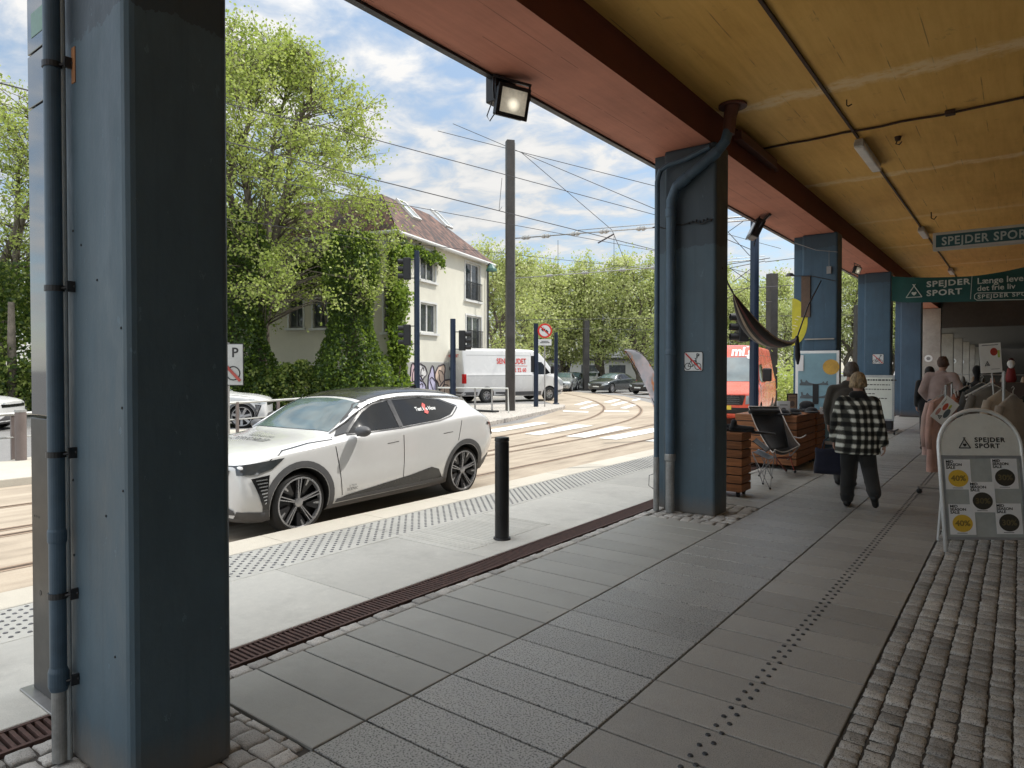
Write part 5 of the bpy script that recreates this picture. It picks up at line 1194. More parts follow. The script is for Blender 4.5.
w = MB(); w.tube([So + Sd * (SW - 3) + nS * .1, So + Sd * (SW - 4) + nS * .1 + Vector((0, 0, 6))], .05, 5)
leafmass('climbing_ivy', 'dark ivy band across the upper side wall of the old house', 'ivy', swall, 2600, .17, [M_ivy, M_ivy2], 14, None, w)
hp = [ap(-60, 24), ap(60, 25), ap(228, 26.2), ap(300, 26.6), ap(388, 28.2)]
def hedgef(rnd):
    f = rnd.random() * 4; i = min(3, int(f)); c = hp[i].lerp(hp[i + 1], f - i); top = 1.65 + .22 * math.sin(f * 9) + .14 * math.sin(f * 23)
    z = top * math.sqrt(rnd.random()) * (1.02); yy = rnd.gauss(0, .35) * (1.1 - .3 * z / top); dd = Vector((-FW.x, -FW.y, 0)) * (.55 + .2 * math.sin(f * 31) - .3 * (z / top) ** 2 + yy); return c + dd + Vector((rnd.gauss(0, .05), 0, z)), (1 if rnd.random() < .45 else 0)
w = MB(); [w.tube([hp[i].lerp(hp[i + 1], k / 6), hp[i].lerp(hp[i + 1], k / 6) + Vector((.1, 0, 1.3))], .03, 5) for i in range(4) for k in range(6)]
leafmass('hedge', 'low clipped green hedge along the street in front of the old house', 'hedge', hedgef, 30000, .13, [M_hed, M_ivy], 12, None, w)
# trees beyond the junction
bgl = ['round light green tree left of the big catenary mast', 'light green tree right of the big catenary mast', 'tree behind the no left turn sign', 'tall light green tree over the dark grey estate car', 'open crowned tree beside the second column', 'tree behind the red van, right of the second column', 'tree behind the blue traffic light pole', 'tree seen between third and fourth columns', 'tree seen between the fourth and fifth columns', 'darker tree under the far street lamp', 'distant tree left of the red van']
M_bg = leafmat('far leaf', (.42, .45, .18), (.62, .62, .32), .5); M_bg2 = leafmat('far leaf shade', (.30, .34, .12), (.46, .49, .22), .5)
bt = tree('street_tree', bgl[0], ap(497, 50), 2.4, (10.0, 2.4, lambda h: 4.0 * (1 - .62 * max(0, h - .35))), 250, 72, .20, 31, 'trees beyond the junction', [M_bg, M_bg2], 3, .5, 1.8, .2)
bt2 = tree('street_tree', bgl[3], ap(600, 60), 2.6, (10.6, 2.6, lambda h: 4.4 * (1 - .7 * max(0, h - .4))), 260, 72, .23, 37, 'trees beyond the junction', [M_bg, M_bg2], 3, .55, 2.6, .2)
for src, px, D, s, k in ((bt2, 533, 58, 1.0, 1), (bt, 563, 62, 1.02, 2), (bt, 638, 58, 1.05, 4), (bt, 727, 62, .9, 5), (bt2, 762, 70, .95, 6), (bt, 790, 58, .72, 8), (bt2, 850, 60, .98, 7), (bt2, 893, 62, .95, 8), (bt2, 700, 75, 1.1, 10), (bt, 668, 66, 1.0, 10)):
    n_ = dup(src, ap(px, D), px * .7, bgl[min(k, 10)]); n_.scale = (s, s, s * (1 + .05 * math.sin(px)))
lab = {790: 'low tree just left of the light blue shoe poster', 700: 'distant tree hidden behind the second column', 668: 'distant tree right of the feather flag'}
for o in COL.objects:
    if o.parent is None and o.name.startswith('street_tree'):
        for px, l_ in lab.items():
            if abs(o.rotation_euler.z - px * .7) < 1e-3: o['label'] = l_
def shrub(rnd):
    c = ap(786, 33); return c + Vector((rnd.gauss(0, .9), rnd.gauss(0, 1.6), abs(rnd.gauss(.8, .55)))), (1 if rnd.random() < .5 else 0)
w = MB(); w.tube([ap(786, 33), ap(786, 33) + Vector((0, 0, 1))], .05, 5); leafmass('bush', 'bright green bush between the red van and the shoe poster', 'bush', shrub, 4500, .14, [M_lf, M_bg2], 15, None, w)
# ------------------------------------------------------------------ masts, wires, signals, signs, railings
M_mast = pm('mast brown', (.07, .065, .06), .5, .5, .2, 2, .1, 30, 'World'); M_navypole = pm('navy pole', (.012, .022, .045), .4, .1, .15, 3, .05, 30, 'World'); M_galv = pm('galvanised steel', (.38, .38, .37), .45, .6, .12, 6, .1, 40, 'World')
def mast(px, D, h, w, label, name='catenary_mast', mat=None, group=None):
    p = ap(px, D, -.1); t = thing(name, label, 'mast', p, YAW + .25, group)
    m = MB(); m.box((-w / 2, -w / 2, 0), (w / 2, -w / 2 + .02, h)); m.box((-w / 2, w / 2 - .02, 0), (w / 2, w / 2, h)); m.box((-.012, -w / 2 + .02, 0), (.012, w / 2 - .02, h)); m.box((-w / 2 - .002, -w / 2 + .02, 0), (-w / 2 + .012, w / 2 - .02, h)); m.build('post', mat or M_mast, t)
    m = MB(); m.box((-w, -w, 0), (w, w, .04)); m.build('base_plate', M_dkmetal, t); return t, p
mt, mp = mast(510, 26, 10.5, .30, 'tall brown steel catenary mast in front of the white van'); mt['group'] = 'catenary masts'
m = MB(); m.box((.15, -.14, 0), (.175, .14, 10.4)); m.build('light_side', M_galv, mt)
mast(586, 53, 5.5, .42, 'brown catenary mast left of the dark grey estate car', group='catenary masts')
mast(771.5, 30, 5.95, .36, 'brown mast beside the blue traffic light pole, over the red van', group='catenary masts')
mast(834, 46, 6.6, .3, 'slim dark mast showing at the right edge of the third column', group='catenary masts')
mast(857, 40, 5.5, .3, 'dark mast close to the left edge of the fourth column', group='catenary masts')
M_wire = pm('wire dark', (.05, .05, .055), .5, .3, .1, 3, 0)
def wire(name, label, pts, r=.014, ext=0.):
    pts = [Vector(p) for p in pts]
    if ext: pts = [pts[0] + (pts[0] - pts[1]) * ext] + pts + [pts[-1] + (pts[-1] - pts[-2]) * ext]
    m = MB(); m.tube(pts, r, 5); return tag(m.build(name, M_wire), label, 'wire')
def lvl(px, py, z): return dp(px, py, (z - 1.65) * F / (368 - py))
wire('overhead_wire', 'upper tram wire passing over the mast and the old house roof', [lvl(225, 103, 7.2), lvl(380, 141, 7.2), lvl(652, 214, 7.2)], .011, .9)
wire('overhead_wire', 'lower tram wire parallel under the upper one', [lvl(120, 114, 5.6), lvl(380, 181, 5.6), lvl(652, 249, 5.6)], .011, .8)
wire('overhead_wire', 'thin lowest tram wire touching the old house roofline', [lvl(226, 218, 6.0), lvl(437, 211, 6.0).lerp(lvl(437, 232, 6.0), .0), lvl(601, 241, 6.0)][1:], .009, .8)
wire('overhead_wire', 'faint wire crossing the leaves of the tall plane tree', [lvl(228, 219, 6.2), lvl(376, 240, 6.2), lvl(640, 268, 6.2)], .010, .3)
wire('stay_wire', 'upper stay wire from the top of the tall mast to the right', [dp(513, 150, 26), dp(655, 186, 24)], .012, .6)
wire('stay_wire', 'second stay wire from the top of the tall mast to the right', [dp(520, 152, 26), dp(655, 209, 23)], .012, .6)
wire('stay_wire', 'diagonal stay wire from the mast top to the span beams', [dp(522, 153, 26), dp(612, 230, 25), dp(628, 268, 30)], .012)
wire('dropper_wire', 'thin vertical dropper beside the tall mast', [dp(502, 178, 25.5), dp(499, 211, 25.5), dp(502, 207, 25.5)], .010)
wire('overhead_wire', 'thin horizontal wire across the far trees', [dp(400, 322, 44), dp(655, 318, 44)], .018, .8)
wire('overhead_wire', 'second thin wire across the far trees', [dp(470, 327, 48), dp(655, 330, 48)], .014, .8)
def span(a, b, label, segs, r=.024):
    t = thing('span_beam', label, 'span beam', (0, 0, 0), 0, 'span beams carrying the tram wires'); a = Vector(a); b = Vector(b); m = MB()
    m.tube([a, b], r, 8); m.tube([a.lerp(b, .28) + Vector((0, 0, .12)), b + Vector((0, 0, .14))], r * .6, 6); m.build('rod', M_galv, t, smooth=True)
    for f in segs:
        m = MB(); p = a.lerp(b, f); d = (b - a).normalized(); m.cyl(p - d * .12, p - d * .03, .085, n=10); m.cyl(p + d * .03, p + d * .12, .085, n=10); m.cyl(p - d * .18, p + d * .18, .05, n=8); m.build('insulator', M_galv, t)
    return t
span(dp(513, 238.5, 26), dp(765, 219, 22), 'upper span beam with insulators from the tall mast to the right', (.06, .15, .28, .40, .55, .72))
span(dp(505, 279, 37.6), dp(765, 259, 31), 'lower span beam behind the first one, above the far trees', (.2, .35, .5, .62, .8))
for a, b in (((558, 240), (558, 268)), ((614, 236), (614, 268))): wire('dropper_wire', 'vertical dropper hanging at x%s between the span beams' % '' if False else ('left vertical dropper between the two span beams' if a[0] == 558 else 'right vertical dropper between the two span beams'), [dp(*a, 26), dp(*b, 26)], .009)
wire('steady_arm', 'short slanted arm under the upper span beam', [dp(598, 243, 25.2), dp(614, 234, 25.2)], .03)
m = MB(); 
for a, b in (((724, 219), (752, 216)), ((724, 222), (750, 219)), ((745, 220), (728, 232)), ((728, 232), (750, 256)), ((724, 265), (770, 258)), ((730, 268), (765, 261)), ((730, 268), (750, 282)), ((733, 282), (752, 268)), ((724, 300), (755, 284)), ((726, 290), (795, 285)), ((765, 262), (797, 258)), ((760, 302), (772, 302))): m.tube([dp(*a, 24), dp(*b, 24)], .013, 5)
tag(m.build('wire_bracket', M_wire), 'tangle of tram wire brackets and stays beside the blue traffic light pole', 'bracket')
# traffic signals
def head(t, x, z, side, n=3, s=1.):
    s *= .82
    m = MB(); m.box((x - .15 * s, -.12, z - .45 * s), (x + .15 * s, .12, z + .45 * s)); h = m.build('signal_head', M_black, t, bevel=.03)
    for k in range(n):
        c = z + .30 * s - k * .30 * s
        m = MB(); M = frame((x, -.12, c), (1, 0, 0), (0, 0, 1)) 
        if side: M = frame((x + side * .15 * s, 0, c), (0, side, 0), (0, 0, 1))
        q = [(.105, 0), (.11, .2), (.10, .2), (.098, .01)]; m.lathe([(a * s, b) for a, b in q], M, 16); m.build('visor', M_black, h)
        m = MB(); m.lathe([(.001, .012), (.09 * s, .008)], M, 14); m.build('lens', pm(('lens red', 'lens amber', 'lens green')[k % 3], ((.12, .01, .01), (.12, .07, .01), (.01, .1, .06))[k % 3], .15), h)
def signal_pole(px, D, h, heads, label, w=.13, name='traffic_light'):
    p = ap(px, D, -.05); t = thing(name, label, 'traffic light', p, YAW)
    m = MB(); m.cyl((0, 0, 0), (0, 0, h), w * .55, w * .5, 14); m.lathe([(w * .9, 0), (w * .9, .06), (w * .55, .1)], None, 14); m.build('pole', M_navypole, t, smooth=False)
    for x, z, sd, s in heads:
        m = MB(); m.box((min(0, x), -.02, z + .3 * s), (max(0, x), .02, z + .33 * s)); m.box((min(0, x), -.02, z - .33 * s), (max(0, x), .02, z - .3 * s)); m.build('bracket', M_dkmetal, t); head(t, x, z, sd, 3, s)
    return t
k25 = 25 / F
signal_pole(417, 25, 6.05, [(-.36, 1.7 + (368 - 269) * k25, -1, 1.1), (-.36, 1.7 + (368 - 335) * k25, -1, 1.05)], 'tall navy traffic light pole with two signal heads in front of the ivy corner', .2)
signal_pole(453, 24.6, 3.5, [(.34, 1.7 + (368 - 341) * k25, 1, 1.)], 'shorter navy traffic light with one head, left of the white van', .2)
signal_pole(556, 31, 3.35, [], 'plain navy post right of the white van front', .17, 'street_post')['category'] = 'post'
signal_pole(754, 17.5, 5.6, [(-.30, 1.65 + (368 - 325) * 17.5 / F, -1, 1.05)], 'tall navy pole with a signal head behind the hammock', .22)
t = thing('prohibition_sign', 'round red ringed no left turn sign on a navy post', 'sign', ap(536, 28.6, -.05), YAW)
m = MB(); m.cyl((0, 0, 0), (0, 0, 3.6), .1, n=14); m.build('post', M_navypole, t); kx = 28.6 / F; cx_, cz_ = 8.7 * kx, 1.7 + (368 - 331) * kx
m = MB(); m.cyl((cx_, -.06, 0), (cx_, -.06, cz_ + .25), .025, n=8); m.build('grey_post', M_galv, t)
M = frame((cx_, -.13, cz_), (1, 0, 0), (0, 0, 1)); m = MB(); m.lathe([(.001, .008), (.30, .008), (.31, 0), (.001, 0)], M, 28); m.build('ring', M_red, t); m = MB(); m.lathe([(.001, .012), (.235, .012)], M, 28); m.build('face', M_signw, t)
m = MB(); m.prism([(-.16, .02), (-.06, .13), (-.06, .06), (.02, .06), (.02, -.02), (-.06, -.02), (-.06, -.08)], M @ Matrix.Translation((0, .03, .013)), .004); m.prism([(.0, -.02), (.10, -.12), (.15, -.05), (.07, .05)], M @ Matrix.Translation((0, 0, .013)), .004); m.build('arrow_symbol', M_signblack, t)
m = MB(); m.prism([(-.2, .15), (-.16, .19), (.2, -.15), (.16, -.19)], M @ Matrix.Translation((0, 0, .019)), .003); m.build('red_stroke', M_red, t)
m = MB(); m.box((cx_ - .28, -.14, cz_ - .62), (cx_ + .28, -.12, cz_ - .36)); m.build('sub_plate', M_signw, t, bevel=.005); m = MB(); m.box((cx_ - .2, -.143, cz_ - .52), (cx_ + .2, -.141, cz_ - .49)); m.box((cx_ - .15, -.143, cz_ - .46), (cx_ + .15, -.141, cz_ - .43)); m.build('sub_plate_text', M_signblack, t)
m = MB(); zc = 1.7 + (368 - 364) * kx; m.box((-.22, -.1, zc - .35), (-.08, .1, zc + .35)); m.build('pedestrian_signal', M_black, t, bevel=.02)
# P sign with no stopping mark, left
t = thing('parking_sign', 'white parking sign with P and red crossed disc beside the big left column', 'sign', ap(233.5, 13, -.05), YAW); kx = 13 / F
m = MB(); m.cyl((-.12, .03, 0), (-.12, .03, 1.65 + 28 * kx), .03, n=10); m.build('post', M_galv, t)
m = MB(); z0, z1 = 1.65 - 15 * kx, 1.65 + 27 * kx; m.box((-.26, -.012, z0), (.20, .0, z1)); m.build('plate', M_signblack, t, bevel=.004); m = MB(); m.box((-.245, -.016, z0 + .015), (.185, -.0125, z1 - .015)); m.build('face', pm('dull sign white', (.36, .37, .36), .5, 0, .08, 4, .03), t)
text('letter', 'P', .26, frame((-.03, -.017, z1 - .26), (1, 0, 0), (0, 0, 1)), M_signblack, t, .02)
M = frame((.0, -.018, z0 + .24), (1, 0, 0), (0, 0, 1)); m = MB(); m.tube([M @ Vector((.13 * math.cos(2 * PI * k / 20), .13 * math.sin(2 * PI * k / 20), 0)) for k in range(20)], .012, 5, True); m.build('cycle_symbol', M_signblack, t)
m = MB(); m.prism([(-.16, .13), (-.12, .17), (.16, -.13), (.12, -.17)], M @ Matrix.Translation((0, 0, .012)), .004); m.build('red_stroke', pm('dull red', (.28, .05, .04), .5), t)
# street lamp by the house and a thin far lamp
t = thing('street_lamp', 'slender street lamp with green bell shade at the right end of the old house', 'street lamp', ap(488, 38, -.1), YAW); kx = 38 / F; zt = 1.65 + (368 - 262) * kx
m = MB(); m.tube([(0, 0, 0), (0, 0, zt - .3), (.03, 0, zt - .05), (.1, 0, zt), (.18, 0, zt - .08)], .05, 8); m.build('pole', M_dkmetal, t); m = MB(); m.lathe([(.03, 0), (.1, -.05), (.28, -.28), (.32, -.42), (.25, -.42), (.001, -.3)], Matrix.Translation((.2, 0, zt - .02)), 16); m.build('lamp_shade', pm('lamp green', (.03, .10, .08), .4), t)
for px, py, D, lab_ in ((541, 297, 60, 'thin street lamp far behind the no left turn sign'), (644, 296, 62, 'thin street lamp in front of the tree by the second column')):
    t = thing('street_lamp', lab_, 'street lamp', ap(px, D, -.1), YAW); zt = 1.65 + (368 - py) * D / F
    m = MB(); m.tube([(0, 0, 0), (0, 0, zt)], .06, 6); m.build('pole', M_dkmetal, t); m = MB(); m.lathe([(.02, .1), (.35, -.1), (.3, -.2), (.001, -.2)], Matrix.Translation((0, 0, zt)), 12); m.build('lamp_shade', M_dkmetal, t)
# railings
M_railing = pm('railing grey', (.42, .42, .40), .45, .4, .1, 4, .05, 30, 'World'); M_post = pm('brown post', (.16, .13, .12), .5, .2, .1, 4, .05, 30, 'World')
t = thing('railing', 'long grey tubular railing along the tram stop behind the white crossover', 'railing', (0, 0, 0))
rp = [ap(-40, 11.4, .82), ap(20, 12.2, .82), ap(120, 14.2, .8), ap(250, 17.2, .78), ap(330, 20.5, .78)]
m = MB(); m.tube(smoothline([tuple(p) for p in rp], 4), .032, 8); m.build('top_rail', M_railing, t, smooth=True)
m = MB(); m.tube([p - Vector((0, 0, .42)) for p in rp], .018, 6); m.build('lower_rail', M_railing, t)
for px, D in ((-20, 11.7), (12, 12.1), (90, 13.5), (160, 15), (237, 16.8), (278, 18.2), (330, 20.5)):
    m = MB(); p = ap(px, D, 0); m.box((p.x - .03, p.y - .03, -.05), (p.x + .03, p.y + .03, .80)); m.build('post', M_post, t)
t = thing('bollard', 'stout brown grey post with pale cap at the railing end, left edge of the photo', 'bollard', ap(20, 12, 0)); m = MB(); m.cyl((0, 0, 0), (0, 0, .86), .088, n=24); m.build('post', M_post, t); m = MB(); m.cyl((0, 0, .861), (0, 0, .90), .093, n=24); m.build('cap', M_galv, t)
t = thing('railing', 'short white railing around the foot of the tall catenary mast', 'railing', (0, 0, 0)); kx = 25 / F
pts = [ap(438, 25.5, .9), ap(508, 24.6, .9), ap(508.6, 24.6, -.02)]; m = MB(); m.tube(pts, .03, 8); m.build('top_rail', pm('railing white', (.62, .62, .58), .5, 0, .1, 4, .05), t)
for px in (475, 492): m = MB(); p = ap(px, 25, 0); m.cyl((p.x, p.y, 0), (p.x, p.y, .9), .035, n=8); m.build('post', M_galv, t)
m = MB(); a, b = ap(470, 25.5, 0), ap(499, 25, 0); m.box((min(a.x, b.x), min(a.y, b.y), 0), (max(a.x, b.x), max(a.y, b.y), .07)); tag(m.build('grating', M_dkmetal), 'dark flat grating on the island behind the short railing', 'grating')
# feather flag leaning beyond the second column
t = thing('feather_flag', 'grey and orange feather flag leaning out left of the second column', 'flag', (0, 0, 0))
D = 11.6; P = lambda px, py, k=0: dp(px, py, D) + Vector((0, 0, 0))
pole = [P(668, 445), P(655, 405), P(640, 375), P(628, 355), P(624, 350), P(629, 349), P(640, 353), P(650, 364), P(658, 380)]
m = MB(); m.tube(smoothline([tuple(p) for p in pole], 4), .008, 6); m.build('pole', M_dkmetal, t)
out = [(624, 350), (632, 350), (642, 355), (650, 365), (657, 379), (661, 400), (664, 432)]; inn = [(624, 351), (628, 356), (634, 366), (640, 376), (646, 388), (652, 402), (664, 434)]
fm = NT('flag cloth'); c = fm.coord('World'); n = fm.noise(c, 2.2, 3); n2 = fm.noise(fm.scaled(c, (3, 3, 1)), 2.6, 2)
fm.link(fm.mix(fm.ramp(n2, [(.50, (0, 0, 0)), (.56, (1, 1, 1))]), fm.ramp(n, [(.4, (.42, .43, .46)), (.55, (.75, .66, .68)), (.7, (.52, .56, .62))]), (.80, .33, .14)), fm.b.inputs['Base Color']); fm.b.inputs['Roughness'].default_value = .8
m = MB(); vs = []
for a, b in zip(smoothline(out, 3), smoothline(inn, 3)):
    for k in range(5): f = k / 4; p = P(a[0] + (b[0] - a[0]) * f, a[1] + (b[1] - a[1]) * f) + Vector((FW.x, FW.y, 0)) * .03 * math.sin(f * PI * 1.5 + a[1] * .1); vs.append(p)
m.add(vs, [(i * 5 + k, i * 5 + k + 1, i * 5 + 6 + k, i * 5 + 5 + k) for i in range(len(vs) // 5 - 1) for k in range(4)]); m.build('cloth', fm.m, t, smooth=True)
m = MB(); q = gp(671, 441, 0); m.cyl((pole[0].x, pole[0].y, 0), (pole[0].x, pole[0].y, .05), .22, n=20); m.cyl((pole[0].x, pole[0].y, .05), tuple(pole[0]), .02, n=8); m.build('foot', M_dkmetal, t)
# ------------------------------------------------------------------ people
M_skin = pm('skin', (.42, .25, .18), .55, 0, .08, 10, .1, 80, spec=.35)
def fabric(name, col, var=.15, bump=.4, rough=.9, scale=5.):
    t = NT(name); c = t.coord('Object'); n = t.noise(c, scale, 5, .6)
    t.link(t.ramp(n, [(.3, tuple(x * (1 - var) for x in col)), (.7, tuple(x * (1 + var) for x in col))]), t.b.inputs['Base Color'])
    t.b.inputs['Roughness'].default_value = rough; t.b.inputs['Sheen Weight'].default_value = .2
    t.bump(t.math('ADD', t.math('MULTIPLY', n, 1.5), t.math('MULTIPLY', t.noise(c, 180, 2), .25)), bump, .012); return t.m
def plaid():
    t = NT('black and white plaid wool'); c = t.coord('Object'); sp = t.n.new('ShaderNodeSeparateXYZ'); w = t.n.new('ShaderNodeVectorMath'); w.operation = 'ADD'
    nn = t.n.new('ShaderNodeTexNoise'); nn.inputs['Scale'].default_value = 5; t.link(c, nn.inputs['Vector']); s = t.n.new('ShaderNodeVectorMath'); s.operation = 'SCALE'; s.inputs[3].default_value = .022; t.link(nn.outputs['Color'], s.inputs[0]); t.link(c, w.inputs[0]); t.link(s.outputs[0], w.inputs[1]); t.link(w.outputs[0], sp.inputs[0])
    def stripe(v, per, ph=0): q = t.math('PINGPONG', t.math('ADD', v, ph), per / 2); return t.ramp(t.math('DIVIDE', q, per / 2), [(.34, (0, 0, 0)), (.72, (1, 1, 1))])
    a = stripe(t.math('ADD', sp.outputs[0], t.math('MULTIPLY', sp.outputs[1], .9)), .094, .02); b = stripe(sp.outputs[2], .10)
    f = t.math('MULTIPLY', t.math('ADD', a, b), .5); fine = t.math('ADD', f, t.math('MULTIPLY', t.math('SUBTRACT', t.noise(c, 90, 3, .7), .5), .45), clamp=True)
    t.link(t.ramp(fine, [(.08, (.010, .010, .009)), (.55, (.075, .075, .062)), (.82, (.46, .46, .40)), (1, (.74, .74, .66))]), t.b.inputs['Base Color']); t.b.inputs['Roughness'].default_value = .95
    t.bump(t.math('ADD', t.noise(c, 7, 4), t.math('MULTIPLY', t.noise(c, 200, 2), .3)), .5, .012); return t.m
def hand(b, wr, d, s, side, curl=.5):
    """palm, four unequal curled fingers and a thumb; wr wrist, d hand direction"""
    d = Vector(d).normalized(); lat = Vector((0, 1, 0)) - d * d.y; lat = lat.normalized(); inn = Vector((-side, 0, 0))
    wr = Vector(wr); pe = wr + d * .085 * s
    b.cap(wr - d * .02, .026 * s, wr + d * .02, .027 * s)
    for k in range(4): b.cap(wr + d * .02 + lat * (k - 1.5) * .012 * s, .016 * s, pe + lat * (k - 1.5) * .020 * s, .013 * s, 8)
    for k, L in enumerate((.062, .074, .07, .055)):
        p0 = pe + lat * (1.5 - k) * .0215 * s; p1 = p0 + (d * .85 + inn * curl * .5 + lat * (1.5 - k) * .06).normalized() * L * .5 * s; p2 = p1 + (d * (1 - curl * .9) + inn * curl).normalized() * L * .55 * s
        b.cap(p0, .0098 * s, p1, .0090 * s, 8); b.cap(p1, .0090 * s, p2, .0075 * s, 8)
    t0 = wr + d * .025 * s + lat * .022 * s; t1 = t0 + (d * .6 + lat * .7 + inn * .3).normalized() * .04 * s; t2 = t1 + (d * .95 + inn * .35).normalized() * .035 * s
    b.cap(t0, .014 * s, t1, .011 * s, 8); b.cap(t1, .011 * s, t2, .009 * s, 8)
def headshape(b, c, s, tilt=0.):
    R_ = Matrix.Rotation(tilt, 3, 'X'); q = lambda x, y, z: c + R_ @ Vector((x * s, y * s, z * s))
    b.ell(c, (.076 * s, .094 * s, .112 * s), 20, 14); b.ell(q(0, .035, -.055), (.052 * s, .055 * s, .055 * s), 14, 10); b.ell(q(0, .098, -.012), (.012 * s, .018 * s, .024 * s), 10, 8); b.cap(q(0, .09, .02), .008 * s, q(0, .108, -.022), .012 * s, 8)
    for sd in (-1, 1): b.ell(q(sd * .078, -.005, -.01), (.010 * s, .020 * s, .032 * s), 10, 8); b.ell(q(sd * .03, .085, .03), (.02 * s, .012 * s, .008 * s), 8, 6)
    b.ell(q(0, .088, -.058), (.024 * s, .010 * s, .008 * s), 10, 6)
    return q
def person(label, loc, rz, J, cloth, group=None):
    """J: joints; cloth: materials and shapes"""
    t = thing('person', label, 'person', loc, rz, group); S = J.get('s', 1.); g = lambda k: Vector(J[k])
    b = MB(); q = headshape(b, g('head'), S, J.get('tilt', 0)); b.cap(g('neck') + Vector((0, 0, -.06)), .055 * S, g('head') + Vector((0, -.01, -.06)), .05 * S)
    b.cap(g('chest') + Vector((-.05, 0, 0)), .088 * S, g('pelvis'), .10 * S); b.cap(g('chest') + Vector((.05, 0, .0)), .088 * S, g('pelvis'), .10 * S)
    for sd, L in ((-1, 'l'), (1, 'r')):
        b.cap(g('neck') + Vector((0, .01, -.09)), .042 * S, g('sh_' + L) + Vector((0, 0, -.01)), .042 * S); b.cap(g('sh_' + L), .052 * S, g('el_' + L), .038 * S); b.cap(g('el_' + L), .038 * S, g('wr_' + L), .026 * S)
        hand(b, g('wr_' + L), J.get('hd_' + L, (0, .1, -1)), S, sd, J.get('curl', .55))
        b.cap(g('pelvis') + Vector((sd * .07, 0, -.02)), .10 * S, g('kn_' + L), .055 * S); b.cap(g('kn_' + L), .055 * S, g('an_' + L), .038 * S)
        a = g('an_' + L); f = Vector(J.get('ft_' + L, (0, .16, -.05))); b.cap(a + Vector((0, -.02, -.03)), .034 * S, a + f * .9, .026 * S)
    remesh(b, 'body', M_skin, t, .0085, 2)
    # trousers
    b = MB()
    for sd, L in ((-1, 'l'), (1, 'r')):
        hp_ = g('pelvis') + Vector((sd * .075, 0, -.03)); w = cloth.get('leg', 1.)
        b.cap(hp_, .115 * S, g('kn_' + L), .082 * S * w); b.cap(g('kn_' + L), .082 * S * w, g('an_' + L) + Vector((0, 0, .02)), .068 * S * w)
        for k in range(3): pk = g('kn_' + L).lerp(g('an_' + L), .25 + .3 * k); b.ell(pk, (.080 * S * w, .084 * S * w, .03), 12, 6)
    b.cap(g('pelvis') + Vector((-.05, 0, .02)), .135 * S, g('pelvis') + Vector((.05, 0, .02)), .135 * S); remesh(b, 'trousers', cloth['trousers'], t, .013, 3)
    for sd, L in ((-1, 'l'), (1, 'r')):
        a = g('an_' + L); f = Vector(J.get('ft_' + L, (0, .16, -.05))); b = MB(); b.cap(a + Vector((0, -.03, -.035)), .044 * S, a + f, .038 * S); b.cap(a + Vector((0, 0, .03)), .046 * S, a + Vector((0, -.02, -.03)), .048 * S)
        b.cap(a + Vector((0, -.03, -.05)) , .03 * S, a + f + Vector((0, 0, -.012)), .03 * S); remesh(b, 'shoe', cloth['shoes'], t, .009, 2)
    # top: coat or shirt
    b = MB(); c0 = g('chest'); p0 = g('pelvis'); hem = cloth['hem']; wS, wH, dp_ = cloth['ws'], cloth['wh'], cloth['dp']
    n = 9; shz = g('sh_l').z + .03
    prof_ = []
    vs = []; N = 28
    zs = [hem + (shz - hem) * i / n for i in range(n + 1)]
    for i, z in enumerate(zs):
        f = i / n; w = wH + (wS - wH) * min(1, f * 1.15); w *= (1 - .30 * max(0, f - .88) / .12 * .9); d_ = dp_ * (1 + .12 * math.sin(f * PI)) * (1 - .35 * max(0, f - .85) / .15); ctr = p0.lerp(g('neck'), max(0, (z - p0.z) / (g('neck').z - p0.z)))
        for k in range(N): a = 2 * PI * k / N; fold = 1 + .035 * math.sin(a * 5 + z * 4) * (1 - f) ; vs.append((ctr.x + w * math.cos(a) * fold, ctr.y + d_ * math.sin(a) * fold, z))
    fs = [(i * N + k, i * N + (k + 1) % N, (i + 1) * N + (k + 1) % N, (i + 1) * N + k) for i in range(n) for k in range(N)] + [tuple(range(N - 1, -1, -1)), tuple(range(n * N, (n + 1) * N))]
    b.add(vs, fs); b.cap(g('neck') + Vector((-.03, 0, -.045)), .068 * S, g('neck') + Vector((.03, 0, -.045)), .068 * S)
    al = cloth.get('arm', 1.)
    for L in 'lr':
        b.cap(g('neck') + Vector((0, 0, -.09)), .07 * S, g('sh_' + L), .085 * S * al); b.cap(g('sh_' + L), .088 * S * al, g('el_' + L), .068 * S * al); e = g('el_' + L).lerp(g('wr_' + L), cloth.get('sleeve', .95)); b.cap(g('el_' + L), .068 * S * al, e, .056 * S * al)
    remesh(b, cloth.get('topname', 'jacket'), cloth['top'], t, .013, 3)
    # hair
    h = g('head'); rnd = random.Random(int(abs(loc[0] * 100))); b = MB(); hs = cloth.get('hair_s', 1.)
    b.ell(q(0, -.018, .022), (.086 * S * hs, .098 * S * hs, .108 * S * hs), 18, 12)
    for k in range(cloth.get('locks', 26)):
        a = rnd.random() * 2 * PI; z = rnd.random(); y = -.02 - abs(math.sin(a)) * .0; r_ = .078 * hs * math.sqrt(max(.05, 1 - (z * .9) ** 2)); px_ = math.cos(a) * r_; py_ = math.sin(a) * r_ * 1.15 - .02
        if py_ > .05 and z < .6: continue
        b.ell(q(px_, py_, -.045 * cloth.get('len', 1) + z * .15), (.022 * S, .022 * S, .03 * S), 8, 6)
    if cloth.get('len', 1) > 1: b.cap(q(0, -.03, 0), .078 * S, q(0, -.045, -.05 * cloth['len']), .072 * S)
    remesh(b, 'hair', cloth['hair'], t, .009, 1)
    return t
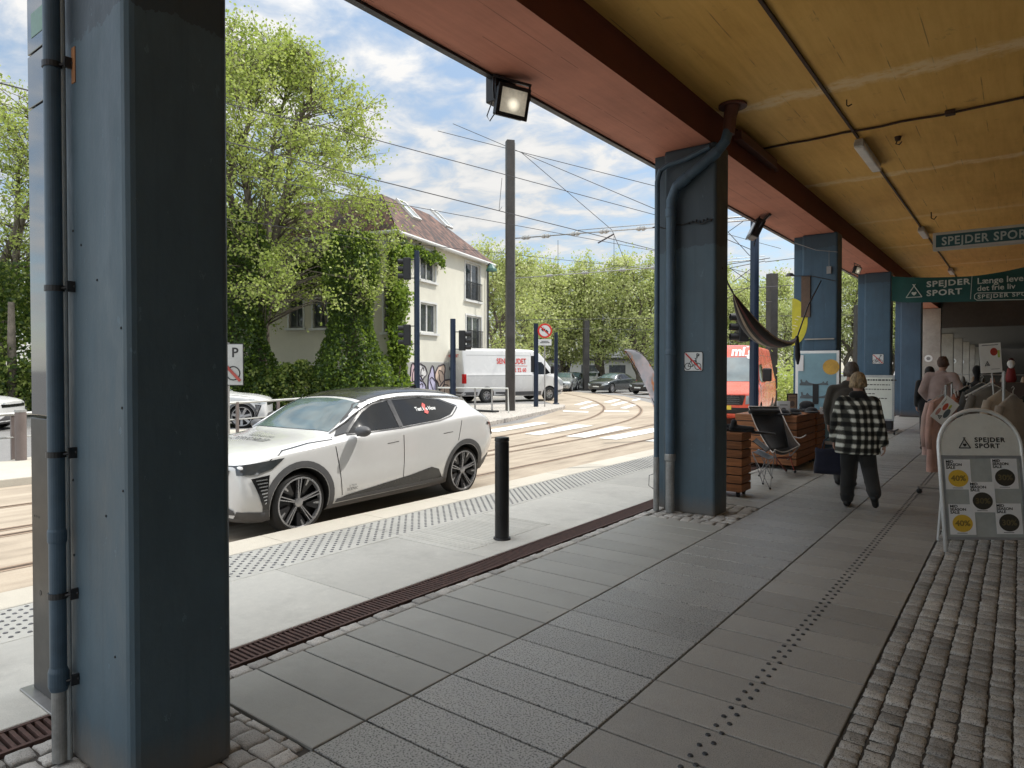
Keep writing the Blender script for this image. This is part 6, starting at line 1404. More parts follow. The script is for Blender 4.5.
def hairm(name, col): 
    t = NT(name); c = t.coord('Object'); n = t.noise(t.scaled(c, (70, 40, 12)), 1, 4, .7); t.link(t.ramp(n, [(.35, tuple(x * .45 for x in col)), (.65, tuple(min(1, x * 1.4) for x in col))]), t.b.inputs['Base Color']); t.b.inputs['Roughness'].default_value = .55
    t.bump(n, .8, .01); return t.m
M_blacktr = fabric('black trousers', (.018, .018, .017), .3); M_shoe = pm('black shoe', (.012, .012, .012), .55, 0, .2, 9, .2)
wl = gp(856, 508, 0)
woman = person('elderly woman in black and white plaid jacket walking away down the arcade', (wl.x, wl.y + .05, 0), math.radians(8),
    dict(head=(0, .075, 1.475), neck=(0, .03, 1.345), chest=(0, .0, 1.15), pelvis=(0, -.0, .84), tilt=-.15,
         sh_l=(-.155, .01, 1.235), sh_r=(.155, .01, 1.235), el_l=(-.225, -.03, .99), el_r=(.225, -.05, .99), wr_l=(-.255, .05, .79), wr_r=(.275, .0, .77), hd_l=(0, .1, -1), hd_r=(.1, .05, -1),
         kn_l=(-.10, .05, .46), kn_r=(.125, .02, .47), an_l=(-.105, .0, .085), an_r=(.185, -.24, .20), ft_r=(.01, .12, -.13), ft_l=(-.01, .16, -.05), s=.97),
    dict(top=plaid(), trousers=M_blacktr, shoes=M_shoe, hem=.64, ws=.185, wh=.245, dp=.16, hair=hairm('grey blond hair', (.36, .26, .15)), hair_s=1.06, locks=90, leg=1.12, arm=1.05, sleeve=.93, len=1.0))
cb = MB(); cb.cap((-.045, .005, 1.33), .052, (.045, .005, 1.33), .052); cb.cap((-.06, .04, 1.30), .045, (.06, .04, 1.30), .045); cb.cap((.05, -.02, 1.33), .035, (.11, -.01, 1.28), .03); remesh(cb, 'scarf', fabric('dark scarf', (.012, .012, .011), .3), woman, .012, 3)
def bag(name, label, loc, w, h, d, mat, rz=0):
    t = thing(name, label, 'bag', loc, rz); b = MB(); b.cap((-w * .3, 0, .06), .07, (w * .3, 0, .06), .07); b.cap((-w * .36, 0, h * .75), .035, (w * .36, 0, h * .75), .035)
    m = MB(); N = 20; vs = []
    for i in range(7):
        f = i / 6; ww = w / 2 * (1 - .08 * f) * (1 + .04 * math.sin(f * 7)); dd = d / 2 * (1 - .6 * f) * (1 if i else .85); 
        for k in range(N): a = 2 * PI * k / N; vs.append((ww * math.copysign(abs(math.cos(a)) ** .6, math.cos(a)), dd * math.copysign(abs(math.sin(a)) ** .8, math.sin(a)), f * h + (.015 * math.sin(k * 1.7) if i == 6 else 0)))
    m.add(vs, [(i * N + k, i * N + (k + 1) % N, (i + 1) * N + (k + 1) % N, (i + 1) * N + k) for i in range(6) for k in range(N)] + [tuple(range(N - 1, -1, -1)), tuple(range(6 * N, 7 * N))]); m.build('pouch', mat, t, smooth=True)
    for s in (-1, 1): m = MB(); m.tube([(-.09, s * .02, h - .02), (-.07, s * .015, h + .10), (0, 0, h + .155), (.07, s * .015, h + .10), (.09, s * .02, h - .02)], .008, 6); m.build('handle', mat, t, smooth=True)
    return t
bag('shopping_bag', 'dark navy shopping bag hanging from the left hand of the woman in plaid', (wl.x - .30, wl.y + .07, .37), .36, .30, .16, fabric('navy bag cloth', (.012, .014, .03), .3), .2)
man = ap(846, 9.35)
person('grey haired person in dark brown jacket just ahead of the woman in plaid', (man.x, man.y, 0), math.radians(-4),
    dict(head=(.06, .06, 1.60), neck=(.03, .02, 1.46), chest=(0, 0, 1.25), pelvis=(0, 0, .92), sh_l=(-.165, 0, 1.335), sh_r=(.165, 0, 1.335), el_l=(-.24, .0, 1.09), el_r=(.23, .03, 1.09), wr_l=(-.25, .1, .87), wr_r=(.22, .12, .88),
         kn_l=(-.10, .08, .50), kn_r=(.10, .0, .50), an_l=(-.10, .06, .085), an_r=(.10, -.1, .09), s=1.03, tilt=-.1),
    dict(top=fabric('brown jacket cloth', (.045, .038, .03), .25), trousers=fabric('grey trousers', (.06, .06, .06), .25), shoes=M_shoe, hem=.80, ws=.19, wh=.20, dp=.14, hair=hairm('grey brown hair', (.13, .11, .095)), hair_s=1.08, locks=40, arm=.92))
pk = ap(941, 12.4)
person('man in washed pink shirt, hand on hip, back to us by the clothes racks', (pk.x, pk.y, 0), math.radians(-12),
    dict(head=(.02, .05, 1.73), neck=(0, .01, 1.585), chest=(0, 0, 1.36), pelvis=(-.02, 0, .98), sh_l=(-.19, 0, 1.485), sh_r=(.19, 0, 1.485), el_l=(-.285, -.06, 1.22), el_r=(.32, -.04, 1.25), wr_l=(-.20, .06, 1.04), wr_r=(.22, .08, 1.06), hd_l=(.5, .5, -.4), hd_r=(-.5, .5, -.4),
         kn_l=(-.11, .03, .52), kn_r=(.10, .04, .52), an_l=(-.12, 0, .085), an_r=(.12, .0, .085), s=1.08),
    dict(top=fabric('washed pink shirt cloth', (.42, .31, .28), .15), trousers=fabric('navy jeans', (.035, .045, .08), .3), shoes=M_shoe, hem=.99, ws=.195, wh=.185, dp=.13, hair=hairm('short brown hair', (.09, .05, .035)), hair_s=1.0, locks=24, arm=1.0, topname='shirt', sleeve=.75))
pk = ap(930, 13.4)
person('person with dark hair in black clothes, half hidden by the man in the pink shirt', (pk.x, pk.y, 0), math.radians(20),
    dict(head=(.0, .04, 1.56), neck=(0, .01, 1.43), chest=(0, 0, 1.23), pelvis=(0, 0, .9), sh_l=(-.17, 0, 1.34), sh_r=(.17, 0, 1.34), el_l=(-.22, -.02, 1.08), el_r=(.22, -.02, 1.08), wr_l=(-.2, .1, .9), wr_r=(.2, .1, .9),
         kn_l=(-.09, .03, .48), kn_r=(.09, .04, .48), an_l=(-.09, 0, .085), an_r=(.1, .0, .085), s=.96),
    dict(top=fabric('black knit', (.012, .012, .013), .3), trousers=M_blacktr, shoes=M_shoe, hem=.8, ws=.2, wh=.2, dp=.13, hair=hairm('black hair', (.012, .01, .009)), hair_s=1.06, locks=30, len=2.4, topname='jumper'))
# ------------------------------------------------------------------ shop things under the arcade
M_banner = None
def cloth_mat(name, col, lo=.7):
    t = NT(name); c = t.coord('World'); n = t.noise(c, 1.2, 4); t.link(t.ramp(n, [(.3, tuple(x * lo for x in col)), (.7, col)]), t.b.inputs['Base Color']); t.b.inputs['Roughness'].default_value = .65; t.bump(t.noise(c, 4, 3), .3, .03); return t.m
M_green = cloth_mat('green banner cloth', (.012, .085, .08)); M_teal = pm('teal board', (.015, .075, .09), .4, 0, .08, 3, .03); M_bw = pm('banner print white', (.50, .55, .53), .6)
def tent_logo(m, M, s, w=.012):
    P = lambda x, y: M @ Vector((x * s, y * s, .002))
    for a, b in (((-.5, 0), (.08, .95)), ((.5, 0), (-.08, .95)), ((-.5, 0), (.5, 0))): 
        A, B = P(*a), P(*b); m.tube([A, B], w * s * 2.2, 5)
    h = []
    for k in range(24): a = 2 * PI * k / 24; h.append((.16 * math.sin(a) ** 3 * s, (.13 * math.cos(a) - .05 * math.cos(2 * a) - .02 * math.cos(3 * a)) * s + .27 * s))
    m.prism(h, M @ Matrix.Translation((0, 0, .002)), .003)
# green banner hanging across the arcade
Y = 19.7; pts_t = [(891.5, 276), (905, 277), (925, 277.5), (950, 277), (975, 276), (1000, 272), (1024, 267), (1050, 261), (1090, 255)]; pts_b = [(891.5, 301), (905, 302.5), (925, 302.5), (950, 302), (975, 301.5), (1000, 301), (1024, 300), (1050, 299), (1090, 297)]
t = thing('banner', 'long green cloth banner with tent logo and white lettering strung across the arcade', 'banner', (0, 0, 0))
m = MB(); vs = []; T_ = smoothline(pts_t, 3); B_ = smoothline(pts_b, 3)
for i, (a, b) in enumerate(zip(T_, B_)):
    for k in range(7): f = k / 6; q = on_y(a[0], a[1] + (b[1] - a[1]) * f, Y); q.y += .025 * math.sin(f * PI + i * .45) + .02 * math.sin(i * .9); vs.append(q)
m.add(vs, [(i * 7 + k, i * 7 + k + 1, i * 7 + 8 + k, i * 7 + 7 + k) for i in range(len(T_) - 1) for k in range(6)]); m.build('cloth', M_green, t, smooth=True)
o_ = on_y(914, 298, Y - .07); u = on_y(914, 284, Y - .07) - o_; sc = u.length
m = MB(); tent_logo(m, frame(o_ + Vector((0, 0, .02)), (1, 0, .0), (0, 0, 1)), sc * .98, .014); m.build('tent_logo', M_bw, t)
def btxt(s, px, py, h, nm='lettering', sx=1.15, bold=.03, sp=1.15, Yb=Y - .07, mat=M_bw, ital=0):
    o = on_y(px, py, Yb); k = (on_y(px, py - h, Yb) - o).length / .72
    return text(nm, s, k, frame(o, (1, 0, .01), (ital, 0, 1)), mat, t, bold, .001, 'LEFT', sx, sp)
btxt('SPEJDER', 926.5, 287, 5.6); btxt('SPORT', 926.5, 296, 5.6)
btxt('Længe leve', 977, 284, 6.0, sx=1.0, bold=.015, sp=1.0); btxt('det frie liv', 977, 291, 5.4, sx=1.0, bold=.01, sp=1.0); btxt('SPEJDER SPORT', 977.5, 298.6, 3.9, sx=1.1, bold=.02, sp=1.2)
m = MB(); a = on_y(972, 276, Y - .06); b = on_y(970.5, 299, Y - .06); m.tube([a, b], .006, 5)
rr_ = [(975, 299.5), (975, 294), (977, 292.3), (1050, 289), (1050, 299)]; m.tube([on_y(*p, Y - .075) for p in [(1050, 292), (990, 292.8), (977, 293), (974.5, 295), (974.5, 298.5), (977, 300.2), (990, 300), (1050, 299.3)]], .009, 5); m.build('printed_frame', M_bw, t)
# hanging shop sign
Y = 14.0; a = on_y(936, 235.5, Y); b = on_y(936, 247.5, Y); t = thing('hanging_sign', 'teal shop sign board with white capitals hanging under the ceiling', 'sign', (0, 0, 0))
m = MB(); m.box((a.x - .05, Y + .002, b.z - .05), (1.4, Y + .16, a.z + .05)); m.build('casing', pm('sign casing', (.42, .41, .38), .45, 0, .08, 4, .05), t, bevel=.012)
m = MB(); m.box((a.x, Y - .004, b.z), (1.35, Y, a.z)); m.build('face', M_teal, t)
o_ = on_y(941.5, 245.2, Y - .006); k = (on_y(941.5, 236.9, Y - .006) - o_).length / .73
text('lettering', 'SPEJDER SPORT', k, frame(o_, (1, 0, 0), (0, 0, 1)), pm('sign pale', (.36, .42, .42), .5), t, .022, .001, 'LEFT', .86, 1.12)
for x in (.35,): m = MB(); m.cyl((x, Y + .08, a.z + .04), (x, Y + .08, 4.53), .012, n=8); m.build('hanger', M_dkmetal, t)
# A-board
P0 = gp(946, 552, 0); P1 = gp(1030, 553, 0); W = (P1 - P0).length; t = thing('a_board', 'white arched pavement sign with sale posters standing on the cobbles at the right', 'sign board', tuple(P0))
R_ = (P1 - P0).normalized(); N_ = Vector((R_.y, -R_.x, 0)); upv = (Vector((0, 0, 1)) - N_ * .14 - R_ * .085).normalized(); FM = frame((0, 0, 0), R_, upv); Hh = 1.28
def arch(w0, w1, z0, z1, n=16):
    r = (w1 - w0) / 2; c = (w0 + w1) / 2; return [(w0, z0), (w1, z0)] + [(c + r * math.cos(PI * k / n), (z1 - r * .9) + r * .9 * math.sin(PI * k / n)) for k in range(n + 1)]
M_wframe2 = pm('board frame white', (.78, .78, .76), .35, .2, .05, 4, .03, dirt=.2)
pth = [(0, 0)] + [(W / 2 - W / 2 * math.cos(PI * k / 18), (Hh - W / 2 * .95) + W / 2 * .95 * math.sin(PI * k / 18)) for k in range(19)] + [(W, 0)]
m = MB(); m.tube([FM @ Vector((x, y, 0)) for x, y in pth], .017, 10); m.build('frame', M_wframe2, t, smooth=True)
bm_ = FM @ Matrix.Translation((0, 0, -.006)); m = MB(); m.prism(arch(.02, W - .02, .86, Hh - .035), bm_, .012); m.build('header_panel', pm('header panel', (.72, .72, .67), .5, 0, .05, 3, .03, dirt=.25), t)
m = MB(); m.prism([(.01, .13), (W - .01, .13), (W - .01, .84), (.01, .84)], FM @ Matrix.Translation((0, 0, -.01)), .014); m.build('poster_panel', pm('poster backing', (.42, .44, .42), .6, 0, .08, 3, .05), t)
m = MB()
for q in ((.012, .112, W - .012, .135), (.012, .835, W - .012, .862), (.012, .135, .03, .835), (W - .03, .135, W - .012, .835)): m.prism([(q[0], q[1]), (q[2], q[1]), (q[2], q[3]), (q[0], q[3])], FM @ Matrix.Translation((0, 0, -.012)), .024)
m.build('snap_frame', pm('snap frame', (.36, .36, .36), .35, .6, .1, 4, .03), t)
M_gold = pm('gold disc', (.70, .45, .05), .5, 0, .08, 6, 0); M_brownp = pm('dark disc', (.045, .04, .03), .5, 0, .1, 6, 0); M_ink = pm('ink', (.02, .02, .02), .6); M_goldtx = pm('disc print', (.26, .18, .04), .6); M_brtx = pm('disc print dark', (.14, .11, .05), .6); M_paper = pm('poster paper', (.78, .78, .78), .45, 0, .05, 3, .02)
sxw = W / .72
for i, (x, y, dark) in enumerate(((.035, .555, 0), (.44, .565, 1), (.225, .355, 1), (.04, .155, 0), (.44, .165, 1))):
    pw_, ph_ = .225 * sxw, .27; z = .006 + .0022 * (i + 1 + (3 if i == 2 else 0)); pt = MB(); MM = FM @ Matrix.Translation((x * sxw, y, z)); pt.prism([(0, 0), (pw_, 0), (pw_, ph_), (0, ph_)], MM, .001); p = pt.build('sale_poster', M_paper, t)
    m = MB(); m.lathe([(.001, 0), (.077, 0)], MM @ Matrix.Translation((pw_ * .5, .10, .002)) @ Matrix.Diagonal((1.15, 1, 1, 1)), 28); m.build('disc', M_brownp if dark else M_gold, p)
    text('percentage', '30%' if dark else '40%', .068, MM @ Matrix.Translation((pw_ * .5, .078, .0035)), M_brtx if dark else M_goldtx, p, .03, .0004, 'CENTER', 1.15)
    text('heading', 'MID\nSEASON\nSALE', .032, MM @ Matrix.Translation((.012, ph_ - .03, .0025)), M_ink, p, .03, .0004, 'LEFT', 1.2)
    m = MB(); m.prism([(.06, .012), (.15, .012), (.15, .016), (.06, .016)], MM @ Matrix.Translation((0, 0, .0012)), .0006); m.build('small_print', M_ink, p)
m = MB(); tent_logo(m, FM @ Matrix.Translation((.225 * sxw, .93, .008)), .10, .02); m.build('tent_logo', M_ink, t)
text('lettering', 'SPEJDER', .058, FM @ Matrix.Translation((.315 * sxw, .985, .008)), M_ink, t, .03, .0005, 'LEFT', 1.15, 1.15); text('lettering', 'SPORT', .058, FM @ Matrix.Translation((.315 * sxw, .93, .008)), M_ink, t, .03, .0005, 'LEFT', 1.15, 1.15)
bk = (Vector((0, 0, 1)) + N_ * .10).normalized(); m = MB(); o2 = -N_ * .42; 
m.tube([o2 + R_ * .17, FM @ Vector((.08, 1.0, -.02))], .012, 6); m.tube([o2 + R_ * (W - .05), FM @ Vector((W - .08, 1.0, -.02))], .012, 6); m.tube([o2 + R_ * .17 + Vector((0, 0, .1)), o2 + R_ * (W - .05) + Vector((0, 0, .1))], .01, 6); m.build('back_leg', M_wframe2, t)
# clothes rack and garments behind it
def garment(label, c, w, h, th, mat, rz, hem=1.25, name='hanging_coat', slope=.13, sl=True, group='coats and shirts on the clothes rack'):
    """c = hanger hook point; hanging garment facing local -y"""
    t = thing(name, label, 'clothing', tuple(c), rz, group); rnd = random.Random(int(abs(c[0] * 1000) + h * 77)); N = 26; vs = []; n = 12; z0 = -.09
    for i in range(n + 1):
        f = i / n; z = z0 - f * h; 
        if f < .12: ww = w / 2 * (.22 + .78 * (f / .12) ** .7); dd = th * .5 * (.5 + .5 * f / .12)
        else: ww = w / 2 * (1 + (hem - 1) * (f - .12)); dd = th * .5 * (1 + .5 * f)
        zz_ = z if f >= .12 else z0 - slope * (f / .12)
        if f >= .12: zz_ = z0 - slope - (f - .12) / .88 * (h - slope)
        for k in range(N): a = 2 * PI * k / N; fo = 1 + .22 * f * math.sin(a * 6 + c[1] * 9) ; vs.append((ww * math.cos(a) * (1 + .03 * math.sin(a * 4 + f * 5)), dd * math.sin(a) * fo + .01 * math.sin(f * 9), zz_))
    m = MB(); m.add(vs, [(i * N + k, i * N + (k + 1) % N, (i + 1) * N + (k + 1) % N, (i + 1) * N + k) for i in range(n) for k in range(N)] + [tuple(range(N)), tuple(range((n + 1) * N - 1, n * N - 1, -1))]); m.build('cloth', mat, t, smooth=True)
    if sl:
        for s in (-1, 1): m = MB(); m.tube([(s * w * .42, 0, z0 - slope * .9), (s * w * .52, 0, z0 - slope - .18), (s * w * .55, .01, z0 - slope - .40), (s * w * .54, .0, z0 - slope - .58)], [th * .42, th * .5, th * .46, th * .4], 12); m.build('sleeve', mat, t, smooth=True)
    m = MB(); m.tube([(-w * .42, 0, z0 - slope + .015), (-.03, 0, z0 + .01), (0, 0, z0 + .02), (.03, 0, z0 + .01), (w * .42, 0, z0 - slope + .015)], .009, 6); m.tube([(0, 0, z0 + .02), (0, 0, -.03), (.02, 0, .0), (0, 0, .02), (-.02, 0, .0)], .004, 5); m.build('hanger', pm('hanger pale', (.42, .40, .37), .5), t)
    return t
def rack(name, label, a, b, h):
    t = thing(name, label, 'clothes rack', (0, 0, 0)); a = Vector(a); b = Vector(b); d = (b - a).normalized(); n = Vector((-d.y, d.x, 0)); m = MB(); m.tube([Vector((a.x, a.y, h)), Vector((b.x, b.y, h))], .014, 8); m.build('rail', M_galv, t)
    for p in (a, b):
        m = MB(); m.cyl((p.x, p.y, .1), (p.x, p.y, h), .014, n=8); m.build('upright', M_galv, t); m = MB(); m.tube([Vector((p.x, p.y, .1)) - n * .3, Vector((p.x, p.y, .1)) + n * .3], .016, 8); m.build('foot', M_galv, t)
        for s in (-1, 1): m = MB(); q = Vector((p.x, p.y, .04)) + n * .28 * s; m.ell(q, (.035, .035, .035), 10, 8); m.build('castor', M_black, t)
    return t
rk0, rk1 = ap(1004, 7.3), ap(1003, 9.3)
rack('clothes_rack', 'clothes rack with dark and beige coats behind the arched sale sign', rk0, rk1, 1.60)
cm = [fabric('charcoal coat', (.10, .10, .092), .2), fabric('grey brown coat', (.16, .14, .115), .2), fabric('beige coat', (.42, .34, .26), .15), fabric('taupe coat', (.30, .245, .19), .2), fabric('dark green coat', (.03, .035, .03), .2)]
gl = ['charcoal coat on a wooden hanger, leftmost of the hanging coats', 'dark brown grey coat, second of the hanging coats', 'beige coat in the middle of the hanging coats', 'taupe coat in front on the coat rack', 'dark green coat at the right edge of the photo']
for i, (px, py, D, mi_, w) in enumerate(((982, 377, 8.6, 0, .50), (992, 379, 8.1, 1, .5), (1003, 383, 7.6, 2, .48), (1013, 388, 7.3, 3, .44), (1034, 385, 7.7, 4, .5))):
    c = dp(px, py, D); garment(gl[i], c, w, .92, .10, cm[mi_], YAW * .9 + (.1, -.1, .25, .35, 0)[i], 1.12, slope=.12)
pr0, pr1 = ap(946, 8.6), ap(952, 10.6)
rack('clothes_rack', 'second clothes rack carrying pink and orange garments left of the coats', pr0, pr1, 1.42)
pm_ = [fabric('dusty pink cloth', (.60, .36, .29), .15), fabric('pale pink cloth', (.66, .47, .41), .15), fabric('rust orange cloth', (.26, .08, .035), .2), fabric('dark red cloth', (.10, .025, .02), .2), fabric('dark teal cloth', (.02, .03, .035), .2)]
gl = ['long dusty pink dress hanging behind the tilted card', 'pale pink blouse behind the dusty pink dress', 'rust orange shirt on the second rack', 'dark red shirt between the rust one and the dark coat', 'dark blue black coat at the top of the second rack', 'dark teal jumper on the second rack']
for i, (px, py, D, mi_, w, h_) in enumerate(((944, 389, 8.7, 0, .42, .98), (941, 390, 9.2, 1, .44, .80), (955, 387, 9.0, 2, .40, .6), (958, 386, 9.4, 3, .42, .6), (967, 381, 9.6, 4, .46, .62), (970, 386, 8.9, 4, .4, .7))):
    c = dp(px, py, D); garment(gl[i], c, w, h_, .09, pm_[mi_], YAW + (.25, .1, 1.1, 1.0, .2, .5)[i], 1.25, 'hanging_shirt' if i else 'hanging_dress', .10)
# cards
def card(label, quad, D, spots, pole_=None):
    P = [dp(x, y, D) for x, y in quad]; r = (P[1] - P[0]); w = r.length; u = (P[3] - P[0]); h = u.length; M = frame(P[0], r, u); t = thing('price_card', label, 'card', (0, 0, 0), 0)
    m = MB(); m.prism([(0, 0), (w, 0), (w, h), (0, h)], M, -.004); m.build('card', pm('card white', (.85, .85, .83), .5, 0, .04, 3, .02), t)
    for x, y, rx, ry, col, rd in spots:
        m = MB()
        pts = [(x * w + rx * w * math.cos(2 * PI * k / 20), y * h + ry * h * math.sin(2 * PI * k / 20)) for k in range(20)] if rd else [(x * w - rx * w, y * h - ry * h), (x * w + rx * w, y * h - ry * h), (x * w + rx * w, y * h + ry * h), (x * w - rx * w, y * h + ry * h)]
        m.prism(pts, M @ Matrix.Translation((0, 0, .001)), .001); m.build('print', pm('print %.2f %.2f %.2f' % col, col, .6), t)
    if pole_: m = MB(); m.tube(pole_, .009, 6); m.build('stem', M_galv, t)
    return t, M, w, h
t, M, w, h = card('white upright offer card with red roundel on top of the clothes rack', [(981, 373.5), (1002.5, 372), (999, 342), (977, 344)], 7.7, [(.66, .70, .17, .13, (.5, .06, .04), 1), (.88, .62, .05, .12, (.5, .6, .12), 0), (.5, .93, .38, .012, (.2, .2, .2), 0), (.68, .12, .2, .01, (.4, .4, .4), 0)], [dp(992, 373, 7.72), dp(994, 400, 7.72), dp(994, 420, 7.72)])
m = MB(); tent_logo(m, M @ Matrix.Translation((.32 * w, .25 * h, 0)), .05, .03); m.build('tent_logo', M_ink, t)
t, M, w, h = card('white tilted offer card with coloured blots at the left end of the garments', [(943, 426), (959.5, 405), (946.5, 393), (933.5, 413)], 8.1, [(.62, .62, .16, .13, (.55, .10, .06), 1), (.32, .80, .16, .10, (.55, .28, .24), 1), (.72, .38, .10, .07, (.5, .55, .10), 1), (.45, .30, .20, .16, (.10, .13, .15), 1), (.75, .86, .14, .02, (.3, .3, .3), 0)])
m = MB(); tent_logo(m, M @ Matrix.Translation((.2 * w, .45 * h, 0)), .05, .03); m.build('tent_logo', M_ink, t)
m = MB()
for s in (-1, 1):
    for k in range(3): a = dp(990, 383 + k * 4, 8.2 + k * .3); m.tube([a, a + RT * s * .30 + Vector((0, 0, -.16))], .011, 6)
tag(m.build('hanger_stand', M_wframe2), 'white sloping arms of the garment stand under the offer card', 'stand')
# dim things deeper in the arcade
t = thing('display_stand', 'dim stand with a red and white figure deep in the arcade at the right edge', 'display', ap(1014, 14)); m = MB(); m.box((-.35, -.2, 0), (.35, .2, 1.35)); m.build('cabinet', pm('cabinet brown', (.06, .04, .03), .6), t, bevel=.01)
m = MB(); m.cap((-.05, 0, 1.42), .10, (-.05, 0, 1.60), .07); m.build('red_coat', pm('figure red', (.22, .02, .02), .6), t, smooth=True); m = MB(); m.ell((-.05, -.02, 1.74), (.07, .07, .08)); m.ell((-.05, -.06, 1.70), (.05, .03, .06)); m.build('white_head', M_wpl, t, smooth=True); m = MB(); m.cap((-.05, 0, 1.79), .055, (-.05, 0, 1.81), .05); m.build('dark_cap', pm('cap maroon', (.07, .015, .015)), t, smooth=True)
t = thing('clothes_rack', 'dim clothes rail with dark clothes deep in the arcade', 'clothes rack', ap(985, 15)); m = MB(); m.tube([(-.5, 0, 0), (-.5, 0, 1.5), (.9, 0, 1.5), (.9, 0, 0)], .015, 6); m.build('frame', M_galv, t)
for k in range(7): m = MB(); m.ell((-.4 + k * .18, 0, 1.05), (.07, .22, .42), 10, 8); m.build('garment', cm[(k * 2) % 5] if k != 3 else pm_[0], t, smooth=True)
t = thing('mannequin', 'dark dressed mannequin deep in the arcade left of the offer card', 'mannequin', ap(977, 13.2)); m = MB(); m.cap((0, 0, 1.25), .15, (0, 0, .85), .16); m.cap((0, 0, .85), .15, (0, 0, .3), .12); m.ell((0, 0, 1.60), (.08, .09, .11)); m.cap((0, 0, 1.4), .05, (0, 0, 1.55), .045); m.cap((-.18, 0, 1.33), .06, (-.24, 0, .95), .045); m.cap((.18, 0, 1.33), .06, (.24, 0, .95), .045); remesh(m, 'figure', fabric('mannequin black', (.012, .012, .012)), t, .02, 2); m = MB(); m.cyl((0, 0, 0), (0, 0, .03), .2, n=20); m.cyl((0, 0, .03), (0, 0, .3), .02); m.build('stand', M_dkmetal, t)
# shoe poster in front of column 3
Yp = 13.28; a = on_y(795.5, 351, Yp); b = on_y(839.5, 351, Yp); c = on_y(797, 440, Yp); t = thing('poster_frame', 'light blue shoe poster in a white frame leaning on the third column', 'poster', (0, 0, 0)); zb = .25
m = MB(); m.box((a.x, Yp, zb), (b.x, Yp + .05, a.z)); m.build('frame', M_wframe2, t, bevel=.008)
m = MB(); m.box((a.x + .05, Yp - .004, zb + .06), (b.x - .05, Yp - .001, a.z - .05)); m.build('poster', pm('poster blue', (.21, .36, .42), .35, 0, .12, 1.5, 0), t)
m = MB(); c_ = on_y(831, 367, Yp - .006); m.lathe([(.001, 0), (.14, 0)], frame(c_, (1, 0, 0), (0, 0, 1)), 24); m.build('orange_disc', pm('poster orange', (.62, .36, .06), .5), t)
M_shoeg = pm('poster shoe grey', (.10, .12, .13), .5, 0, .2, 9, 0)
for px, py, s, fl in ((807, 384, .26, 1), (823, 384, .18, -1), (808, 397, .28, 1), (826, 397, .24, -1)):
    m = MB(); c_ = on_y(px, py, Yp - .008); Mq = frame(c_, (fl, 0, 0), (0, 0, 1)); pts = [(-.5, -.1), (.5, -.1), (.52, .02), (.3, .06), (.1, .12), (-.05, .3), (-.15, .12), (-.3, .14), (-.36, .34), (-.46, .3), (-.42, .08), (-.5, .02)]
    pts = [(x * s, y * s) for x, y in pts]; Mq = Mq if fl > 0 else frame(c_, (1, 0, 0), (0, 0, 1)) @ Matrix.Diagonal((-1, 1, 1, 1)); m.prism(pts, Mq, .002); m.build('shoe_picture', M_shoeg, t)
m = MB(); q0 = on_y(812.5, 404, Yp - .012); q1 = on_y(818.5, 384, Yp - .012); m.box((q0.x, Yp - .014, q0.z), (q1.x, Yp - .010, q1.z)); m.build('dark_panel', M_signblack, t)
q0 = on_y(798, 371, Yp - .02); q1 = on_y(803.5, 355, Yp - .02); m = MB(); m.box((q0.x, Yp - .02, q0.z), (q1.x, Yp - .015, q1.z)); tag(m.build('paper_note', M_paper), 'white paper note hanging on the top left of the shoe poster', 'note'); m = MB()
# notice board at column 4
Yp = 19.2; a = on_y(852, 375, Yp); b = on_y(894.5, 375, Yp); c = on_y(894, 421, Yp); t = thing('notice_board', 'white notice board on a wheeled stand in front of the fourth column', 'notice board', (0, 0, 0))
m = MB(); m.box((a.x - .3, Yp, c.z), (b.x, Yp + .04, a.z)); m.build('frame', M_galv, t, bevel=.005); m = MB(); m.box((a.x - .26, Yp - .004, c.z + .05), (b.x - .05, Yp - .001, a.z - .06)); m.build('sheet', pm('notice sheet', (.62, .63, .56), .6, 0, .05, 2, 0), t)
m = MB()
for i in range(6):
    x0 = a.x + .12 + .05 * (i % 3); z = a.z - .14 - i * .115 ; L = (.85, .7, .62, .4, .6, .2)[i]; k = 0
    while k < L: ww = .03 + .05 * ((i * 7 + int(k * 50)) % 5) / 5; m.box((x0 + k, Yp - .006, z), (x0 + k + ww, Yp - .0045, z + (.035 if i == 0 else .022))); k += ww + .018
m.build('text_lines', M_ink, t)
m = MB(); m.box((a.x - .2, Yp - .05, .10), (b.x - .04, Yp + .25, c.z - .005)); m.build('ballast_box', M_black, t, bevel=.01); m = MB(); m.tube([(a.x - .3, Yp - .3, .09), (b.x + .05, Yp - .28, .09)], .02, 6); m.tube([(b.x + .05, Yp - .28, .09), (b.x + .05, Yp + .3, .09)], .02, 6); m.build('foot', M_dkmetal, t)
for x in (a.x - .3, b.x + .05): m = MB(); m.cyl((x - .015, Yp - .3, .045), (x + .015, Yp - .3, .045), .045, n=14); m.build('castor', M_black, t)
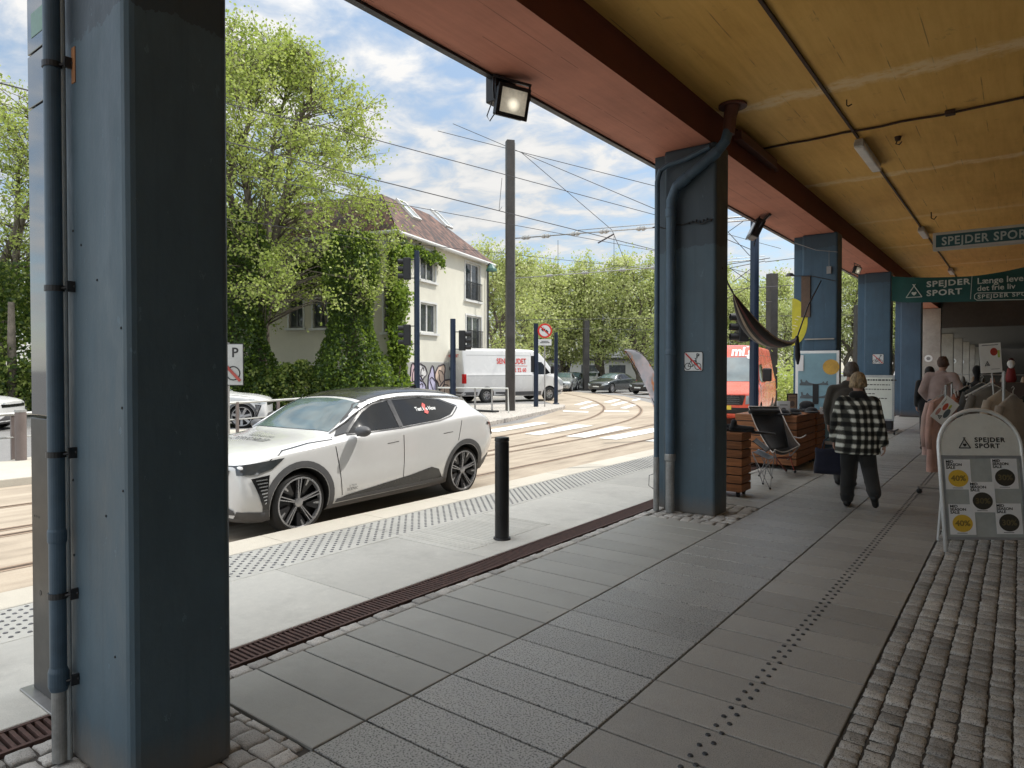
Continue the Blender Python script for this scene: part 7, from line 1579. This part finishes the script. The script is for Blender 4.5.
# slatted wooden planters / crates on castors
def wood(name, col):
    t = NT(name); c = t.coord('Object'); n = t.noise(t.scaled(c, (1.2, 1.2, 14)), 3, 6, .65); g = t.n.new('ShaderNodeNewGeometry'); hs = t.n.new('ShaderNodeHueSaturation')
    t.link(t.ramp(n, [(.3, tuple(x * .55 for x in col)), (.55, col), (.75, tuple(x * 1.3 for x in col))]), hs.inputs['Color']); t.link(t.math('ADD', t.math('MULTIPLY', g.outputs['Random Per Island'], .5), .75), hs.inputs['Value']); t.link(hs.outputs[0], t.b.inputs['Base Color']); t.b.inputs['Roughness'].default_value = .6; t.bump(n, .3, .006); return t.m
M_wood = wood('orange stained wood', (.30, .115, .04))
def crate(label, x0, x1, y0, y1, h, n):
    t = thing('display_crate', label, 'crate', ((x0 + x1) / 2, (y0 + y1) / 2, 0), 0, 'slatted wooden display crates on castors'); W_, D_ = (x1 - x0) / 2, (y1 - y0) / 2; z0 = .065; sh = (h - z0) / n; m = MB()
    for i in range(n):
        a, b = z0 + i * sh + .007, z0 + (i + 1) * sh - .007
        m.box((-W_, -D_, a), (W_, -D_ + .022, b)); m.box((-W_, D_ - .022, a), (W_, D_, b)); m.box((-W_, -D_ + .024, a), (-W_ + .022, D_ - .024, b)); m.box((W_ - .022, -D_ + .024, a), (W_, D_ - .024, b))
    m.build('slats', M_wood, t, bevel=.004)
    m = MB(); [m.box((sx * (W_ - .05) - .022, sy * (D_ - .05) - .022, z0), (sx * (W_ - .05) + .022, sy * (D_ - .05) + .022, h - .01)) for sx in (-1, 1) for sy in (-1, 1)]; m.box((-W_ + .03, -D_ + .03, h - .06), (W_ - .03, D_ - .03, h - .04)); m.box((-W_ + .026, -D_ + .026, z0 + .02), (W_ - .026, D_ - .026, z0 + .04)); m.build('inner_frame', M_wood, t)
    m = MB(); m.box((-W_ + .023, -D_ + .023, z0 + .05), (W_ - .023, D_ - .023, h - .07)); m.build('liner', M_black, t)
    m = MB(); m.box((-W_ - .004, -D_ - .004, h - .036), (W_ + .004, D_ + .004, h - .004)); m.build('table_top', M_wood, t, bevel=.004)
    for sx in (-1, 1):
        for sy in (-1, 1): m = MB(); x, y = sx * (W_ - .07), sy * (D_ - .07); m.cyl((x - .014, y, .034), (x + .014, y, .034), .034, n=16); m.box((x - .022, y - .02, .04), (x + .022, y + .02, z0)); m.build('castor', M_black, t)
    return t
crate('slatted wooden crate nearest us, partly hidden by the second column', -3.75, -2.80, 8.50, 8.86, .83, 7)
crate('slatted wooden crate behind the folding chair', -3.85, -2.86, 11.33, 12.55, .88, 7)
crate('slatted wooden crate beside the woman in plaid', -3.85, -2.84, 12.60, 13.2, .88, 7)
# goods on the crates
def shoe(label, loc, rz, mat, s=1., group='shoes and hats on the display crates'):
    t = thing('shoe', label, 'shoe', loc, rz, group); b = MB(); b.cap((-.10 * s, 0, .045 * s), .04 * s, (.11 * s, 0, .035 * s), .033 * s); b.cap((-.09 * s, 0, .05 * s), .04 * s, (-.085 * s, 0, .11 * s), .036 * s); remesh(b, 'upper', mat, t, .01, 2); m = MB(); m.prism([(-.14 * s, -.035 * s), (.1 * s, -.042 * s), (.15 * s, 0), (.1 * s, .042 * s), (-.14 * s, .035 * s)], Matrix.Identity(4), .022 * s); m.build('sole', M_black, t, bevel=.005); return t
M_dkcloth = fabric('black goods', (.014, .014, .016), .3)
for i, (px, py, D, w_) in enumerate(((782, 414, 10.9, .2), (793, 414, 11.1, .2), (807, 409, 11.9, .22), (822, 409, 12.6, .22), (812, 415, 11.4, .16), (832, 413, 12.4, .18))):
    p = dp(px, 372, D); t = thing('hat', ['black cap at the left of the rear crate', 'black hat second on the rear crate', 'upright black hat under the shoe poster', 'upright black hat nearest the woman in plaid', 'flat black cap in front of the upright hats', 'black cap by the brown jacket'][i], 'hat', (p.x, p.y, .885), 0, 'shoes and hats on the display crates')
    b = MB(); b.ell((0, 0, .05 if i not in (2, 3) else .10), (w_ * .6, w_ * .5, .055 if i not in (2, 3) else .09)); b.cap((-w_ * .35, 0, .04), .045, (w_ * .35, 0, .04), .045); b.ell((0, -.03, .02), (w_ * .8, w_ * .85, .018)); remesh(b, 'crown', M_dkcloth, t, .012, 2); m = MB(); m.lathe([(w_ * .56, .03), (w_ * .57, .05), (w_ * .56, .055)], None, 18); m.build('band', M_dkmetal, t)
def picframe(label, px0, py0, px1, py1, D, fcol, pcol):
    c = dp((px0 + px1) / 2, py1, D); w = (px1 - px0) * D / F; h = (py1 - py0) * D / F; t = thing('picture_card', label, 'card', tuple(c), YAW)
    m = MB(); m.box((-w / 2, 0, 0), (w / 2, .012, h)); m.build('frame', fcol, t); m = MB(); m.box((-w / 2 + .02, -.003, .02), (w / 2 - .02, 0, h - .02)); m.build('picture', pcol, t); m = MB(); m.ell((0, -.004, h * .45), (w * .22, .002, h * .16)); m.box((-w * .3, -.005, h * .75), (w * .3, -.0035, h * .79)); m.build('print', pm('card print', (.12, .10, .09), .6), t)
picframe('white card with a shoe drawing on the rear crate', 777, 401, 790, 418, 11.0, M_paper, M_paper); picframe('small dark framed picture behind the white card', 787, 393.5, 797.5, 412, 11.9, M_black, pm('picture tan', (.30, .22, .16), .5)); picframe('small white tag leaning on the hat near the woman in plaid', 820, 407, 828, 414, 11.9, M_paper, M_paper)
p = dp(735, 372, 8.95); 
for i, (dx, dy) in enumerate(((-.12, .1), (.12, .15), (.3, .05))): shoe(['black shoe at the left on the nearest crate', 'black shoe in the middle of the nearest crate', 'black shoe at the corner of the nearest crate'][i], (-3.15 + dx, 8.58 + dy, .832), .3, M_dkcloth, 1.1)
t = thing('folded_tent_pole_bag', 'long thin black bag lying across the nearest crate towards the chair', 'bag', (0, 0, 0)); m = MB(); m.cap(dp(727, 430, 8.75), .03, dp(775, 434, 9.6), .016); m.build('pouch', M_dkcloth, t, smooth=True); t.name = 'pole_bag'
# folding high back camp chair
D0 = 10.35; C = lambda px, py, D=D0: dp(px, py, D)
t = thing('folding_chair', 'black high back folding camp chair with pale piping between the crates', 'chair', (0, 0, 0))
M_sling = fabric('black sling', (.014, .014, .015), .3); M_mesh = fabric('brown side mesh', (.10, .07, .05), .3); M_pip = pm('pale piping', (.50, .45, .40), .5); M_tubeb = pm('chair tube', (.25, .25, .26), .35, .6); M_tuber = pm('chair tube red', (.25, .04, .02), .35, .4)
TL, TR = C(748.5, 406.5, 10.6), C(779, 407, 10.9); ML, MR = C(757, 428, 10.5), C(785, 428, 10.7); SL, SR = C(771, 451, 10.2), C(789, 449, 10.75); FLt, FRt = C(775, 449.5, 9.95), C(800, 445.5, 10.4)
def patch(rows, mat, nm, sag=0., n=8, sagv=Vector((0, 0, -1))):
    m = MB(); vs = []; R2 = smoothline([tuple(a) + tuple(b) for a, b in rows], 5)
    for i, r in enumerate(R2):
        a = Vector(r[:3]); b = Vector(r[3:]); f0 = i / (len(R2) - 1)
        for k in range(n + 1): f = k / n; vs.append(a.lerp(b, f) + sagv * sag * math.sin(f * PI) * (math.sin(f0 * PI) * .6 + .4))
    m.add(vs, [(i * (n + 1) + k, i * (n + 1) + k + 1, (i + 1) * (n + 1) + k + 1, (i + 1) * (n + 1) + k) for i in range(len(R2) - 1) for k in range(n)]); o = m.build(nm, mat, t, smooth=True); s = o.modifiers.new('t', 'SOLIDIFY'); s.thickness = .006; return o
bk_ = Vector((FW.x, FW.y, -.15)) * 1.0
patch([(TL, TR), (ML, MR), (SL, SR)], M_sling, 'back_sling', .06, 8, bk_); patch([(SL, SR), (C(774, 452.5, 10.1), C(792, 451, 10.5)), (FLt, FRt)], M_sling, 'seat_sling', .05); patch([(MR, MR.lerp(FRt, .25)), (SR, FRt)], M_mesh, 'side_mesh', .01); patch([(TR, TR.lerp(MR, .05)), (MR, FRt.lerp(MR, .55)), (SR, FRt)], M_mesh, 'side_mesh', .01)
m = MB(); m.cap(TL.lerp(TR, .08) + Vector((0, 0, -.08)) - bk_ * .02, .05, TL.lerp(TR, .92) + Vector((0, 0, -.08)) - bk_ * .02, .05); m.build('head_pillow', M_sling, t, smooth=True)
m = MB(); m.tube(smoothline([tuple(p) for p in (TL, ML, SL, FLt)], 5), .008, 6); m.tube(smoothline([tuple(p) for p in (TR, C(787, 425, 10.6), C(794, 438, 10.5), FRt)], 5), .008, 6); m.tube(smoothline([tuple(p) for p in (FLt, C(785, 452, 10.1), FRt)], 5), .008, 6); m.tube([TL, TR], .010, 6); m.tube(smoothline([tuple(p) for p in (C(792, 436, 10.6), C(800, 438, 10.5), C(806, 435, 10.4))], 4), .009, 6); m.build('piping', M_pip, t, smooth=True)
G = lambda px, py: gp(px, py, .015); legs = [(C(776, 458, 10.2), G(786, 471)), (C(776, 458, 10.2), FLt), (C(776, 458, 10.2), SL), (C(790, 457, 10.6), G(795, 472.5)), (C(790, 457, 10.6), FRt), (C(790, 457, 10.6), SR), (C(776, 458, 10.2), G(777, 466)), (C(790, 457, 10.6), G(783, 464))]
for k, (a, b) in enumerate(legs): m = MB(); m.tube([a, b], .009, 6); m.build('leg', M_tuber if k in (0, 3, 6) else M_tubeb, t)
m = MB(); m.tube([C(774, 458, 10.2), C(791, 457, 10.6)], .012, 6); m.build('crossbar', M_tuber, t)
for _, g_ in (legs[0], legs[3], legs[6]): m = MB(); m.ell(g_ + Vector((0, 0, .012)), (.022, .022, .022), 10, 8); m.build('foot', M_black, t)
# low camp stool in front
t = thing('camp_stool', 'low folding camp stool with blue grey seat and crossed thin legs', 'stool', (0, 0, 0)); S = lambda px, py, D=9.6: dp(px, py, D)
q = [S(752, 452, 9.4), S(768, 459.5, 9.3), S(774, 457, 9.8), S(758, 449.5, 9.9)]
patch([(q[0], q[3]), (q[0].lerp(q[1], .5), q[3].lerp(q[2], .5)), (q[1], q[2])], fabric('stool grey blue', (.07, .085, .10), .2), 'seat', .03)
q2 = [S(752, 441, 9.5), S(766, 452, 9.6), S(770, 449, 9.9), S(756, 438, 9.9)]; patch([(q2[0], q2[3]), (q2[1], q2[2])], M_sling, 'back', .02)
g4 = [G(763, 484), G(770, 489), G(772, 478), G(759, 476)]
for a, b in ((q[0], g4[1]), (q[1], g4[0]), (q[1], g4[2]), (q[2], g4[1]), (q[3], g4[2]), (q[2], g4[3]), (q2[1], q[3]), (q2[2], g4[3]), (q[0], g4[0])): m = MB(); m.tube([a, b], .006, 6); m.build('leg', M_tubeb, t)
for g_ in g4: m = MB(); m.ell(g_ + Vector((0, 0, .008)), (.016, .016, .016), 8, 6); m.build('foot', M_black, t)
# hammock strung between the second and third columns
t = thing('hammock', 'dark striped hammock strung between the second and third columns', 'hammock', (0, 0, 0))
hm = NT('hammock stripes'); c = hm.coord('UV'); 
ha, hb = Vector((-2.86, 8.55, on_y(733, 293, 8.55).z)), None
def onx(px, py, X): d = _ray(px, py); return CAM + d * (X / d.x)
top_ = [(733, 292.5), (741, 306), (752, 321), (765, 333), (778, 339), (790, 340.5), (797, 337)]; bot_ = [(733, 293.5), (740, 312), (750, 331), (763, 344), (777, 348), (789, 345), (797, 338.5)]
T3 = smoothline([tuple(onx(*p, -2.90)) for p in top_], 4); B3 = smoothline([tuple(onx(*p, -2.90)) for p in bot_], 4); n = 10; vs = []
for i, (a, b) in enumerate(zip(T3, B3)):
    a = Vector(a); b = Vector(b); f0 = i / (len(T3) - 1); bulge = .28 * math.sin(f0 * PI)
    for k in range(2 * n):
        th = 2 * PI * k / (2 * n); mid_ = (a + b) / 2; half = (a - b) / 2; vs.append(mid_ + half * math.cos(th) + Vector((1, 0, 0)) * bulge * math.sin(th) * .55)
m = MB(); N2 = 2 * n
for i in range(len(T3) - 1):
    for k in range(N2): m.add([], []); m.f.append((i * N2 + k, i * N2 + (k + 1) % N2, (i + 1) * N2 + (k + 1) % N2, (i + 1) * N2 + k)); m.mi.append((0, 0, 1, 0, 2, 0)[k % 6])
m.v = [tuple(v) for v in vs]
m.build('cloth', [fabric('hammock dark', (.02, .014, .012), .3), fabric('hammock maroon', (.16, .05, .04), .3), fabric('hammock brown', (.42, .33, .24), .3)], t, smooth=True)
m = MB(); m.tube([onx(733, 293, -2.9), onx(728, 284, -2.85), onx(724.5, 275, -2.76), onx(722, 268, -2.70)], .012, 6); m.build('strap', M_black, t)
e1 = onx(797, 337.5, -2.9); m = MB(); m.tube([e1, onx(808, 306, -2.98), on_y(821, 281, 13.38)], .012, 6); m.build('rope', M_black, t)
m = MB(); m.cap(e1, .03, e1 + Vector((0, .05, -.30)), .045); m.cap(e1 + Vector((0, .05, -.30)), .045, e1 + Vector((0, .06, -.42)), .02); m.build('loose_end', M_dkcloth, t, smooth=True)
